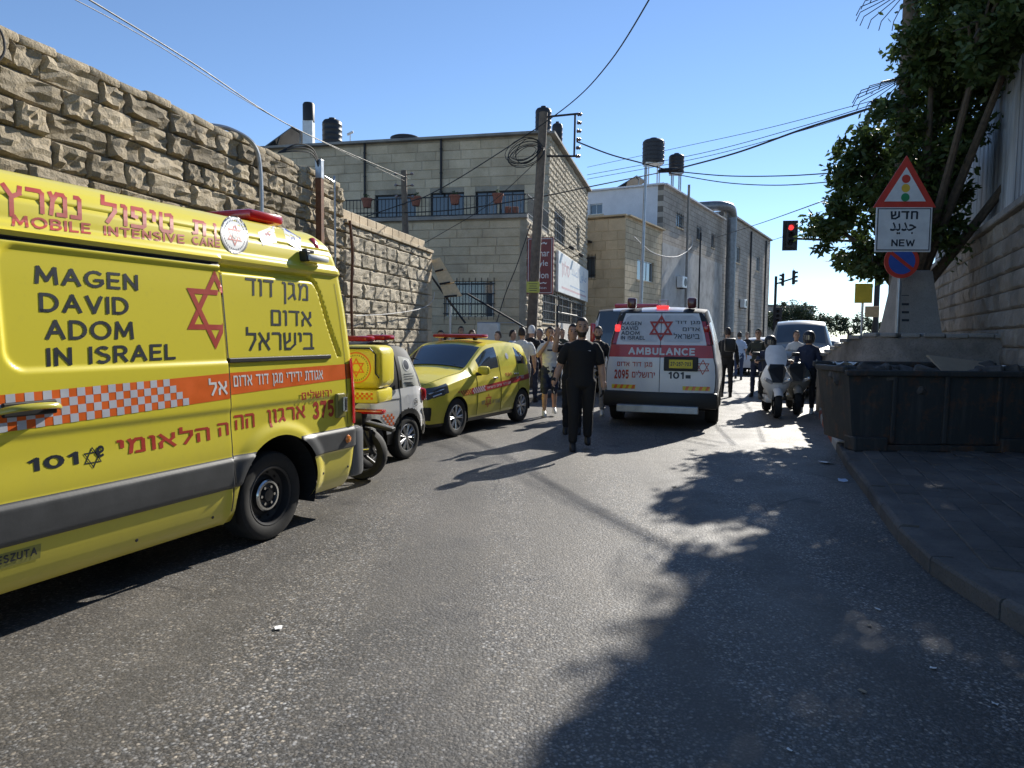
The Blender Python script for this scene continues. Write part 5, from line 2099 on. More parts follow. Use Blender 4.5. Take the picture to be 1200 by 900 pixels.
# the star is cut where the door overlaps the body
sv = MB()
star(sv, -0.555, 1.745, 0.275, 0.268, 0.13, lambda x, z, k: (x, k * 0.0005, z))
bm = bmesh.new()
bv = [bm.verts.new(v) for v in sv.v]
for f in sv.f:
    bm.faces.new([bv[i] for i in f])
bmesh.ops.bisect_plane(bm, geom=bm.verts[:] + bm.edges[:] + bm.faces[:], plane_co=(-0.487, 0, 0), plane_no=(1, 0, 0), clear_outer=True)
for k in range(1, 18):
    bmesh.ops.bisect_plane(bm, geom=bm.verts[:] + bm.edges[:] + bm.faces[:], plane_co=(0, 0, 1.45 + k * 0.035), plane_no=(0, 0, 1))
bm.verts.index_update()
red.add([fD(v.co.x, v.co.z, v.co.y * 2000) for v in bm.verts], [[v.index for v in f.verts] for f in bm.faces])
bm.free()
lettering(wht, 'אגודת ידידי מגן דוד אדום', (-0.385, 1.192, 0.62, 1.292), vs_surf(0.0045), heb=True, th=0.17)
lettering(wht, 'אל', (-0.64, 1.165, -0.475, 1.285), vs_surf(0.0045), heb=True, th=0.17)
dark.build('dark_lettering', M['ink_dark'], V)
red.build('red_lettering', M['ink_red'], V)
wht.build('white_lettering', M['ink_white'], V)
m = MB()
fE = vapp(0.0032)
disc(m, -0.365, 2.27, 0.132, fE, 0, rz=0.125, rings_=7, n=40)
ring(m, -0.365, 2.27, 0.118, 0.132, vapp(0.0055), 1)
star(m, -0.365, 2.27, 0.078, 0.078, 0.12, vapp(0.0055), 2)
disc(m, -0.365, 2.27, 0.025, vapp(0.0075), 1, n=12)
for k in range(36):     # ring of tiny writing
    a = 2 * math.pi * k / 36
    rect(m, -0.365 + 0.1 * math.cos(a) - .003, 2.27 + 0.1 * math.sin(a) - .006, -0.365 + 0.1 * math.cos(a) + .003, 2.27 + 0.1 * math.sin(a) + .006, vapp(0.0055), 1)
# crossed flags
for (pts_, c_) in (([(-0.14, 2.32), (0.03, 2.39), (0.06, 2.27), (-0.09, 2.23)], 0), ([(0.13, 2.39), (0.34, 2.34), (0.33, 2.235), (0.17, 2.29)], 0)):
    P4 = [Vector((x, z)) for x, z in pts_]
    vv = []
    for a in range(7):
        for b in range(7):
            q_ = P4[0].lerp(P4[1], b / 6).lerp(P4[3].lerp(P4[2], b / 6), a / 6)
            vv.append(fE(q_.x, q_.y, 0))
    m.add(vv, [(a * 7 + b, (a + 1) * 7 + b, (a + 1) * 7 + b + 1, a * 7 + b + 1) for a in range(6) for b in range(6)], 0)
star(m, -0.035, 2.305, 0.035, 0.035, 0.14, vapp(0.0065), 2)
star(m, 0.245, 2.315, 0.030, 0.030, 0.14, vapp(0.0065), 3)
for (a, b) in (((0.15, 2.375), (0.33, 2.325)), ((0.18, 2.30), (0.33, 2.25))):
    m.add([vapp(0.0065)(*a), vapp(0.0065)(*b), vapp(0.0065)(b[0], b[1] + .014), vapp(0.0065)(a[0], a[1] + .014)], [(0, 1, 2, 3)], 3)
for (a, b) in (((0.12, 2.39), (0.155, 2.11)), ((0.035, 2.39), (0.20, 2.11))):
    m.add([fE(a[0], a[1]), fE(b[0], b[1]), fE(b[0] + .008, b[1]), fE(a[0] + .008, a[1])], [(0, 1, 2, 3)], 1)
m.build('emblems', [M['ink_white'], M['ink_dark'], M['ink_red'], plain('flag_blue', (0.05, 0.10, 0.4), 0.4)], V)

# fittings: black strips drawn as the door gap's shade and the rear seam
for (xg, z0, z1, hw) in ((DOOR_X + 0.004, 0.33, 2.06, 0.006), (0.945, 0.80, 2.02, 0.003)):
    m = MB()
    n = 50
    vv = []
    for k in range(n + 1):
        z = lerp(z0, z1, k / n)
        p0, p1 = vpos(xg - hw, z, False), vpos(xg + hw, z, False)
        l_ = 0.004 + (0.014 if xg < 0 else 0.001)
        yy = min(vpos(xg - hw, z).y, vpos(xg + hw, z).y) if xg > 0 else vpos(xg + hw, z).y
        vv += [(p0.x, yy - 0.002, z), (p1.x, yy - 0.002, z)]
    m.add(vv, [(2 * k, 2 * k + 1, 2 * k + 3, 2 * k + 2) for k in range(n)])
    m.build('panel_gap', M['black'], V)
m = MB()
for (x, z) in ((-2.02, 0.33), (-1.2, 0.33), (-0.6, 0.33), (0.62, 0.42), (0.98, 0.42)):
    p0 = vpos(x, z)
    m.lathe([(0, .004), (.010, .003), (.012, 0)], Matrix.Translation((p0.x, p0.y - 0.001, p0.z)) @ Matrix.Rotation(R(90), 4, 'X'), n=8)
m.build('sill_screws', M['black'], V)
m = MB()
m.rbox((0.15, 0.022, 1.398), (1.15, 0.030, 0.034), 0.006)
m.build('door_track', M['black'], V)
m = MB()
m.tube(catmull([(-1.99, -0.03, 1.19), (-1.94, -0.085, 1.205), (-1.84, -0.10, 1.21), (-1.74, -0.085, 1.205), (-1.69, -0.03, 1.19)], 5), 0.022, 10, flat=0.7)
dh = m.build('door_handle', plain('olive_door_handle', (0.42, 0.38, 0.05), 0.25, coat=0.5), V, smooth=True)
m = MB()
m.rbox((-1.84, -0.030, 1.195), (0.28, 0.02, 0.075), 0.008)
m.build('handle_recess', M['black'], V)
m = MB()
m.rbox((0.60, 0.055, 2.205), (0.26, 0.075, 0.052), 0.02)
sl_ = m.build('scene_light', M['sign_white'], V, smooth=True)
m = MB()
m.rbox((0.475, 0.075, 2.215), (0.05, 0.08, 0.085), 0.01)
m.rbox((0.53, 0.085, 2.26), (0.11, 0.05, 0.035), 0.01)
m.build('light_bracket', M['black'], sl_)
m = MB()
m.rbox((0.72, 0.175, 2.345), (0.075, 0.05, 0.11), 0.024, M=Matrix.Rotation(R(-28), 3, 'X'))
m.build('marker_lamp', M['lamp_red'], V, smooth=True)
m = MB()
vv = []
for j in range(13):
    z = lerp(0.80, 1.375, j / 12)
    for i in range(5):
        p = vpos(lerp(0.995, 1.13, i / 4), z, False)
        vv.append((p.x + 0.004, p.y - 0.014, p.z))
m.add(vv, [(j * 5 + i, j * 5 + i + 1, (j + 1) * 5 + i + 1, (j + 1) * 5 + i) for j in range(12) for i in range(4)])
m.rbox((1.14, 0.16, 1.09), (0.05, 0.12, 0.56), 0.02)
m.build('tail_lamp', M['lamp_red'], V, smooth=True)
m = MB()
m.rbox((1.145, 0.15, 0.53), (0.19, 0.26, 0.46), 0.05)
m.rbox((1.19, 1.0, 0.47), (0.14, 1.8, 0.28), 0.04)
m.build('rear_bumper', plain('grey_bumper', (0.13, 0.135, 0.14), 0.45), V, smooth=True)
m = MB()
m.lathe([(0, 0.018), (0.028, 0.014), (0.036, 0)], Matrix.Translation((0.915, -0.022, 0.675)) @ Matrix.Rotation(R(90), 4, 'X'), n=16)
m.build('side_marker', M['lamp_amber'], V, smooth=True)
m = MB()
m.rbox((0.83, 0.01, 0.975), (0.12, 0.06, 0.21), 0.012)
la = m.build('side_latch', plain('olive_latch_plate', (0.22, 0.20, 0.05), 0.35), V)
m = MB()
m.rbox((0.855, -0.03, 0.985), (0.05, 0.04, 0.13), 0.012)
m.build('latch_handle', M['chrome'], la)
m = MB()
f2 = vs_surf(0.003)
rect(m, -2.02, 0.395, -1.80, 0.475, f2, 0, 4, 2)
lettering(m, 'TESZUTA', (-2.06, 0.42, -1.82, 0.465), vs_surf(0.006), 1, bold=0.03)
m.build('supplier_plate', [plain('olive_plate', (0.30, 0.28, 0.06), 0.4), M['ink_dark']], V)
t_ = MB()
t_.rbox((0.45, 1.0, 2.54), (0.40, 1.15, 0.085), 0.03)
t_.build('light_bar', M['lamp_red'], V, smooth=True)
m = MB()
m.rbox((-0.78, 0.10, 0.27), (0.10, 0.06, 0.04), 0.01)
m.build('jack_point', M['galv'], V)
m = MB()
m.rbox((-3.35, -0.15, 1.62), (0.12, 0.22, 0.36), 0.04)
m.build('mirror', M['black'], V, smooth=True)


# ------------------------------------------------------------------ general car body
class Car:
    def __init__(s, label, cat, loc, heading, tabs, W, wheels, R_arch, res=0.022, name='parked_car', warp=None, group=None):
        """tabs: zt roof line, zb belt line, yw half width, yr half width of roof edge, zs sill; x runs front to rear, -y is the near side"""
        s.root = thing(name, label, cat, loc, face_rz(heading), group)
        s.T = {k: smooth_tab(v, 0.02, 0.08 if k != 'zs' else 0.02) for k, v in tabs.items()}
        s.W, s.wheels, s.R = W, wheels, R_arch
        s.warp = warp
        s.res = res
        s.x0, s.x1 = tabs['zt'][0][0], tabs['zt'][-1][0]

    def g(s, k, x):
        return interp(s.T[k], x)

    def sec(s, x, t):
        """t 0..1 sill to belt, 1..2 belt to roof edge, 2..3 roof edge to centre; returns y (positive half), z"""
        zt_, zb_, yw, yr, zs_ = (s.g(k, x) for k in ('zt', 'zb', 'yw', 'yr', 'zs'))
        if t <= 1:
            z = lerp(zs_, zb_, t)
            y = yw * interp([(0, .93), (.12, .965), (.4, .998), (.62, 1.0), (.85, .985), (1, .955)], t)
        elif t <= 2:
            u = t - 1
            z = lerp(zb_, zt_ - (0.05 if zt_ - zb_ > 0.12 else 0.35 * (zt_ - zb_)), u)
            y = lerp(yw * .955, yr, u ** 1.05) + 0.02 * math.sin(math.pi * u) * (zt_ - zb_ > 0.2)
        else:
            u = t - 2
            ze = zt_ - (0.05 if zt_ - zb_ > 0.12 else 0.35 * (zt_ - zb_))
            z = ze + (zt_ - ze) * math.sin(u * math.pi / 2) ** 0.9
            y = yr * (1 - u)
        return y, z

    def side(s, x, z, lift=0.003, sy=-1):
        """point on the near side at height z"""
        lo, hi = 0.0, 2.0
        for _ in range(22):
            mid = (lo + hi) / 2
            if s.sec(x, mid)[1] < z:
                lo = mid
            else:
                hi = mid
        y, zz = s.sec(x, lo)
        p = Vector((x, sy * (y + lift), z))
        return s.warp(p) if s.warp else p

    def fn(s, lift=0.003, sy=-1):
        return lambda x, z, k=0: s.side(x, z, lift + k * 0.0005, sy)

    def body(s, region, mats, caps=True, bodymat='yellow'):
        res = s.res
        nx = max(4, int((s.x1 - s.x0) / res))
        nl = 22 if res > 0.02 else 48
        ts = [i / nl for i in range(nl)] + [1 + i / 16 for i in range(16)] + [2 + i / 14 for i in range(15)]
        X = [s.x0 + (s.x1 - s.x0) * i / nx for i in range(nx + 1)]
        V_, raw = [], []
        for x in X:
            for sgn in (-1, 1):
                for t in ts:
                    y, z = s.sec(x, t)
                    p = Vector((x, sgn * y, z))
                    for wx, wr in s.wheels:
                        if t < 1:
                            dr = math.hypot(p.x - wx, p.z - wr)
                            if abs(dr - s.R) < res * 0.62 and dr > 1e-4:
                                p.x = wx + (p.x - wx) * s.R / dr
                                p.z = wr + (p.z - wr) * s.R / dr
                    raw.append((x, t, sgn))
                    V_.append(s.warp(p) if s.warp else p)
        nt = len(ts)
        groups = {}
        for i in range(nx):
            for si, sgn in enumerate((-1, 1)):
                for j in range(nt - 1):
                    a = (i * 2 + si) * nt + j
                    b = ((i + 1) * 2 + si) * nt + j
                    xm, tm = (X[i] + X[i + 1]) / 2, (ts[j] + ts[j + 1]) / 2
                    ym, zm = s.sec(xm, tm)
                    if tm < 1 and any(math.hypot(xm - wx, zm - wr) < s.R for wx, wr in s.wheels):
                        continue
                    f = (a, b, b + 1, a + 1) if sgn < 0 else (b, a, a + 1, b + 1)
                    groups.setdefault(region(xm, ym, zm, tm, sgn), []).append(f)
        # floor and end caps
        for i, flip in ((0, True), (nx, False)):
            L_ = [(i * 2) * nt + j for j in range(nt)]
            Rr = [(i * 2 + 1) * nt + j for j in range(nt)]
            for j in range(nt - 1):
                f = (L_[j], Rr[j], Rr[j + 1], L_[j + 1])
                groups.setdefault('body', []).append(f if not flip else f[::-1])
        out = {}
        split_ = []
        for name in list(groups):
            if name == 'body':
                continue
            F = groups[name]
            par = {}

            def root_(a):
                while par[a] != a:
                    par[a] = par[par[a]]
                    a = par[a]
                return a
            for f in F:
                for i in f:
                    par.setdefault(i, i)
                for i in f[1:]:
                    par[root_(i)] = root_(f[0])
            isl = {}
            for f in F:
                isl.setdefault(root_(f[0]), []).append(f)
            for G_ in isl.values():
                if len(G_) < 10:
                    groups['body'] += G_
                else:
                    split_.append((name, G_))
        for name, F in [('body', groups['body'])] + split_:
            used = sorted({i for f in F for i in f})
            mp = {u: k for k, u in enumerate(used)}
            m_ = MB()
            m_.v = [tuple(V_[u]) for u in used]
            m_.f = [tuple(mp[i] for i in f) for f in F]
            m_.m = [0] * len(F)
            nm, mt = mats[name]
            out[name] = m_.build(nm, mt, s.root, smooth=True)
        # underside and wheel wells
        m_ = MB()
        xa, xb = s.x0 + 0.15, s.x1 - 0.12
        zs_ = s.g('zs', (xa + xb) / 2)
        m_.box(((xa + xb) / 2, 0, zs_ + 0.10), (xb - xa, s.W * 0.72, 0.16))
        m_.build('floor_pan', M['under'], s.root)
        for wx, wr in s.wheels:
            for sgn in (-1, 1):
                m_ = MB()
                yw = s.g('yw', wx) * 0.985
                n = 20
                vv_ = []
                for k in range(n + 1):
                    a = R(-15 + 210 * k / n)
                    for y in (yw, yw - 0.34):
                        p = Vector((wx + (s.R + .003) * math.cos(a), sgn * y, wr + (s.R + .003) * math.sin(a)))
                        vv_.append(p)
                m_.add(vv_, [(2 * k, 2 * k + 1, 2 * k + 3, 2 * k + 2) for k in range(n)])
                y = sgn * (yw - 0.34)
                m_.add([(wx - s.R, y, zs_), (wx + s.R, y, zs_), (wx + s.R, y, wr + s.R), (wx - s.R, y, wr + s.R)], [(0, 1, 2, 3)])
                m_.build('wheel_well', M['under'], s.root)
        return out

    def put_wheels(s, r, width, style='alloy', spokes=7, rimm=None):
        w0 = None
        for wx, wr in s.wheels:
            y = s.g('yw', wx) - width / 2 - 0.012
            if w0 is None:
                w0 = wheel(s.root, wx, -y, r, width, -1, style, spokes, rimm)
            else:
                copy_wheel(w0, s.root, wx, -y, False)
            copy_wheel(w0, s.root, wx, y, True)


def loc_from(side_pt, heading, inward):
    """root position when the near side touches side_pt"""
    d_ = hd(heading)
    n_ = Vector((-d_.y, d_.x, 0))
    p = Vector((side_pt[0], side_pt[1], 0)) + n_ * inward
    return p


# yellow hatchback
KH = 26.5
K = Car('yellow compact hatchback with red checkered stripe and red roof light bar', 'car', loc_from((-0.83, 11.08), KH, 0.80), KH, dict(
    zt=[(-0.74, 0.62), (-0.70, 0.78), (-0.52, 0.90), (-0.1, 0.985), (0.30, 1.04), (0.42, 1.07), (1.06, 1.43), (1.20, 1.47), (1.5, 1.50), (1.9, 1.51), (2.35, 1.49), (2.66, 1.44), (2.76, 1.32), (2.89, 1.0), (2.93, 0.55)],
    zb=[(-0.74, 0.50), (-0.70, 0.66), (-0.5, 0.77), (0.3, 0.91), (1.0, 0.95), (2.2, 1.02), (2.7, 1.0), (2.88, 0.86), (2.93, 0.5)],
    yw=[(-0.74, 0.42), (-0.70, 0.56), (-0.60, 0.68), (-0.35, 0.775), (0.1, 0.80), (1.5, 0.80), (2.45, 0.795), (2.75, 0.74), (2.88, 0.66), (2.93, 0.58)],
    yr=[(-0.74, 0.32), (-0.5, 0.60), (0.3, 0.69), (1.06, 0.62), (1.8, 0.62), (2.6, 0.60), (2.93, 0.58)],
    zs=[(-0.74, 0.30), (-0.6, 0.20), (0, 0.20), (2.6, 0.20), (2.93, 0.30)]), 1.6, [(0, 0.30), (2.31, 0.30)], 0.335, 0.0165)


def kreg(x, y, z, t, sgn):
    if 0.46 < x < 1.07 and t > 2.06:
        return 'windscreen'
    if 2.68 < x < 2.87 and t > 2.1:
        return 'rear_window'
    if 1.10 < t < 1.90:
        if 0.74 < x < 1.43 and t < 1.87:
            return 'front_window'
        if 1.50 < x < 2.10:
            return 'rear_panel'
        if 2.15 < x < 2.52 and t < 1.85 - (x - 2.15) * 1.1:
            return 'quarter_window'
    if x < -0.22 and -0.66 < x and t <= 1.95 and 0.60 + (x + .7) * 0.22 < z < 0.76 + (x + .7) * 0.18:
        return 'headlight'
    if x < -0.58 and 0.30 < z < 0.50 and y > 0.34 and t < 1:
        return 'fog'
    if x < -0.66 and z < 0.56 and y < 0.5 and t < 1:
        return 'fog'
    if 2.66 < x < 2.9 and 0.80 < z < 1.08 and t <= 1.2:
        return 'tail'
    if t < 0.09:
        return 'sill'
    return 'body'


kp = K.body(kreg, {'body': ('body', M['yellow']), 'windscreen': ('windscreen', M['glass']), 'rear_window': ('rear_window', M['glass']),
                   'front_window': ('side_window', M['glass']), 'rear_panel': ('window_panel', plain('yellow_film', (0.66, 0.60, 0.05), 0.3)), 'quarter_window': ('quarter_window', M['glass']),
                   'headlight': ('headlight', glass('dark_headlight', (0.05, 0.055, 0.06), 0.08)), 'fog': ('grille', M['black']), 'tail': ('tail_lamp', M['lamp_red']), 'sill': ('sill', M['black'])})
K.put_wheels(0.305, 0.185, 'alloy', 8)
m = MB()
for sy in (-1, 1):
    f = K.fn(0.004, sy)
    for a, b in (((-0.60, 0.70), (-0.34, 0.76)), ((-0.55, 0.66), (-0.40, 0.70))):
        m.tube([f(a[0], a[1]), f(b[0], b[1])], 0.012, 6)
m.build('headlight_trim', M['chrome'], K.root, smooth=True)
m = MB()
for x in (0.62, 1.46, 2.14):        # door joints
    pts_ = [K.side(x if z < 0.99 else x + (0.05 if x < 1 else 0), z, 0.001) for z in [0.28 + 0.05 * i for i in range(14 if x < 1 else 20)]]
    m.tube(pts_, 0.004, 4)
for (x, z) in ((1.30, 0.86), (2.05, 0.90)):
    pass
m.build('door_joint', M['black'], K.root)
for (x, z) in ((1.22, 0.86), (2.02, 0.90)):
    m = MB()
    p = K.side(x, z, 0.02)
    m.rbox(p, (0.17, 0.03, 0.03), 0.012)
    m.build('door_handle', M['chrome'], K.root, smooth=True)
m = MB()
f = K.fn(0.004)
g_ = K.fn(0.006)


def kz(x):
    return 0.615 + 0.055 * x + (0.02 if x > 1.8 else 0)


for (xa, xb) in ((0.42, 2.0), (2.0, 2.72)):
    n = 30
    vv = []
    for i in range(n + 1):
        x = lerp(xa, xb, i / n)
        vv += [f(x, kz(x)), f(x, kz(x) + 0.095)]
    m.add(vv, [(2 * i, 2 * i + 2, 2 * i + 3, 2 * i + 1) for i in range(n)], 0)
for c in range(30):
    for r_ in range(3):
        x = -0.02 + c * 0.034
        if (c + r_) % 2 == 0:
            continue
        if x < 0.42 or x > 0.62:
            z = kz(x) + 0.005 + r_ * 0.03
            if math.hypot(x, z - 0.30) < 0.36 or x > 0.95:
                continue
            m.add([f(x, z), f(x + .034, z), f(x + .034, z + .03), f(x, z + .03)], [(0, 1, 2, 3)], 0)
        z = kz(x) + 0.002 + r_ * 0.031
        if x > 0.44 and x < 0.85:
            m.add([g_(x, z), g_(x + .034, z), g_(x + .034, z + .031), g_(x, z + .031)], [(0, 1, 2, 3)], 1)
lettering(m, 'מגן דוד אדום בישראל', (0.92, 0.70, 1.80, 0.755), lambda x, z, k: g_(x, z + 0.055 * (x - 1.3), k), 1, heb=True, th=0.17)
lettering(m, 'מד"א', (2.05, 0.80, 2.35, 0.86), g_, 1, heb=True, th=0.17)
star(m, 0.98, 0.49, 0.125, 0.125, 0.12, K.fn(0.005), 2)
lettering(m, '101', (0.74, 0.44, 0.85, 0.51), K.fn(0.005), 3, bold=0.04)
lettering(m, 'IN ISRAEL', (1.14, 0.43, 1.42, 0.50), K.fn(0.005), 3)
disc(m, 1.80, 1.22, 0.055, K.fn(0.005), 1, n=18)
lettering(m, '131', (1.62, 0.87, 1.86, 0.93), K.fn(0.005), 2, bold=0.03)
m.build('livery', [M['film_red'], M['film_silver'], M['ink_red'], plain('grey_lettering', (0.2, 0.22, 0.2), 0.5)], K.root)
m = MB()
p = K.side(0.66, 0.98, 0.12)
m.rbox(p + Vector((0.02, 0, 0.03)), (0.12, 0.20, 0.14), 0.045)
m.build('mirror', M['yellow'], K.root, smooth=True)
m = MB()
m.tube([K.side(0.64, 0.95, 0.0), p + Vector((0, 0.03, -0.02))], 0.03, 8)
m.build('mirror_arm', M['black'], K.root)
m = MB()
m.rbox((1.40, 0, 1.565), (0.24, 1.02, 0.065), 0.03)
m.build('light_bar', M['lamp_red'], K.root, smooth=True)
m = MB()
m.rbox((1.40, -0.3, 1.52), (0.08, 0.06, 0.06), 0.01)
m.rbox((1.40, 0.3, 1.52), (0.08, 0.06, 0.06), 0.01)
m.build('bar_mount', M['black'], K.root)

m = MB()
for sgn in (-1, 1):
    pts_ = []
    for k in range(12):
        x = lerp(-0.62, 0.44, k / 11)
        y, z = K.sec(x, 2.0)
        pts_.append((x, sgn * (y * 0.97), z + 0.004))
    m.tube(pts_, 0.004, 4)
pts_ = [(0.45, lerp(-0.62, 0.62, k / 10), K.sec(0.45, 2 + (1 - abs(lerp(-0.62, 0.62, k / 10)) / K.g('yr', 0.45)))[1] + 0.006) for k in range(11)]
m.tube(pts_, 0.010, 5)
for a, b in ((-0.45, 0.05), (0.05, 0.5)):
    m.tube([(0.50, a, 1.09), (0.66, b, 1.185)], 0.008, 5)
m.build('bonnet_joint', M['black'], K.root)
m = MB()
m.rbox((-0.735, 0, 0.60), (0.03, 0.62, 0.06), 0.012)
m.rbox((-0.745, 0, 0.46), (0.02, 0.46, 0.11), 0.005)
m.build('front_grille', M['black'], K.root)

# small white and black micro car
CH = 25.0
def shrink(d_):
    return {k: [(x * 0.78 if x < 0 else x, v_) for x, v_ in t] for k, t in d_.items()}


C = Car('white and black microcar with red lamps parked behind the near yellow van', 'microcar', loc_from((-1.30, 9.06), CH, 0.62), CH, shrink(dict(
    zt=[(-1.42, 0.60), (-1.35, 0.82), (-1.15, 0.95), (-0.75, 1.35), (-0.45, 1.47), (-0.1, 1.50), (0.18, 1.44), (0.36, 1.25), (0.47, 1.0), (0.56, 0.78), (0.60, 0.48)],
    zb=[(-1.42, 0.5), (-1.3, 0.75), (-0.9, 0.88), (0.2, 0.93), (0.42, 0.90), (0.54, 0.70), (0.60, 0.42)],
    yw=[(-1.42, 0.40), (-1.3, 0.52), (-1.0, 0.60), (0.2, 0.62), (0.44, 0.56), (0.56, 0.46), (0.60, 0.42)],
    yr=[(-1.42, 0.30), (-0.8, 0.46), (0.1, 0.46), (0.36, 0.44), (0.60, 0.40)],
    zs=[(-1.42, 0.3), (-1.2, 0.22), (0.4, 0.24), (0.60, 0.34)])), 1.24, [(-0.75, 0.28), (0, 0.28)], 0.31, 0.0165, name='micro_car')


def creg(x, y, z, t, sgn):
    if -0.93 < x < -0.56 and t > 2.1:
        return 'windscreen'
    if t > 1.03:
        if -0.16 < x < 0.42 and t < 1.9 and z < 1.44 - max(0, x) * 0.7:
            if x < 0.31 - (z - 0.93) * 0.42 and x > -0.10 and t < 1.74:
                return 'panel'
        return 'black'
    if t < 1 and math.hypot(x, z - 0.28) < 0.375:
        return 'arch'
    if t < 0.2:
        return 'arch'
    return 'body'


C.body(creg, {'body': ('body', M['white_car']), 'windscreen': ('windscreen', M['glass']), 'black': ('roof', M['black']), 'panel': ('quarter_panel', plain('grey_white_panel', (0.52, 0.52, 0.46), 0.4)),
              'arch': ('wheel_arch_trim', M['black'])})
C.put_wheels(0.275, 0.165, 'alloy', 9)
m = MB()
p = C.side(0.40, 0.80, 0.0)
m.rbox(p, (0.13, 0.10, 0.18), 0.05)
m.build('tail_lamp', M['lamp_red'], C.root, smooth=True)
m = MB()
m.rbox((-0.42, -0.18, 1.53), (0.20, 0.32, 0.07), 0.03)
m.rbox((-0.12, -0.26, 1.545), (0.24, 0.30, 0.07), 0.03)
m.build('roof_lamp', M['lamp_red'], C.root, smooth=True)
m = MB()
f = C.fn(0.004)
disc(m, 0.04, 1.20, 0.062, f, 0, n=20)
ring(m, 0.04, 1.20, 0.062, 0.075, f, 2)
for k, z in enumerate((1.08, 1.05, 1.02)):
    rect(m, -0.06, z, 0.14 + 0.03 * (k % 2), z + 0.007, f, 0)
for k in range(3):
    m.tube([f(-0.05 + k * .02, 0.985 - k * 0.02), f(0.12 + k * 0.02, 0.975 - k * 0.02)], 0.004, 4, 0)
ring(m, 0.16, 0.72, 0.043, 0.050, C.fn(0.005), 0)
lettering(m, '28', (0.132, 0.70, 0.19, 0.745), C.fn(0.005), 0, bold=0.03)
ring(m, 0.0, 0.77, 0.058, 0.063, C.fn(0.004), 3)
for r_ in range(5):
    for c in range(12):
        if (r_ + c) % 2:
            continue
        x, z = -0.80 + c * 0.04, 0.44 + r_ * 0.036
        if math.hypot(x, z - .28) < 0.39 or math.hypot(x + 0.75, z - .28) < 0.33:
            continue
        rect(m, x, z, x + 0.04, z + 0.036, f, 1)
m.build('livery', [M['ink_dark'], M['ink_orange'], M['ink_white'], M['film_silver']], C.root)
m = MB()
m.tube([C.side(-0.17, z, 0.001) for z in [0.32 + 0.06 * i for i in range(18)]], 0.004, 4)
m.tube([C.side(-0.17, 0.93, 0.03), C.side(-0.17, 1.02, 0.03)], 0.015, 6)
m.tube([C.side(x, 0.79, 0.002) for x in (-0.6, -0.45, -0.3, -0.19)], 0.004, 4)
m.build('door_joint', M['black'], C.root)
m = MB()
m.tube(catmull([C.side(0.33, 0.62, 0.01), C.side(0.50, 0.42, 0.03), C.side(0.53, 0.26, 0.04)], 4), 0.012, 6)
m.build('trim_strip', M['chrome'], C.root)
m = MB()
m.tube([(0.0, -0.1, 1.50), (0.16, -0.1, 1.60)], 0.008, 6)
m.build('aerial', M['black'], C.root)

# ------------------------------------------------------------------ white ambulance seen from behind
AH = 17.0
aw = 1.0


def awarp(p):
    k = sstep(4.3, 5.35, p.x)
    lean = interp([(0, 0.0), (0.6, 0.0), (1.2, 0.02), (1.5, 0.06), (2.14, 0.20)], p.z)
    return Vector((p.x - lean * k, p.y, p.z))


def make_ambulance(label, loc, heading, mats, rear=True):
    # x runs front to rear here too: the rear end looks at us when heading is turned by 180
    A_ = Car(label, 'ambulance', loc, heading, dict(
        zt=[(0, 0.95), (0.05, 1.05), (0.9, 1.25), (1.0, 1.28), (1.7, 2.02), (1.9, 2.09), (3.5, 2.14), (5.0, 2.13), (5.30, 2.09), (5.36, 2.04)],
        zb=[(0, 0.8), (0.1, 0.95), (0.9, 1.12), (1.5, 1.2), (5.2, 1.22), (5.36, 1.22)],
        yw=[(0, 0.80), (0.1, 0.92), (0.5, 1.0), (4.9, 1.01), (5.22, 0.995), (5.32, 0.97), (5.36, 0.93)],
        yr=[(0, 0.7), (0.9, 0.8), (1.7, 0.74), (5.2, 0.765), (5.36, 0.72)],
        zs=[(0, 0.4), (0.3, 0.33), (5.1, 0.33), (5.36, 0.45)]), 2.0, [(0.95, 0.36), (4.35, 0.36)], 0.40, 0.045, name='ambulance', warp=awarp)

    def reg(x, y, z, t, sgn):
        if 1.05 < x < 1.65 and t > 2.06:
            return 'windscreen'
        if 1.12 < t < 1.8 and 1.45 < x < 2.4:
            return 'win'
        if x > 5.0 and (t > 1.75) and (t < 2.5):
            return 'black'
        if t < 1.0 and x > 0.4 and 1.08 < z < 1.24 and False:
            return 'stripe'
        if t < 0.1:
            return 'black'
        return 'body'
    A_.body(reg, {'body': ('body', mats['body']), 'windscreen': ('windscreen', M['glass']), 'win': ('side_window', M['glass']), 'black': ('roof_trim', M['black'])})
    A_.put_wheels(0.36, 0.24, 'alloy', 6)
    return A_


def on_rear(p0):
    return p0


# root so that the rear centre stands at (2.62, 12.6), the van pointing away
rc = Vector((2.60, 12.60, 0)) + hd(AH) * 5.36
A1 = make_ambulance('white ambulance seen from behind with red AMBULANCE stripe across its doors', rc, AH + 180, {'body': M['white_car']})
root = A1.root
# rear doors: y here runs to the left in the picture when looking at the rear, so u = -y ... rear plane x = 5.36


def rear(u, z, k=0, lift=0.0):
    """u to the right as seen from behind"""
    lean = interp([(0, 0.0), (0.6, 0.0), (1.2, 0.02), (1.5, 0.06), (2.14, 0.20)], z)
    bul = 0.055 * (1 - (abs(u) / 1.0) ** 2.5)
    return Vector((5.355 - lean + bul + lift + k * 0.0006, u, z))


def halfw(z):
    lo, hi = 0.0, 3.0
    for _ in range(20):
        mid = (lo + hi) / 2
        if A1.sec(5.33, mid)[1] < z:
            lo = mid
        else:
            hi = mid
    return A1.sec(5.33, lo)[0] + 0.0


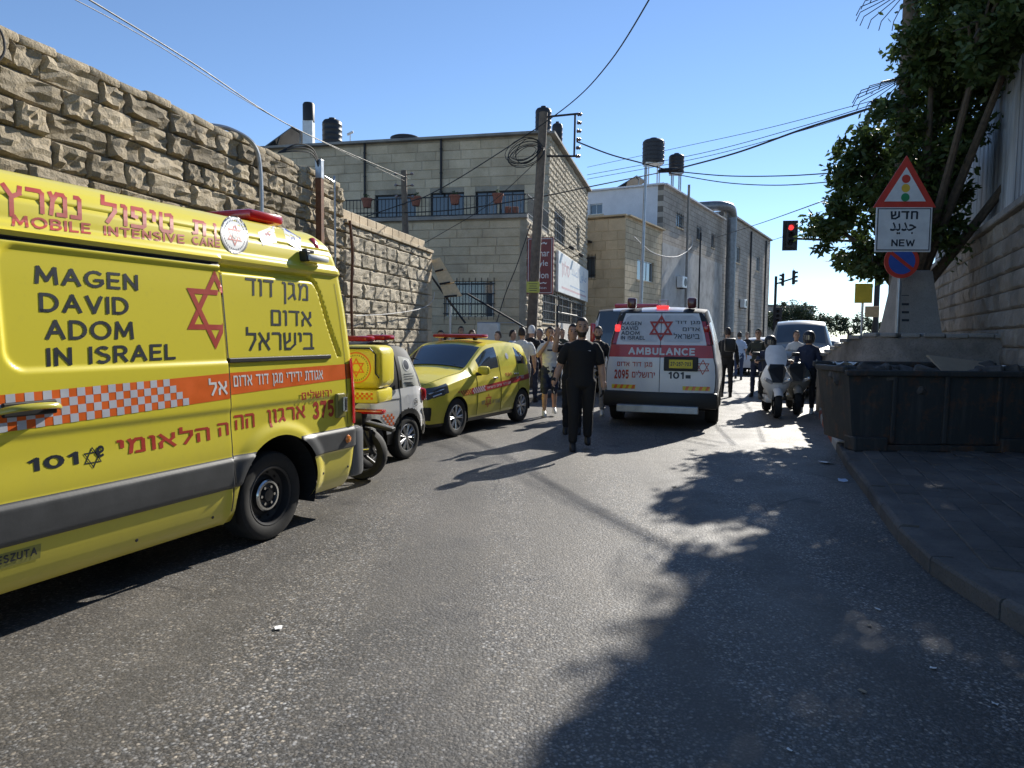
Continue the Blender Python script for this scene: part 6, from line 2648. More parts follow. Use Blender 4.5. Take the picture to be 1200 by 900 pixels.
def rpatch(mb, u0, u1, z0, z1, lift, mi_=0, nu=10, nz=14, edge=0.0, clip=True, r=0.0):
    vv = []
    for j in range(nz + 1):
        z = lerp(z0, z1, j / nz)
        hwz = halfw(min(z, 2.03)) - edge
        a, b = (max(u0, -hwz), min(u1, hwz)) if clip else (u0, u1)
        if r:
            dz = min(z - z0, z1 - z)
            if dz < r:
                k = r - math.sqrt(max(0, r * r - (r - dz) ** 2))
                if u0 < 0:
                    a += k
                else:
                    b -= k
        for i in range(nu + 1):
            vv.append(rear(lerp(a, b, i / nu), z, 0, lift))
    mb.add(vv, [(j * (nu + 1) + i, j * (nu + 1) + i + 1, (j + 1) * (nu + 1) + i + 1, (j + 1) * (nu + 1) + i) for j in range(nz) for i in range(nu)], mi_)
    # turned edges so the panel has thickness
    n1 = nu + 1
    b0_ = len(mb.v) - len(vv)
    rim_ = [b0_ + i for i in range(n1)] + [b0_ + j * n1 + nu for j in range(1, nz + 1)] + [b0_ + nz * n1 + i for i in range(nu - 1, -1, -1)] + [b0_ + j * n1 for j in range(nz - 1, 0, -1)]
    bb = len(mb.v)
    for i_ in rim_:
        q = Vector(mb.v[i_])
        mb.v.append((q.x - 0.03 - lift, q.y, q.z))
    n_ = len(rim_)
    for k in range(n_):
        mb.f.append((rim_[(k + 1) % n_], rim_[k], bb + k, bb + (k + 1) % n_))
        mb.m.append(mi_)


m = MB()
rpatch(m, -0.99, 0.99, 0.60, 2.02, 0.0, 0, edge=0.0)
m.build('rear_frame', M['black'], root, smooth=False)
for sgn in (-1, 1):
    m = MB()
    u0, u1 = (-0.86, -0.006) if sgn < 0 else (0.006, 0.86)
    rpatch(m, u0 - (0.12 if sgn < 0 else 0), u1 + (0.12 if sgn > 0 else 0), 0.62, 1.44, 0.018, 0, edge=0.015)
    dd_ = m.build('rear_door', M['white_car'], root, smooth=True)
    m = MB()
    rpatch(m, u0, u1, 1.445, 2.00, 0.018, 0, edge=0.10)
    m.build('upper_panel', M['white_car'], dd_, smooth=True)
    m = MB()
    a, b = (-0.79, -0.055) if sgn < 0 else (0.055, 0.79)
    rpatch(m, a, b, 1.50, 1.965, 0.026, 0, edge=0.14, r=0.07)
    m.build('window_cover', plain('grey_white_cover', (0.62, 0.63, 0.64), 0.35), dd_, smooth=True)
m = MB()
rpatch(m, -0.995, -0.006, 1.225, 1.445, 0.0215, 0, edge=0.012)
rpatch(m, 0.006, 0.995, 1.225, 1.445, 0.0215, 0, edge=0.012)
m.build('red_stripe', M['film_red'], root)
for sgn in (-1, 1):
    m = MB()
    vv = []
    for j in range(9):
        z = lerp(1.46, 1.86, j / 8)
        hwz = halfw(z)
        for i, (du, dx) in enumerate(((-0.12, 0.035), (-0.03, 0.03), (0.012, -0.02), (0.02, -0.13))):
            p = rear(0, z)
            vv.append((p.x - 0.05 + dx, sgn * (hwz + du), z))
    F = [(j * 4 + i, j * 4 + i + 1, (j + 1) * 4 + i + 1, (j + 1) * 4 + i) for j in range(8) for i in range(3)]
    m.add(vv, F if sgn > 0 else [f[::-1] for f in F])
    tl_ = m.build('tail_lamp', M['lamp_red'], root, smooth=True)
    m = MB()
    p = rear(0, 1.70)
    m.rbox((p.x - 0.02, sgn * (halfw(1.7) - 0.055), 1.735), (0.04, 0.10, 0.13), 0.02)
    m.build('lit_lens' if sgn < 0 else 'lens', M['lamp_lit'] if sgn < 0 else M['lamp_red'], tl_, smooth=True)
txd, txr, txw = MB(), MB(), MB()
fr = lambda x, z, k=0: rear(x, z, k, 0.034)
fl = lambda x, z, k=0: rear(x, z, k, 0.0235)
for i, (s_, z0, z1, x1) in enumerate((('MAGEN', 1.765, 1.835, -0.345), ('DAVID', 1.68, 1.75, -0.40), ('ADOM', 1.595, 1.665, -0.37), ('IN ISRAEL', 1.51, 1.58, -0.27))):
    lettering(txd, s_, (-0.70, z0 + 0.02, x1, z1 + 0.02), fr, bold=0.008)
lettering(txd, 'מגן דוד', (0.24, 1.80, 0.66, 1.87), fr, heb=True, th=0.15)
lettering(txd, 'אדום', (0.37, 1.69, 0.66, 1.755), fr, heb=True, th=0.15)
lettering(txd, 'בישראל', (0.22, 1.555, 0.66, 1.66), fr, heb=True, th=0.15)
star(txr, 0, 1.74, 0.235, 0.235, 0.14, lambda x, z, k: rear(x, z, k, 0.037))
lettering(txw, 'AMBULANCE', (-0.56, 1.265, 0.59, 1.40), fl, bold=0.05)
lettering(txr, 'מגן דוד אדום', (-0.75, 1.04, -0.13, 1.14), fl, heb=True, th=0.17)
lettering(txr, '2095', (-0.80, 0.83, -0.54, 1.00), fl, bold=0.05)
lettering(txr, 'ירושלים', (-0.48, 0.86, -0.08, 0.99), fl, heb=True, th=0.17)
lettering(txd, '101', (0.15, 0.86, 0.42, 0.985), fl, bold=0.04)
rect(txd, 0.445, 0.87, 0.53, 0.93, fl)
star(txr, 0.73, 1.07, 0.125, 0.135, 0.10, fl)
txd.build('dark_lettering', M['ink_dark'], root)
txr.build('red_lettering', M['ink_red'], root)
txw.build('white_lettering', M['ink_white'], root)
m = MB()
for (a, b) in ((-0.84, -0.42), (0.40, 0.86)):
    rect(m, a, 0.665, b, 0.735, fl, 0, 6)
    n = 4
    for k in range(n):
        x = lerp(a, b, (k + 0.3) / n)
        m.add([rear(x, 0.665, 0, .025), rear(x + .05, 0.665, 0, .025), rear(x + .08, 0.735, 0, .025), rear(x + .03, 0.735, 0, .025)], [(0, 1, 2, 3)], 1)
m.build('chevrons', [M['film_yellow'], M['ink_orange']], root)
m = MB()
m.rbox(rear(0.36, 1.12, 0, 0.03), (0.04, 0.58, 0.25), 0.015)
pr = m.build('plate_surround', M['black'], root)
m = MB()
m.rbox(rear(0.36, 1.12, 0, 0.055), (0.012, 0.40, 0.15), 0.004)
np_ = m.build('number_plate', M['film_yellow'], pr)
m = MB()
lettering(m, '27-257-703', (0.185, 1.085, 0.535, 1.155), lambda x, z, k=0: rear(0.36, z, k, 0.063) + Vector((0, x - 0.36, 0)), bold=0.03)
m.build('plate_lettering', M['ink_dark'], pr)
m = MB()
m.rbox((5.34, 0, 0.485), (0.22, 1.98, 0.28), 0.04)
m.build('rear_bumper', M['black'], root, smooth=True)
m = MB()
m.rbox((5.52, -0.02, 0.33), (0.16, 1.40, 0.13), 0.012)
m.build('rear_step', M['galv'], root)
for u, nm in ((-0.56, 'beacon'), (0.50, 'beacon')):
    m = MB()
    m.rbox((5.0, u, 2.19), (0.14, 0.16, 0.19), 0.035)
    m.build(nm, plain('dark_red_beacon', (0.10, 0.01, 0.012), 0.3, coat=0.5), root, smooth=True)
m = MB()
m.rbox((5.10, 0.0, 2.115), (0.08, 0.22, 0.055), 0.015)
m.build('centre_lamp', M['lamp_lit'], root, smooth=True)
m = MB()
for (a, b) in (((-0.08, 2.12), (-0.08, 2.24)), ((0.08, 2.12), (0.08, 2.24)), ((-0.08, 2.24), (0.08, 2.24))):
    m.tube([(5.0, a[0], a[1]), (5.0, b[0], b[1])], 0.012, 6)
m.rbox((5.0, 0, 2.18), (0.04, 0.10, 0.06), 0.01)
m.build('rear_camera', M['galv'], root)
for sgn in (-1, 1):
    m = MB()
    m.rbox((1.45, sgn * 1.16, 1.42), (0.12, 0.24, 0.30), 0.04)
    m.build('mirror', M['black'], root, smooth=True)
    m = MB()
    m.lathe([(0.03, 0), (0.03, 0.12)], Matrix.Translation((5.3, sgn * 0.85, 0.52)), n=8)
# red and white ambulance further on
rc2 = Vector((2.98, 18.9, 0)) + hd(14) * 5.36
A2 = make_ambulance('second ambulance with dark windows and red roof bar, half hidden behind the first', rc2, 194, {'body': M['white_car']})
m = MB()
m.rbox((4.3, 0.25, 2.19), (0.5, 1.3, 0.11), 0.04)
m.build('light_bar', M['lamp_red'], A2.root, smooth=True)


A2.root.scale = (1, 1, 1.10)


def rear2(u, z, lift):
    lean = interp([(0, 0.0), (0.6, 0.0), (1.2, 0.02), (1.5, 0.06), (2.14, 0.20)], z)
    return Vector((5.36 - lean + lift, u, z))


for sgn in (-1, 1):
    m = MB()
    u0, u1 = (-0.80, -0.02) if sgn < 0 else (0.02, 0.80)
    vv = []
    for j in range(9):
        z = lerp(1.20, 2.04, j / 8)
        k = 1 - 0.12 * j / 8
        vv += [rear2(u0 * k, z, .02), rear2(u1 * k, z, .02)]
    m.add(vv, [(2 * j, 2 * j + 1, 2 * j + 3, 2 * j + 2) for j in range(8)])
    m.build('rear_window', M['glass'], A2.root)
    m = MB()
    m.rbox(rear2(sgn * 0.88, 1.5, 0.0), (0.08, 0.14, 0.5), 0.03)
    m.build('tail_lamp', M['lamp_red'], A2.root, smooth=True)
m = MB()
m.rbox(rear2(0, 1.08, 0.0), (0.03, 1.9, 0.22), 0.01)
m.build('red_stripe', M['film_red'], A2.root)


# ------------------------------------------------------------------ cars parked on the right, facing us
def sedan(label, loc, heading, mat_, sc=1.0, h=1.0, res=0.04, group=None):
    c_ = Car(label, 'car', loc, heading, dict(
        zt=[(-0.85, 0.62 * h), (-0.80, 0.80 * h), (-0.55, 0.92 * h), (0.30, 1.04 * h), (0.45, 1.08 * h), (1.05, 1.50 * h), (1.25, 1.56 * h), (1.9, 1.60 * h), (2.8, 1.56 * h), (3.1, 1.45 * h), (3.4, 1.05 * h), (3.45, 0.6 * h)],
        zb=[(-0.85, 0.50 * h), (-0.80, 0.72 * h), (-0.5, 0.84 * h), (0.3, 0.98 * h), (3.0, 1.04 * h), (3.35, 0.9 * h), (3.45, 0.5)],
        yw=[(-0.85, 0.62), (-0.78, 0.74), (-0.5, 0.85), (0, 0.89), (3.0, 0.89), (3.35, 0.78), (3.45, 0.7)],
        yr=[(-0.85, 0.5), (-0.5, 0.68), (0.3, 0.74), (1.1, 0.64), (2.8, 0.63), (3.45, 0.6)],
        zs=[(-0.85, 0.32), (-0.6, 0.22), (3.2, 0.22), (3.45, 0.34)]), 1.76, [(0, 0.33), (2.62, 0.33)], 0.37, res, group=group)

    def reg(x, y, z, t, sgn):
        if 0.5 < x < 1.06 and t > 2.06:
            return 'ws'
        if 1.1 < t < 1.88 and 0.95 < x < 2.9 and not 1.75 < x < 1.83 and z < 1.02 * h + (x - .5) * 0.55:
            return 'sw'
        if x < -0.60 and 0.62 * h < z < 0.80 * h and y > 0.45:
            return 'hl'
        if x < -0.80 and z < 0.62 * h and y < 0.5:
            return 'gr'
        if x < -0.74 and z < 0.7 and t < 1 and 0.33 < z < 0.5:
            return 'gr'
        return 'body'
    c_.body(reg, {'body': ('body', mat_), 'ws': ('windscreen', M['glass_mid']), 'sw': ('side_window', M['glass']), 'hl': ('headlight', M['lamp_clear']), 'gr': ('grille', M['black'])})
    c_.put_wheels(0.33, 0.21, 'alloy', 7)
    for sgn in (-1, 1):
        m_ = MB()
        m_.rbox((0.75, sgn * 0.97, 1.06 * h), (0.12, 0.2, 0.14), 0.04)
        m_.build('mirror', mat_, c_.root, smooth=True)
    return c_


# local x runs front to rear, fronts look towards the camera
sedan('pale silver car parked at the right kerb behind the white scooter', Vector((7.85, 19.6, 0)), 22, M['silver_car'], h=1.32, res=0.03)
sedan('white car waiting in the street far behind the riders', Vector((10.4, 30.5, 0)), 24, M['white_car'])
sedan('black car at the right kerb beyond the silver one', Vector((11.2, 26.0, 0)), 24, M['black_car'])
sedan('dark car at the far end of the street by the lights', Vector((15.6, 40.0, 0)), 27, M['red_car'])


# ------------------------------------------------------------------ two wheelers
def bike_wheel(mb_t, mb_r, x, z, r, wd, y=0.0):
    Mx = Matrix.Translation((x, y, z)) @ Matrix.Rotation(R(90), 4, 'X')
    mb_t.lathe([(r * 0.72, -wd * .45), (r * 0.93, -wd * .5), (r, -wd * .2), (r, wd * .2), (r * 0.93, wd * .5), (r * 0.72, wd * .45)], Mx, n=28)
    mb_r.lathe([(r * 0.74, wd * .3), (r * 0.66, wd * .28), (r * 0.66, -wd * .28), (r * 0.74, -wd * .3)], Mx, n=24)
    mb_r.lathe([(0, wd * .5), (r * .18, wd * .5), (r * .18, -wd * .5), (0, -wd * .5)], Mx, n=12)
    for k in range(5):
        a = 2 * math.pi * k / 5
        mb_r.tube([(x + r * .1 * math.cos(a), y, z + r * .1 * math.sin(a)), (x + r * .7 * math.cos(a), y, z + r * .7 * math.sin(a))], 0.018, 6)


# ambulance motorcycle with its big yellow box; x runs to its front
BK = thing('ambulance_motorcycle', 'ambulance motorcycle with large yellow top box between van and microcar', 'motorcycle', (-1.52, 7.75, 0), face_rz(280))
tm, rm = MB(), MB()
bike_wheel(tm, rm, 0.12, 0.29, 0.29, 0.14)
tw = tm.build('wheel', M['rubber'], BK, smooth=True)
rm.build('rim', M['steel_rim'], tw, smooth=True)
tm, rm = MB(), MB()
bike_wheel(tm, rm, 1.32, 0.29, 0.29, 0.12)
tw = tm.build('wheel', M['rubber'], BK, smooth=True)
rm.build('rim', M['steel_rim'], tw, smooth=True)
m = MB()
m.rbox((0.28, 0, 0.44), (0.62, 0.26, 0.26), 0.06)
m.tube([(0.6, 0, 0.42), (0.95, 0, 0.30), (1.05, 0, 0.62), (1.12, 0, 0.95)], 0.07, 8)
m.tube([(1.32, 0.08, 0.29), (1.08, 0.06, 0.95)], 0.03, 8)
m.tube([(1.32, -0.08, 0.29), (1.08, -0.06, 0.95)], 0.03, 8)
m.tube([(-0.05, 0.12, 0.30), (0.1, 0.13, 0.62)], 0.03, 8)
m.rbox((-0.05, 0, 0.60), (0.42, 0.12, 0.05), 0.02, M=Matrix.Rotation(R(-12), 3, 'Y'))
m.build('frame', M['black'], BK, smooth=True)
m = MB()
m.rbox((0.40, 0, 0.68), (0.72, 0.30, 0.18), 0.07)
m.build('seat', M['black'], BK, smooth=True)
m = MB()
m.tube([(0.85, 0, 0.45), (0.98, 0, 0.60), (1.12, 0, 0.98)], [0.16, 0.19, 0.12], 12)
m.build('fairing', M['yellow'], BK, smooth=True)
m = MB()
m.tube([(1.05, -0.32, 1.02), (1.10, 0, 0.98), (1.05, 0.32, 1.02)], 0.02, 8)
m.build('handlebar', M['black'], BK)
m = MB()
m.rbox((0.06, 0, 1.24), (0.50, 0.50, 0.46), 0.09, seg=3)
tb = m.build('top_box', M['yellow'], BK, smooth=True)
m = MB()
f = lambda x, z, k=0: (-x, 0.252 + k * 0.0006, z)
for (xa, za, xb, zb_) in ():
    pass
m.tube([(0.28, 0.256, 1.44), (-0.08, 0.258, 1.44), (-0.14, 0.258, 1.38), (-0.14, 0.258, 1.18), (-0.18, 0.25, 1.13)], 0.009, 6)
m.build('box_seal', M['black'], tb)
m = MB()
ring(m, -0.075, 1.235, 0.150, 0.165, f, 0, 36)
star(m, -0.075, 1.235, 0.105, 0.105, 0.14, f, 0)
for k in range(34):
    a = 2 * math.pi * k / 34
    rect(m, -0.075 + 0.130 * math.cos(a) - .005, 1.235 + 0.130 * math.sin(a) - .008, -0.075 + 0.130 * math.cos(a) + .005, 1.235 + 0.130 * math.sin(a) + .008, f, 1)
m.build('emblem', [M['ink_orange'], plain('olive_lettering', (0.25, 0.23, 0.05), 0.4)], tb)
m = MB()
m.rbox((0.09, 0, 0.93), (0.50, 0.46, 0.15), 0.03)
sb = m.build('side_box', M['yellow'], BK, smooth=True)
m = MB()
for r_ in range(3):
    for c in range(15):
        if (r_ + c) % 2:
            continue
        rect(m, -0.29 + c * 0.026, 0.90 + r_ * 0.024, -0.264 + c * 0.026, 0.924 + r_ * 0.024, lambda x, z, k=0: (-x, 0.2335, z))
m.build('checker_squares', M['ink_orange'], sb)
m = MB()
m.rbox((0.0, 0.06, 0.755), (0.34, 0.12, 0.05), 0.02)
m.build('tail_lamp', M['lamp_red'], BK, smooth=True)
m = MB()
m.tube([(0.30, 0.16, 0.30), (-0.05, 0.18, 0.36)], 0.035, 10)
m.build('exhaust', M['chrome'], BK, smooth=True)


def scooter(label, loc, heading, body_m, shield=True):
    """maxi scooter, front looks along heading (towards us)"""
    s_ = thing('motor_scooter', label, 'scooter', loc, face_rz(heading))
    t_, r_ = MB(), MB()
    bike_wheel(t_, r_, 0.72, 0.28, 0.28, 0.13)
    o_ = t_.build('wheel', M['rubber'], s_, smooth=True)
    r_.build('rim', M['steel_rim'], o_, smooth=True)
    t_, r_ = MB(), MB()
    bike_wheel(t_, r_, -0.75, 0.28, 0.28, 0.15)
    o_ = t_.build('wheel', M['rubber'], s_, smooth=True)
    r_.build('rim', M['steel_rim'], o_, smooth=True)
    # mudguard hugging the wheel
    m_ = MB()
    vv_ = []
    n_ = 12
    for k in range(n_ + 1):
        a = R(35 + 110 * k / n_)
        for y_, dr in ((-0.085, -0.03), (-0.05, 0.02), (0, 0.035), (0.05, 0.02), (0.085, -0.03)):
            vv_.append((0.72 + (0.295 + dr) * math.cos(a), y_, 0.28 + (0.295 + dr) * math.sin(a)))
    m_.add(vv_, [(k * 5 + q, (k + 1) * 5 + q, (k + 1) * 5 + q + 1, k * 5 + q + 1) for k in range(n_) for q in range(4)])
    m_.build('front_mudguard', body_m, s_, smooth=True)
    # front apron: stacked rings, wide at the lamps, narrowing below
    m_ = MB()
    m_.rings([(0.40, 0, 0.34, 0.08, 0.10), (0.46, 0, 0.48, 0.13, 0.17), (0.48, 0, 0.62, 0.20, 0.26), (0.47, 0, 0.76, 0.23, 0.30), (0.42, 0, 0.90, 0.20, 0.25), (0.36, 0, 1.02, 0.14, 0.18), (0.30, 0, 1.08, 0.08, 0.12)], 28)
    m_.build('front_apron', body_m, s_, smooth=True)
    m_ = MB()
    m_.add([(0.735, -0.09, 0.70), (0.735, 0.09, 0.70), (0.66, 0.17, 0.95), (0.55, 0.13, 1.06), (0.55, -0.13, 1.06), (0.66, -0.17, 0.95)], [(0, 1, 2, 3, 4, 5)])
    m_.add([(0.50, -0.09, 0.69), (0.50, 0.09, 0.69), (0.50, 0.17, 0.95), (0.45, 0.13, 1.06), (0.45, -0.13, 1.06), (0.50, -0.17, 0.95)], [(5, 4, 3, 2, 1, 0)])
    m_.f += [(i, 6 + i, 6 + (i + 1) % 6, (i + 1) % 6) for i in range(6)]
    m_.m += [0] * 6
    m_.build('nose_panel', M['black'], s_)
    for sgn in (-1, 1):
        m_ = MB()
        m_.rbox((0.665, sgn * 0.165, 0.73), (0.10, 0.20, 0.075), 0.03, M=Matrix.Rotation(R(sgn * 28), 3, 'X') @ Matrix.Rotation(R(-sgn * 22), 3, 'Z'))
        m_.build('headlight', M['lamp_clear'], s_, smooth=True)
        m_ = MB()
        m_.tube([(0.24, sgn * 0.03, 1.12), (0.18, sgn * 0.22, 1.13), (0.12, sgn * 0.36, 1.12)], [0.018, 0.018, 0.022], 8)
        m_.build('handlebar', M['black'], s_, smooth=True)
        m_ = MB()
        m_.tube([(0.30, sgn * 0.22, 1.13), (0.34, sgn * 0.34, 1.24)], 0.008, 6)
        m_.rbox((0.34, sgn * 0.38, 1.26), (0.05, 0.15, 0.08), 0.02)
        m_.build('mirror', M['black'], s_, smooth=True)
    if shield:
        m_ = MB()
        rows_ = []
        for j in range(7):
            z = 1.02 + 0.42 * j / 6
            hw = interp([(1.02, 0.17), (1.15, 0.215), (1.35, 0.20), (1.44, 0.12)], z)
            for i in range(7):
                y_ = lerp(-hw, hw, i / 6)
                rows_.append((0.56 - (z - 1.02) * 0.62 - 0.06 * (y_ / 0.2) ** 2, y_, z))
        m_.add(rows_, [(j * 7 + i, j * 7 + i + 1, (j + 1) * 7 + i + 1, (j + 1) * 7 + i) for j in range(6) for i in range(6)])
        m_.build('windshield', plain('milky_windshield', (0.72, 0.74, 0.76), 0.2, coat=0.5), s_, smooth=True)
    m_ = MB()
    m_.rbox((-0.10, 0, 0.32), (0.75, 0.34, 0.14), 0.05)
    m_.rbox((-0.62, 0, 0.56), (0.80, 0.36, 0.34), 0.12)
    m_.build('body', body_m, s_, smooth=True)
    m_ = MB()
    m_.rbox((-0.50, 0, 0.78), (0.80, 0.34, 0.14), 0.06)
    m_.build('seat', M['black'], s_, smooth=True)
    return s_


scoot_loc = (5.42, 14.9, 0)
scooter('white maxi scooter facing us with a milky windshield and a helmeted rider', scoot_loc, 192, M['white_car'])
scooter('darker scooter beside the white one at the right kerb', (6.15, 15.6, 0), 196, M['silver_car'], shield=False)

# ================================================================== people
def bez(pts, n=6):
    return catmull(pts, n)


def capsule(mb, pts, rad, n=12, flat=1.0):
    """a tapering limb with rounded ends"""
    pts = [Vector(p) for p in pts]
    a = (pts[0] - pts[1]).normalized() * rad[0] * 0.6
    b = (pts[-1] - pts[-2]).normalized() * rad[-1] * 0.6
    P = [pts[0] + a, pts[0] + a * 0.55] + pts + [pts[-1] + b * 0.55, pts[-1] + b]
    Rr = [rad[0] * 0.45, rad[0] * 0.82] + list(rad) + [rad[-1] * 0.82, rad[-1] * 0.45]
    mb.tube(P, Rr, n, 0, True, flat)


def hand_into(mb, wrist, d_, palm_n, side_, curl=0.35, spread=0.10, s=1.0):
    """palm, four fingers and a thumb; d_ = pointing direction, palm_n = palm normal, side_ = towards the thumb"""
    d_, palm_n, side_ = d_.normalized(), palm_n.normalized(), side_.normalized()
    c = wrist + d_ * 0.045 * s
    for k in (-1.2, -0.4, 0.4, 1.2):
        mb.tube([wrist + side_ * 0.010 * k * s, wrist + d_ * 0.05 * s + side_ * 0.019 * k * s, wrist + d_ * 0.092 * s + side_ * 0.022 * k * s], [0.015 * s, 0.0165 * s, 0.0135 * s], 8)
    for i, (off_, L, rr_) in enumerate(((1.45, 0.072, .0095), (0.5, 0.082, .0098), (-0.5, 0.076, .0094), (-1.45, 0.058, .0082))):
        b_ = wrist + d_ * (0.088 - 0.004 * abs(off_)) * s + side_ * 0.021 * off_ * s
        dd = (d_ + side_ * spread * off_).normalized()
        p = [b_]
        ang = 0
        for seg in (0.45, 0.32, 0.23):
            ang += curl * (0.8 + 0.15 * i)
            v_ = dd * math.cos(ang) + palm_n * math.sin(ang)
            p.append(p[-1] + v_ * L * seg * s)
        capsule(mb, p, [rr_ * s, rr_ * 0.95 * s, rr_ * 0.88 * s, rr_ * 0.75 * s], 8)
    b_ = wrist + d_ * 0.025 * s + side_ * 0.026 * s
    t1 = b_ + (d_ * 0.55 + side_ * 0.8 + palm_n * 0.25).normalized() * 0.038 * s
    t2 = t1 + (d_ * 0.9 + side_ * 0.35 + palm_n * 0.3).normalized() * 0.032 * s
    capsule(mb, [b_, t1, t2], [0.0145 * s, 0.0115 * s, 0.0095 * s], 8)


def person(label, loc, face, height=1.76, shirt='cloth_black', legs='denim', sleeve='short', shorts=False, hair='hair', skin_='skin', shoes='black', arms=None, stride=0.0,
           build=1.0, glove=None, beard=False, cap=None, lean=0.0, vox=0.014, helmet=None, sit=False, extra=None, group=None, turn=0.0, shin=None, belt_z=0.93):
    """x to the person's left, y forward, z up, metres for a body 1.76 m tall"""
    t_ = thing('person', label, 'person', loc, R(90) - R(face) - R(90), group)
    sc = height / 1.76
    t_.scale = (sc, sc, sc)
    B = build
    m_ = MB()
    tags = []      # (segment a, b, radius, material)

    def limb(pts, rad, mat_, n=14, flat=1.0):
        capsule(m_, pts, rad, n, flat)
        pts = [Vector(p) for p in pts]
        for a, b, ra in zip(pts, pts[1:], rad):
            for q in range(5):
                tags.append((a.lerp(b, q / 4), ra, mat_))
    pants = legs
    skin = skin_
    # legs
    seat = 0.50 if sit else 0.93
    hips = Vector((0, 0, seat))
    feet = []
    for sx in (-1, 1):
        st_ = stride * sx
        hip = Vector((sx * 0.088 * B, 0, seat - 0.02))
        if sit:
            knee = Vector((sx * 0.20, 0.42, seat + 0.02))
            ank = Vector((sx * 0.24, 0.42, 0.10))
        else:
            knee = Vector((sx * 0.098, 0.16 * st_ + 0.03, 0.50 + 0.02 * abs(st_)))
            ank = Vector((sx * 0.105, 0.30 * st_ if st_ > 0 else 0.34 * st_, 0.095 + (0.06 if st_ < 0 else 0)))
        limb([hip + Vector((0, 0, 0.02)), hip.lerp(knee, 0.35), knee], [0.097 * B, 0.086 * B, 0.063 * B], pants)
        if shorts:
            kk = hip.lerp(knee, 0.85)
            limb([hip.lerp(knee, 0.3), kk], [0.094 * B, 0.093 * B], pants)
            limb([knee, knee.lerp(ank, 0.3) + Vector((0, -0.015, 0)), ank.lerp(knee, 0.12)], [0.052, 0.056, 0.036], skin)
            for q in range(4):
                tags.append((hip.lerp(knee, 0.92 + q * 0.05), 0.05, skin))
            limb([ank.lerp(knee, 0.18), ank], [0.038, 0.042], 'cloth_white' if shoes == 'sign_white' else skin)
        else:
            limb([knee, knee.lerp(ank, 0.35) + Vector((0, -0.012, 0)), ank.lerp(knee, 0.08)], [0.064 * B, 0.064 * B, 0.053 * B], pants)
        feet.append((ank, sx))
    # torso
    sh = 'S'
    lz = lean
    dz = seat - 0.93

    def T(z, y=0.0):
        return Vector((0, y + lz * max(0, (z - 0.93)), z + dz))
    shm = shirt
    hem = 0.86 if not sit else 0.95
    rings_ = [(hem, .150 * B, .112 * B), (0.93, .158 * B, .118 * B), (1.02, .152 * B, .112 * B), (1.12, .152 * B, .110 * B), (1.24, .168 * B, .120 * B), (1.34, .182 * B, .122 * B), (1.41, .180 * B, .105), (1.455, .135, .085), (1.49, .075, .068)]
    vs_ = []
    m_.rings([(T(z).x, T(z).y, T(z).z, a, b) for z, a, b in rings_], 24)
    for z, a, b in rings_[:-1]:
        for k in range(8):
            an = 2 * math.pi * k / 8
            tags.append((T(z) + Vector((a * 0.8 * math.cos(an), b * 0.8 * math.sin(an), 0)), 0.03, shm))
        tags.append((T(z), 0.1, shm))
    limb([hips + Vector((-.055, 0, -0.01)), hips + Vector((.055, 0, -0.01))], [0.112 * B, 0.112 * B], pants)
    # neck and head
    limb([T(1.44), T(1.56, 0.012)], [0.058, 0.054], skin)
    tags.append((T(1.46), 0.06, shm))
    tr = Matrix.Rotation(turn, 3, 'Z')
    hc = T(1.645, 0.025)
    hm = []
    for z, rx, ry, oy in ((-0.115, .030, .034, .034), (-0.10, .048, .058, .022), (-0.06, .062, .080, .008), (-0.01, .072, .090, .0), (0.04, .076, .095, -.004), (0.085, .066, .082, -.006), (0.112, .040, .052, -.006), (0.122, .012, .016, -.006)):
        hm.append((hc.x, hc.y + oy, hc.z + z, rx, ry))
    hb = MB()
    hb.rings(hm, 20)
    hb.tube([hc + Vector((0, 0.088, 0.018)), hc + Vector((0, 0.104, -0.014)), hc + Vector((0, 0.108, -0.030))], [0.010, 0.014, 0.017], 8)      # nose
    hb.tube([hc + Vector((-0.022, 0.078, -0.062)), hc + Vector((0, 0.088, -0.060)), hc + Vector((0.022, 0.078, -0.062))], [0.007, 0.010, 0.007], 8)
    for sx in (-1, 1):
        hb.tube([hc + Vector((sx * 0.072, 0.004, -0.03)), hc + Vector((sx * 0.083, -0.008, 0.012))], [0.010, 0.016], 8)
        hb.tube([hc + Vector((sx * 0.014, 0.083, 0.034)), hc + Vector((sx * 0.050, 0.074, 0.034))], [0.010, 0.009], 6)
    if turn:
        hb.v = [tuple(tr @ (Vector(v_) - hc) + hc) for v_ in hb.v]
    m_.add(hb.v, hb.f)
    for z in (-0.10, -0.05, 0.0, 0.05, 0.1):
        tags.append((hc + Vector((0, 0, z)), 0.07, skin))
        tags.append((hc + tr @ Vector((0, 0.07, z)), 0.03, skin))
    # arms: (elbow, wrist, hand dir, palm normal, thumb side)
    arms = arms or {}
    for sx in (-1, 1):
        S_ = T(1.405) + Vector((sx * 0.178 * B, 0, 0))
        a_ = arms.get('L' if sx > 0 else 'R')
        if a_ is None:
            el, wr = S_ + Vector((sx * 0.065, -0.01, -0.29)), S_ + Vector((sx * 0.085, 0.05, -0.54))
            hdv, pn, th_ = Vector((0, 0.12, -1)), Vector((-sx, 0, 0)), Vector((0, 1, 0.1))
            curl = 0.35
            spread = 0.08
        else:
            el, wr = Vector(a_[0]), Vector(a_[1])
            hdv, pn, th_ = Vector(a_[2]), Vector(a_[3]), Vector(a_[4])
            curl = a_[5] if len(a_) > 5 else 0.35
            spread = 0.22 if curl < 0.2 else 0.08
        am = shirt
        inner = S_ + Vector((-sx * 0.035, 0, -0.005))
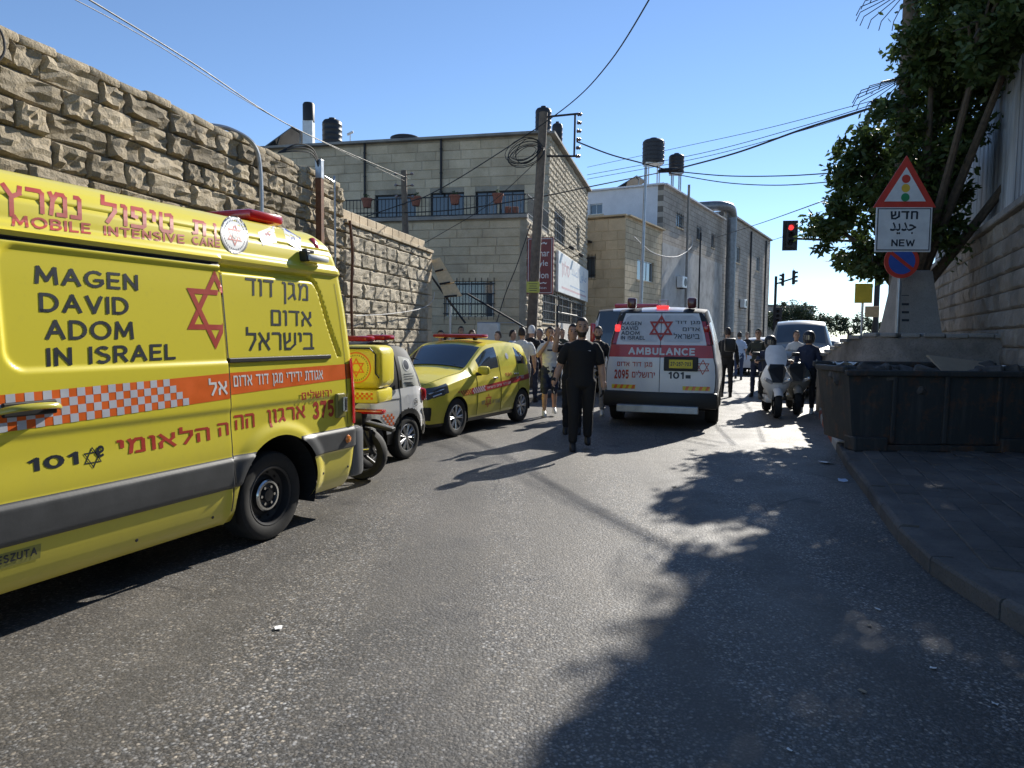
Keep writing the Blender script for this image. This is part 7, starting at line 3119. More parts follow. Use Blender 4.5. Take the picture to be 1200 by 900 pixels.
        if sleeve == 'long':
            limb([inner, S_.lerp(el, 0.4), el], [0.064 * B, 0.058 * B, 0.049 * B], am)
            limb([el, el.lerp(wr, 0.45), wr], [0.049 * B, 0.046, 0.036], am)
            tags.append((wr, 0.03, am))
        else:
            cut_ = S_.lerp(el, 0.78)
            limb([inner, S_.lerp(el, 0.35), cut_], [0.064 * B, 0.062 * B, 0.060 * B], am)
            limb([S_.lerp(el, 0.72), el], [0.045 * B, 0.041 * B], skin)
            for q in range(5):
                tags.append((S_.lerp(el, 0.88 + q * 0.03), 0.04, skin))
            limb([el, el.lerp(wr, 0.3), wr], [0.041 * B, 0.043 * B, 0.028], skin)
        hnd = MB()
        hand_into(hnd, wr, hdv, pn, th_, curl, spread)
        m_.add(hnd.v, hnd.f)
        gm = glove or skin
        for q in (0.02, 0.07, 0.12, 0.17):
            tags.append((wr + hdv.normalized() * q, 0.035, gm))
        if glove:
            limb([wr - hdv.normalized() * 0.05, wr], [0.036, 0.036], gm)
    # one closed skin over all of it
    me = bpy.data.meshes.new('body')
    me.from_pydata(m_.v, [], m_.f)
    bm_ = bmesh.new()
    bm_.from_mesh(me)
    bmesh.ops.recalc_face_normals(bm_, faces=bm_.faces[:])
    bm_.to_mesh(me)
    bm_.free()
    o = bpy.data.objects.new('body', me)
    md = o.modifiers.new('r', 'REMESH')
    md.mode = 'VOXEL'
    md.voxel_size = vox
    md.use_smooth_shade = True
    ms = o.modifiers.new('s', 'SMOOTH')
    ms.factor = 0.5
    ms.iterations = 2 if vox > 0.01 else 3
    me2 = bake(o)
    names = sorted({x[2] for x in tags})
    for n_ in names:
        me2.materials.append(M[n_])
    kd = KDTree(len(tags))
    for i, x in enumerate(tags):
        kd.insert(x[0], i)
    kd.balance()
    # cloth folds
    folds = Vector((loc[0] * 3.1, loc[1] * 1.7, 0))
    nv = len(me2.vertices)
    cos = [0.0] * (3 * nv)
    nos = [0.0] * (3 * nv)
    me2.vertices.foreach_get('co', cos)
    me2.vertex_normals.foreach_get('vector', nos)
    sk = (skin, gm if glove else skin)
    for q in range(nv):
        c_ = Vector(cos[3 * q:3 * q + 3])
        if c_.z < 1.5 + dz and tags[kd.find(c_)[1]][2] not in sk:
            n_ = noise.noise(folds + Vector((c_.x * 9, c_.y * 9, c_.z * 16))) * 0.0095 + noise.noise(folds + Vector((c_.x * 24, c_.y * 24, c_.z * 30))) * 0.0060
            for a in range(3):
                cos[3 * q + a] += nos[3 * q + a] * n_
    me2.vertices.foreach_set('co', cos)
    me2.update()
    mi_ = []
    for p in me2.polygons:
        c_ = p.center
        best, bm2 = 1e9, None
        for (co, i, dist) in kd.find_n(c_, 6):
            d2 = dist - tags[i][1]
            if d2 < best:
                best, bm2 = d2, tags[i][2]
        if c_.z > 1.505 + dz:
            bm2 = skin
            if abs(c_.x) > 0.16 or (c_ - hc).length > 0.20:
                bm2 = tags[kd.find(c_)[1]][2]
        elif abs(c_.x) < 0.20 * B and belt_z + dz < c_.z < 1.465 + dz and abs(c_.y - T(c_.z - dz).y) < 0.15 and arms.get('x') is None and bm2 == skin and abs(c_.x) < 0.12:
            bm2 = shirt
        mi_.append(names.index(bm2))
    me2.polygons.foreach_set('material_index', mi_)
    me2.polygons.foreach_set('use_smooth', [True] * len(me2.polygons))
    body_ = link('body', me2, t_)
    # hair or cap
    if helmet is None:
        h_ = MB()
        rows, seg = 9, 20
        vv_ = []
        for j in range(rows):
            ph = math.pi / 2 * (1 - j / (rows - 1)) * 1.0
            for k in range(seg):
                a = 2 * math.pi * k / seg
                fr_ = math.sin(a)            # +1 front
                low = -0.05 if fr_ < -0.3 else (lerp(0.012, 0.092, sstep(-0.1, 0.6, fr_) + 0.008 * math.sin(k * 2.3)) if fr_ > -0.1 else -0.01)
                z = lerp(low, 0.143, math.sin(ph))
                rr_ = math.cos(ph) if j else 0.02
                jit = 1 + 0.035 * noise.noise(Vector((k * 0.9, j * 1.1, loc[0] * 3)))
                kx_ = 0.087 * jit * (1 if z > 0 else 0.97)
                vv_.append(hc + tr @ Vector((kx_ * math.cos(a) * math.sqrt(max(0, 1 - (max(z, 0) / 0.1445) ** 2) ** 0.8), -0.008 + 0.105 * jit * fr_ * math.sqrt(max(0, 1 - (max(z, 0) / 0.1445) ** 2) ** 0.8), z)))
        h_.add(vv_, [(j * seg + k, (j + 1) * seg + k, (j + 1) * seg + (k + 1) % seg, j * seg + (k + 1) % seg) for j in range(rows - 1) for k in range(seg)])
        h_.build('cap' if cap else 'hair', M[cap] if cap else M[hair], t_, smooth=True)
        if cap and cap != 'kippa':
            b_ = MB()
            b_.rings([(hc.x, hc.y + 0.10, hc.z + 0.045, 0.06, 0.065), (hc.x, hc.y + 0.10, hc.z + 0.052, 0.06, 0.065)], 16)
            bo = b_.build('cap_peak', M[cap], t_)
    else:
        h_ = MB()
        h_.rings([(hc.x, hc.y - 0.01, hc.z + z, r1, r2) for z, r1, r2 in ((-0.13, .095, .11), (-0.08, .118, .14), (0.0, .128, .152), (0.07, .118, .14), (0.12, .085, .10), (0.145, .035, .045))], 20)
        h_.build('helmet', M[helmet], t_, smooth=True)
        v_ = MB()
        vv_ = []
        for j in range(5):
            for k in range(9):
                a = R(30 + 120 * k / 8)
                z = -0.055 + 0.10 * j / 4
                vv_.append(hc + Vector((0.131 * math.cos(a), -0.01 + 0.156 * math.sin(a), z)))
        v_.add(vv_, [(j * 9 + k, (j + 1) * 9 + k, (j + 1) * 9 + k + 1, j * 9 + k + 1) for j in range(4) for k in range(8)])
        v_.build('visor', M['glass'], t_, smooth=True)
    if beard:
        h_ = MB()
        vv_ = []
        for j in range(6):
            for k in range(13):
                a = R(-8 + 196 * k / 12)
                edge_ = abs(k - 6) / 6
                z = lerp(-0.126, lerp(-0.058, -0.005, sstep(0.35, 0.9, edge_)), j / 5)
                rx, ry = interp([(-0.128, .034), (-0.10, .0535), (-0.06, .0665), (-0.005, .0755)], z), interp([(-0.128, .070), (-0.10, .0835), (-0.06, .0925), (-0.005, .0940)], z)
                vv_.append(hc + tr @ Vector((rx * math.cos(a), ry * math.sin(a) + 0.006, z)))
        h_.add(vv_, [(j * 13 + k, (j + 1) * 13 + k, (j + 1) * 13 + k + 1, j * 13 + k + 1) for j in range(5) for k in range(12)])
        h_.build('beard', M[hair], t_, smooth=True)
    e_ = MB()
    for sx in (-1, 1):
        c_ = hc + tr @ Vector((sx * 0.031, 0.083, 0.016))
        e_.tube([c_ + tr @ Vector((-0.011, 0, 0)), c_ + tr @ Vector((0.011, 0, 0))], 0.0075, 6)
        e_.tube([hc + tr @ Vector((sx * 0.014, 0.092, 0.040)), hc + tr @ Vector((sx * 0.048, 0.083, 0.042))], 0.0045, 5)
    if helmet is None:
        e_.build('eyes', M[hair], t_)
    for ank, sx in feet:
        s_ = MB()
        fx, fy = ank.x, ank.y
        z0 = ank.z - 0.095
        s_.rings([(fx, fy + 0.055, z0 + 0.0, .040, .135), (fx, fy + 0.055, z0 + 0.022, .046, .142), (fx, fy + 0.050, z0 + 0.045, .045, .130), (fx, fy + 0.015, z0 + 0.085, .041, .080), (fx, fy - 0.005, z0 + 0.115, .040, .052)], 16)
        s_.build('shoe', M[shoes], t_, smooth=True)
    if extra:
        extra(t_, hc, T)
    return t_


def gp(px, py):
    d_ = ray(px, py)
    t_ = (0 - CZ) / d_.z
    return (d_.x * t_, d_.y * t_, 0.0)


def on(px, Y, z=0.0):
    """ground point seen at column px, Y metres ahead"""
    d_ = ray(px, 450)
    return (d_.x / d_.y * Y, Y, z)


M['tee_print'] = plain('navy_print', (0.03, 0.04, 0.09), 0.7)


def swoosh(t_, hc, T):
    m_ = MB()
    m_.add([(-0.115, 0.128, 1.335), (-0.075, 0.126, 1.345), (-0.11, 0.128, 1.347)], [(0, 1, 2)])
    o_ = m_.build('shirt_mark', M['ink_white'], t_)


# the bearded man walking towards us: local x is his left, seen on the right of the picture
person('bearded man in black T-shirt, trousers and gloves walking towards us', on(681, 10.0), 183, 1.82, 'cloth_black', 'cloth_black', beard=True, glove='cloth_black', stride=0.35, vox=0.0085, build=1.12,
       arms={'L': ((0.29, -0.05, 1.13), (0.37, 0.06, 0.90), (0.15, 0.1, -1), (-1, 0, 0), (0, 1, 0), 0.3), 'R': ((-0.27, -0.04, 1.12), (-0.30, 0.02, 0.86), (0.05, 0.12, -1), (1, 0, 0), (0, 1, 0), 0.4)}, extra=swoosh)


def print_tee(t_, hc, T):
    m_ = MB()
    m_.add([(-0.07, 0.131, 1.30), (0.07, 0.131, 1.30), (0.075, 0.128, 1.335), (-0.075, 0.128, 1.335)], [(0, 1, 2, 3)])
    m_.build('shirt_print', M['tee_print'], t_)


person('young man in white printed T-shirt and dark shorts with hands at his mouth', on(644, 14.1), 176, 1.74, 'cloth_white', 'cloth_navy', shorts=True, shoes='sign_white', stride=0.12, vox=0.011,
       arms={'L': ((0.25, 0.10, 1.20), (0.07, 0.19, 1.47), (-0.35, 0.1, 0.9), (-0.3, -1, 0), (0, 0.4, 1), 0.5), 'R': ((-0.25, 0.10, 1.20), (-0.07, 0.19, 1.46), (0.35, 0.1, 0.9), (0.3, -1, 0), (0, 0.4, 1), 0.5)}, extra=print_tee)
person('man hidden behind the bearded man, raising his open right hand', on(671, 11.6), 185, 1.76, 'cloth_black', 'cloth_black', shoes='black', vox=0.009,
       arms={'L': ((0.30, 0.10, 1.36), (0.24, 0.16, 1.60), (0.10, 0.02, 1), (0, 1, 0), (-1, 0, 0.2), 0.08)})
person('man in dark jacket and grey trousers standing beside the ambulance tail lamp', on(700, 14.4), 190, 1.76, 'cloth_black', 'cloth_grey', sleeve='long', beard=True, shoes='sign_white', vox=0.012)
person('stout man in white T-shirt and grey trousers seen from behind', on(611, 16.0), 10, 1.74, 'cloth_white', 'cloth_grey', build=1.18, vox=0.012, shoes='black')
person('man in black T-shirt and white cap seen from behind at the pavement edge', on(622, 17.0), 20, 1.80, 'cloth_black', 'cloth_navy', cap='cloth_white', vox=0.013)
crowd = [
    (632, 18.5, 200, 'cloth_navy', 'cloth_black', 1.74, 'man in navy shirt standing between the pole and the white T-shirts'),
    (650, 19.5, 170, 'cloth_black', 'cloth_black', 1.72, 'person in black under the maroon sign among the crowd'),
    (658, 21.0, 180, 'cloth_olive', 'cloth_black', 1.76, 'person in dark olive standing before the stained sheet wall'),
    (641, 22.5, 210, 'cloth_black', 'denim', 1.78, 'tall dark haired man at the back of the pavement crowd'),
    (668, 20.0, 200, 'cloth_grey', 'cloth_black', 1.68, 'shorter person in grey by the left of the second ambulance'),
    (600, 19.0, 150, 'cloth_sky', 'denim', 1.70, 'man in pale blue shirt beside the white metal cabinet'),
    (583, 18.5, 190, 'cloth_black', 'cloth_black', 1.66, 'dark haired person just over the rear of the hatchback'),
    (553, 17.0, 175, 'cloth_white', 'denim', 1.68, 'person in white whose head shows over the hatchback light bar'),
    (516, 16.5, 160, 'cloth_sky', 'denim', 1.66, 'person at the wall corner, only the head above the hatchback'),
    (540, 21.0, 175, 'cloth_black', 'cloth_black', 1.80, 'dark figure standing against the terrace house wall'),
]
for (px, Y, f_, s_, l_, h_, lab) in crowd:
    person(lab, on(px, Y), f_, h_, s_, l_, vox=0.018, hair=('hair', 'hair_brown', 'hair_grey')[px % 3], skin_=('skin', 'skin_pale')[px % 2], turn=((px * 7) % 11 - 5) * 0.14, stride=((px * 3) % 5 - 2) * 0.12, sleeve='long' if s_ == 'cloth_black' else 'short')


def backpack(t_, hc, T):
    m_ = MB()
    m_.rbox((0, -0.18, 1.25), (0.30, 0.18, 0.42), 0.07)
    m_.build('backpack', M['cloth_black'], t_, smooth=True)


def vest(t_, hc, T):
    m_ = MB()
    m_.rbox((0, 0.11, 1.27), (0.30, 0.07, 0.32), 0.03)
    m_.rbox((0.1, 0.15, 1.2), (0.09, 0.05, 0.12), 0.02)
    m_.rbox((-0.08, 0.15, 1.2), (0.09, 0.05, 0.12), 0.02)
    m_.rbox((0, 0.0, 0.96), (0.34, 0.27, 0.07), 0.02)
    m_.rbox((-0.2, 0.02, 0.86), (0.07, 0.12, 0.22), 0.02)
    m_.build('duty_vest', M['cloth_olive'], t_, smooth=True)


person('man in pale blue shirt and jeans walking away past the ambulance', on(865, 26.5), 15, 1.76, 'cloth_sky', 'denim', stride=0.5, vox=0.016)
person('officer in dark uniform, cap and duty vest standing in the road', on(887, 19.3), 215, 1.80, 'cloth_olive', 'cloth_navy', sleeve='long', cap='cloth_olive', vox=0.012, shoes='black', stride=0.2, extra=vest,
       arms={'L': ((0.27, 0.02, 1.14), (0.16, 0.24, 1.12), (-0.6, 0.6, 0), (0, -1, -1), (0, 0, 1), 0.5)})
person('man with dark backpack close beside the ambulance mirror', on(851, 19.0), 20, 1.82, 'cloth_black', 'cloth_black', sleeve='long', vox=0.015, extra=backpack)
person('distant person in black walking up the street', on(874, 31.0), 200, 1.78, 'cloth_black', 'cloth_black', sleeve='long', vox=0.018, stride=0.4)
person('rider in black helmet and dark jacket sitting on the white scooter', (5.42 + 0.09, 15.35, 0.30), 190, 1.74, 'cloth_navy', 'cloth_black', sleeve='long', helmet='black', sit=True, vox=0.013,
       arms={'L': ((0.30, 0.20, 0.74), (0.36, 0.46, 0.82), (0, 1, 0), (0, 0, -1), (-1, 0, 0), 0.6), 'R': ((-0.30, 0.20, 0.74), (-0.36, 0.46, 0.82), (0, 1, 0), (0, 0, -1), (1, 0, 0), 0.6)})
person('rider in dark blue jacket and white shoes beside the darker scooter', on(946, 15.2), 205, 1.72, 'cloth_navy', 'cloth_black', sleeve='long', shoes='sign_white', helmet='black_tank', vox=0.014)
person('man in white shirt standing behind the two scooters', on(931, 19.5), 190, 1.76, 'cloth_white', 'cloth_navy', sleeve='long', vox=0.016)
person('person in grey standing before the silver parked car', on(918, 22.0), 170, 1.74, 'cloth_grey', 'cloth_black', vox=0.018)

# ================================================================== poles and wires
PB, PT = Vector(on(619, 20.0)), at(637, 132, 20.0)
UP = thing('utility_pole', 'leaning wooden power pole with insulator frame before the stone house', 'utility pole', PB)
tp = PT - PB
m = MB()
m.tube([(0, 0, -0.1), tp * 0.5, tp], [0.155, 0.135, 0.115], 14)
m.build('pole', M['wood_pole'], UP, smooth=True)
fr0 = at(640, 137, 20.0) - PB
fr1 = at(641, 183, 20.0) - PB
fe0 = at(680, 133, 19.9) - PB
fe1 = at(675, 183, 19.9) - PB
m = MB()
for a, b in ((fr0, fe0), (fr1, fe1), (at(674, 134, 19.9) - PB, fe1 - Vector((0.05, 0, 0)))):
    m.tube([a, b], 0.028, 6)
m.build('bracket_frame', M['iron'], UP)
for k in range(6):
    z = lerp(0.0, 1.0, k / 5)
    p = (at(675, 134, 19.9) - PB).lerp(at(673, 183, 19.9) - PB, z) + Vector((0.10, 0, 0))
    m = MB()
    m.lathe([(0.0, -0.07), (0.04, -0.06), (0.055, -0.02), (0.035, 0.0), (0.055, 0.03), (0.03, 0.06), (0, 0.07)], Matrix.Translation(p) @ Matrix.Rotation(R(90), 4, 'Y'), n=12)
    m.build('insulator', M['porcelain'], UP, smooth=True)
m = MB()
rnd = random.Random(2)
cc = at(616, 180, 19.9) - PB
for k in range(9):
    r1, r2 = rnd.uniform(0.28, 0.5), rnd.uniform(0.15, 0.34)
    o_ = Vector((rnd.uniform(-.08, .08), rnd.uniform(-.1, 0), rnd.uniform(-.08, .08)))
    m.tube([cc + o_ + Vector((r1 * math.cos(R(a)), 0.04 * math.sin(R(3 * a)), r2 * math.sin(R(a)) + 0.12 * math.cos(R(a)))) for a in range(0, 361, 20)], 0.010, 5, caps=False)
m.build('cable_coil', M['cable'], UP)
m = MB()
m.rbox(tp * 0.38 + Vector((-0.03, -0.17, 0)), (0.36, 0.03, 0.30), 0.008)
yb = m.build('yellow_notice', plain('yellow_green_board', (0.55, 0.55, 0.10), 0.5), UP)
m = MB()
for k in range(4):
    m.box(tp * 0.38 + Vector((-0.03, -0.187, 0.09 - k * 0.06)), (0.24 - 0.04 * (k % 2), 0.004, 0.018))
m.build('notice', M['ink_dark'], yb)

# short pole on the wall with wires
t = thing('cable_pole', 'short pole with insulators standing behind the wall parapet', 'utility pole', at(476, 262, 21.5) - Vector((0, 0, 1.0)))
base = t.location.copy()
top_ = at(473, 200, 21.5) - base
m = MB()
m.tube([(0, 0, 0), top_], [0.10, 0.085], 10)
m.build('pole', M['wood_pole'], t, smooth=True)
for k in range(3):
    p = top_ * (0.95 - 0.13 * k)
    for sx in (-1, 1):
        m = MB()
        m.tube([p, p + Vector((sx * 0.22, 0, 0.03))], 0.015, 6)
        m.lathe([(0, 0), (.05, .01), (.05, .05), (.02, .07), (0, .08)], Matrix.Translation(p + Vector((sx * 0.24, 0, 0.0))), n=10)
        m.build('insulator', M['porcelain'], t, smooth=True)


def wire(label, pts, r, mat_='cable', n=7, name='overhead_cable', seg=9, group=None):
    P = [at(*p) for p in pts]
    tubething(name, label, 'cable', catmull(P, seg), r, M[mat_], 6, group)


wire('thin overhead wire, left of the pair crossing the sky above the stone wall', [(60, -15, 9), (180, 50, 12), (330, 142, 16), (474, 212, 21.4)], 0.007)
wire('overhead wire, right of the pair crossing the sky above the stone wall', [(92, -8, 9), (220, 70, 12.5), (345, 150, 16.5), (478, 209, 21.4)], 0.012)
wire('thick black cable from the top of the picture past the pole to the terrace', [(775, -25, 13), (715, 72, 16), (660, 128, 19.0), (560, 195, 20.2), (505, 227, 20.8), (478, 237, 21.3), (405, 262, 22)], 0.015)
wire('black cable slung from the pole frame to the twin splice', [(676, 166, 19.9), (715, 181, 21), (752, 191, 22), (785, 200, 23)], 0.022)
wire('thick black cable from the splice to the spiked pole on the right', [(785, 200, 23), (860, 180, 19), (945, 150, 16), (1043, 120, 13.6)], 0.022)
wire('long black cable passing low before the terrace house up to the splice', [(415, 250, 22), (520, 247, 21), (625, 232, 20.2), (700, 217, 21), (785, 200, 23)], 0.016)
wire('upper thin wire of the pair running to the spiked pole', [(688, 205, 24), (820, 180, 20), (940, 148, 16), (1040, 117, 13.6)], 0.008)
wire('lower thin wire of the pair running to the spiked pole', [(688, 210, 24), (820, 185, 20), (940, 153, 16), (1040, 121, 13.6)], 0.008)
wire('topmost thin wire before the tanks, slanting up to the right', [(688, 196, 26), (800, 172, 22), (900, 150, 18), (1045, 112, 13.7)], 0.007)
wire('sagging black cable from the splice into the tree', [(785, 200, 23), (850, 206, 22), (920, 206, 21), (985, 202, 19)], 0.016)
wire('second sagging cable with ties from the splice into the tree', [(785, 203, 23), (850, 214, 22), (915, 217, 21), (985, 212, 19)], 0.014)
wire('slack cable rising from the far house roof towards the tree', [(840, 278, 45), (890, 262, 34), (930, 248, 26), (985, 228, 18)], 0.016)
wire('lower slack cable behind the hanging traffic light', [(900, 283, 40), (940, 270, 32), (970, 256, 25), (1000, 240, 18)], 0.014)
wire('black service cable hanging from terrace railing down to the cabinet', [(622, 262, 23.3), (606, 310, 23.2), (592, 345, 23.0), (580, 385, 22.5)], 0.014, name='service_cable')
wire('thin slanting wire across the terrace house from the pole foot', [(628, 190, 20.1), (575, 238, 21), (520, 272, 22), (470, 300, 22.5)], 0.009)
m = MB()
p = at(783, 200, 22.9)
m.tube([(-0.32, 0, -0.02), (-0.2, 0, 0), (0.25, 0, 0.03), (0.36, 0, 0.05)], [0.03, 0.075, 0.075, 0.03], 10)
o = m.build('cable_splice', M['cable'], smooth=True, loc=p)
tag(o, 'fat black splice where the overhead cables meet', 'cable splice')

# spiked pole on the right
SP0 = Vector((7.25, 13.6, 0))
t = thing('spiked_pole', 'tall dark pole with two crowns of anti-climb spikes behind the road sign', 'utility pole', SP0)
m = MB()
m.tube([(0, 0, 0), (0, 0, 9.6)], [0.17, 0.13], 14)
m.build('pole', M['wood_pole'], t, smooth=True)
for zc in (7.95, 6.35):
    for k in range(22):
        a = 2 * math.pi * k / 22
        m = MB()
        m.tube([(0.14 * math.cos(a), 0.14 * math.sin(a), zc + 0.05), (0.85 * math.cos(a), 0.85 * math.sin(a), zc - 0.18), (0.92 * math.cos(a), 0.92 * math.sin(a), zc - 0.33)], 0.009, 5)
        m.build('spike', M['iron'], t)
    m = MB()
    m.tube([(0, 0, zc), (0, 0, zc + 0.1)], 0.19, 14)
    m.build('collar', M['iron'], t)
m = MB()
for a, b in (((-0.65, 0, 5.95), (0.5, 0, 6.0)),):
    m.tube([a, b], 0.035, 8)
for x in (-0.6, -0.35, -0.1):
    m.lathe([(0, -0.10), (.05, -.08), (.05, 0.02), (0.02, .05)], Matrix.Translation((x, 0, 5.95)), n=10)
m.build('crossarm', M['iron'], t, smooth=True)


# ================================================================== traffic lights
def signal(parent, c, facing, sc=1.0, lit=None):
    Rm = Matrix.Rotation(facing, 3, 'Z')
    m_ = MB()
    m_.rbox(c, (0.30 * sc, 0.20 * sc, 0.95 * sc), 0.03, M=Rm)
    hd_ = m_.build('signal_head', M['black'], parent)
    m_ = MB()
    m_.rbox(Vector(c) + Rm @ Vector((0, 0.02 * sc, 0)), (0.56 * sc, 0.02, 1.15 * sc), 0.01, M=Rm)
    m_.build('backboard', M['black'], hd_)
    for k, (nm, mt) in enumerate((('red', 'lamp_lit' if lit == 'red' else 'under'), ('amber', 'under'), ('green', 'under'))):
        cc_ = Vector(c) + Rm @ Vector((0, -0.11 * sc, (0.29 - 0.29 * k) * sc))
        m_ = MB()
        m_.lathe([(0, 0.02), (0.09 * sc, 0.01), (0.105 * sc, -0.01)], Matrix.Translation(cc_) @ Rm.to_4x4() @ Matrix.Rotation(R(90), 4, 'X'), n=16)
        m_.build('signal_lens', M[mt], hd_)
        m_ = MB()
        vv_ = []
        for q in range(9):
            a = R(-10 + 200 * q / 8)
            for yy in (0, -0.16 * sc):
                vv_.append(cc_ + Rm @ Vector((0.115 * sc * math.cos(a), yy, 0.115 * sc * math.sin(a))))
        m_.add(vv_, [(2 * q, 2 * q + 1, 2 * q + 3, 2 * q + 2) for q in range(8)])
        m_.build('visor', M['black'], hd_)


p = at(926, 276, 28.0)
pe = Vector((p.x + 3.6, p.y + 0.3, 0))
t = thing('traffic_light', 'hanging traffic light showing red on a long arm from the right', 'traffic light', pe)
m = MB()
m.tube([(0, 0, 0), (0, 0, 5.6)], [0.12, 0.09], 12)
m.build('post', M['iron'], t, smooth=True)
m = MB()
m.tube([(0, 0, 5.35), p - pe + Vector((0.3, 0.12, -0.1)), p - pe + Vector((-0.15, 0.12, -0.08))], [0.06, 0.045, 0.04], 10)
m.build('mast_arm', M['iron'], t, smooth=True)
signal(t, p - pe, R(-10), 1.0, 'red')
p = at(930, 325, 47.0)
pe = Vector(on(905, 47.5))
t = thing('traffic_light', 'pair of small traffic lights seen edgewise on a short far arm', 'traffic light', pe)
m = MB()
m.tube([(0, 0, 0), (0, 0, 5.6)], 0.09, 10)
m.tube([(0, 0, 5.1), p - pe + Vector((0.2, 0.2, 0))], 0.05, 8)
m.build('post', M['iron'], t, smooth=True)
signal(t, p - pe, R(70), 0.95)
signal(t, p - pe + Vector((-0.65, 0.1, -0.15)), R(250), 0.85)
signal(t, Vector((0.15, -0.1, 3.0)), R(-15), 1.0)


# ================================================================== trees
def tree(label, base, trunk, limbs, clumps, nleaf, size, seed, leafm='leaf', trunk_r=0.2, name='tree'):
    t_ = thing(name, label, 'tree', base)
    b_ = Vector(base)
    r_ = random.Random(seed)
    m_ = MB()
    m_.tube(catmull([Vector(p) - b_ for p in trunk], 5), [lerp(trunk_r, trunk_r * 0.55, k / (len(catmull(trunk, 5)) - 1)) for k in range(len(catmull(trunk, 5)))], 12)
    m_.build('trunk', M['bark'], t_, smooth=True)
    tips = []
    for (c, rad) in clumps:
        c = Vector(c) - b_
        top = Vector(trunk[-1]) - b_
        start = Vector(trunk[0]).lerp(Vector(trunk[-1]), 0.75) - b_
        q_ = catmull([start, start.lerp(c, 0.45) + Vector((r_.uniform(-.4, .4), r_.uniform(-.4, .4), 0.25)), c], 5)
        m_ = MB()
        m_.tube(q_, [lerp(trunk_r * 0.42, 0.025, k / (len(q_) - 1)) for k in range(len(q_))], 8)
        for k in range(5):
            d_ = Vector((r_.uniform(-1, 1), r_.uniform(-1, 1), r_.uniform(-.4, 1))).normalized() * rad * 0.8
            m_.tube([c - (c - start) * 0.1, c + d_ * 0.5 + Vector((0, 0, .1)), c + d_], [0.03, 0.02, 0.008], 5)
        m_.build('limb', M['bark'], t_, smooth=True)
    tot = sum(rad ** 2.2 for c, rad in clumps)
    vs_, fs_ = [], []
    for (c, rad) in clumps:
        c = Vector(c) - b_
        n_ = int(nleaf * rad ** 2.2 / tot)
        subs = []
        for _ in range(int(16 + rad * 14)):
            d_ = Vector((r_.gauss(0, 1), r_.gauss(0, 1), r_.gauss(0, 1))).normalized()
            subs.append((c + d_ * rad * r_.uniform(0.35, 1.05), rad * r_.uniform(0.14, 0.34)))
        for _ in range(n_):
            sc_, sr = subs[r_.randrange(len(subs))]
            p = sc_ + Vector((r_.gauss(0, 1), r_.gauss(0, 1), r_.gauss(0, 0.8))) * sr * 0.6
            L = size * r_.uniform(0.6, 1.3)
            u = Vector((r_.uniform(-1, 1), r_.uniform(-1, 1), r_.uniform(-1.0, .6))).normalized()
            v_ = u.cross(Vector((r_.uniform(-1, 1), r_.uniform(-1, 1), r_.uniform(-1, 1)))).normalized()
            k = len(vs_)
            vs_ += [p, p + u * L * 0.45 + v_ * L * 0.24, p + u * L, p + u * L * 0.45 - v_ * L * 0.24]
            fs_.append((k, k + 1, k + 2, k + 3))
    me = bpy.data.meshes.new('crown')
    me.from_pydata(vs_, [], fs_)
    me.materials.append(M[leafm])
    link('crown', me, t_)
    return t_


def near(L, k=0.82):
    return [((c[0] * k, c[1] * k, 1.6 + (c[2] - 1.6) * k), rr_ * k) for c, rr_ in L]


tree('big dark leafed tree leaning over the right side of the street', (7.9, 14.6, 0), [(7.9, 14.6, 0), (7.85, 14.5, 1.5), (7.7, 13.9, 3.0)], 0,
     near([((8.35, 17.6, 5.3), 0.9), ((8.0, 17.9, 4.3), 0.75), ((8.5, 17.2, 3.5), 0.7), ((8.6, 17.8, 6.0), 0.8), ((9.2, 16.6, 4.6), 1.2), ((9.2, 16.2, 6.3), 1.2), ((9.6, 15.0, 8.2), 1.3),
      ((9.4, 13.2, 8.2), 1.3), ((10.6, 12.6, 7.6), 1.7), ((10.8, 14.6, 9.4), 1.7), ((9.2, 15.6, 9.2), 0.9), ((9.8, 17.8, 5.6), 0.9), 
      ((8.6, 13.6, 7.2), 0.8), ((8.7, 15.4, 7.6), 0.7)]) + [((7.95, 14.1, 7.1), 0.6)], 52000, 0.15, 5, trunk_r=0.26)  # last clump is added to close lit gaps in the road shade
tree('second dark tree rising behind the corrugated fence on the right', (12.4, 14.0, 0), [(12.4, 14.0, 0), (12.2, 13.6, 3.0), (12.0, 13.2, 5.8)], 0,
     [((10.3, 14.6, 7.4), 0.9), ((10.5, 15.6, 7.9), 1.25), ((11.2, 17.2, 7.6), 1.5), ((10.3, 13.4, 8.4), 1.3), ((9.9, 12.2, 8.2), 1.1), ((11.6, 11.6, 8.6), 1.7), ((10.6, 10.2, 7.6), 1.4), ((11.8, 9.4, 8.0), 1.6), ((12.6, 12.0, 7.4), 1.8), ((10.9, 8.2, 6.9), 1.2), ((11.2, 11.2, 10.4), 1.5), ((9.8, 8.8, 8.4), 0.9), ((13.2, 14.6, 8.8), 1.8), ((10.4, 6.6, 7.2), 1.1)], 52000, 0.17, 9, trunk_r=0.24)
tree('rounded tree on the rise at the far end of the street', (34, 88, 0), [(34, 88, 0), (34, 88, 2), (34.2, 88, 3.2)], 0,
     [((33.0, 88, 4.2), 1.5), ((35.2, 88.5, 4.6), 1.7), ((37.0, 88, 3.9), 1.4), ((31.6, 88, 3.6), 1.1), ((38.6, 88, 3.4), 1.0)], 6000, 0.30, 3, 'leaf_far')
tree('low wide tree at the far end, right of the rounded one', (43, 92, 0), [(43, 92, 0), (43, 92, 1.6), (43, 92, 2.6)], 0,
     [((42, 92, 3.4), 1.5), ((44.4, 92, 3.2), 1.4), ((46.5, 92, 2.8), 1.2)], 4000, 0.30, 4, 'leaf_far')
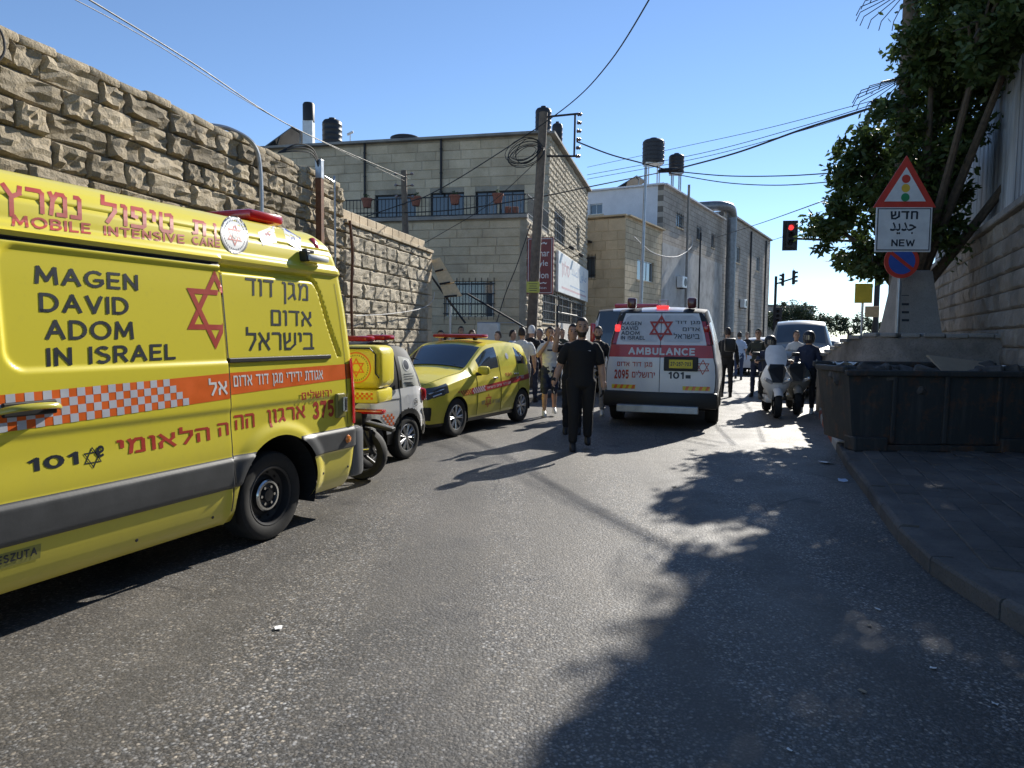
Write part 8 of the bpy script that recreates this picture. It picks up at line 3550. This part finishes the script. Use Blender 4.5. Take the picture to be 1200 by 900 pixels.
# ground cover in the tree bed
rnd = random.Random(12)
vs_, fs_ = [], []
for _ in range(5200):
    y = rnd.uniform(12.4, 21)
    x = rnd.uniform(kx(y) + 0.9, 2.2 + 0.452 * y)
    h = rnd.uniform(0.05, 0.55)
    p = Vector((x, y, 0.13 + h * 0.5))
    u = Vector((rnd.uniform(-1, 1), rnd.uniform(-1, 1), rnd.uniform(0, 1.2))).normalized() * 0.14
    v_ = u.cross(Vector((rnd.random(), rnd.random(), rnd.random()))).normalized() * 0.03
    k = len(vs_)
    vs_ += [p - u * 0.5, p + v_, p + u * 0.5, p - v_]
    fs_.append((k, k + 1, k + 2, k + 3))
me = bpy.data.meshes.new('undergrowth')
me.from_pydata(vs_, [], fs_)
me.materials.append(M['leaf'])
o = link('undergrowth', me)
o['label'] = 'low weeds growing in the bed round the tree'
o['category'] = 'undergrowth'
kind(o, 'stuff')
m = MB()
vs_ = []
for i in range(13):
    y = 11.9 + i * 0.8
    for x, z in ((kx(y) + 0.75, 0.14), (kx(y) + 1.2, 0.38), (2.5 + 0.452 * y, 0.45)):
        vs_.append((x, y, z + 0.05 * math.sin(i * 2.1 + x)))
m.add(vs_, [(i * 3 + k, i * 3 + k + 1, (i + 1) * 3 + k + 1, (i + 1) * 3 + k) for i in range(12) for k in range(2)])
kind(m.build('earth_bed', M['earth']), 'structure')

# ================================================================== litter
for i, (px, py, s_, lab, mt) in enumerate([
        (326, 737, 0.026, 'small white scrap lying on the open asphalt', 'paper'), (790, 571, 0.03, 'small dark clod on the asphalt in front of the ambulance', 'cloth_black'),
        (968, 543, 0.09, 'flattened pale plastic bag in the gutter by the skip', 'paper'), (987, 564, 0.07, 'blue white drink carton lying at the kerb', 'cloth_sky'),
        (1029, 715, 0.02, 'white cigarette packet shred nearer the dark kerb', 'paper'), (1093, 784, 0.016, 'tiny white wrapper at the foot of the kerb', 'paper'),
        (1019, 734, 0.016, 'crumpled receipt in the gutter dirt', 'card'), (1166, 826, 0.016, 'bent white straw wrapper at the lower right corner', 'paper'),
        (1010, 811, 0.02, 'brown leaf lying in the dark gutter', 'card'), (925, 880, 0.012, 'pale bottle cap near the bottom edge', 'paper')]):
    g_ = gp(px, py)
    zz = 0.004 if g_[0] < kx(g_[1]) else 0.14
    m = MB()
    r_ = random.Random(i)
    vv_ = [(s_ * (a - 1) * r_.uniform(.7, 1.1), s_ * 0.7 * (b - 1) * r_.uniform(.6, 1.2), r_.uniform(0.001, s_ * 0.35)) for a in range(3) for b in range(3)]
    m.add(vv_, [(a * 3 + b, (a + 1) * 3 + b, (a + 1) * 3 + b + 1, a * 3 + b + 1) for a in range(2) for b in range(2)])
    o = m.build('litter_scrap', M[mt], None, loc=(g_[0], g_[1], zz), rot=(0, 0, r_.uniform(0, 3)))
    tag(o, lab, 'litter')

bpy.data.scenes.remove(BENCH)
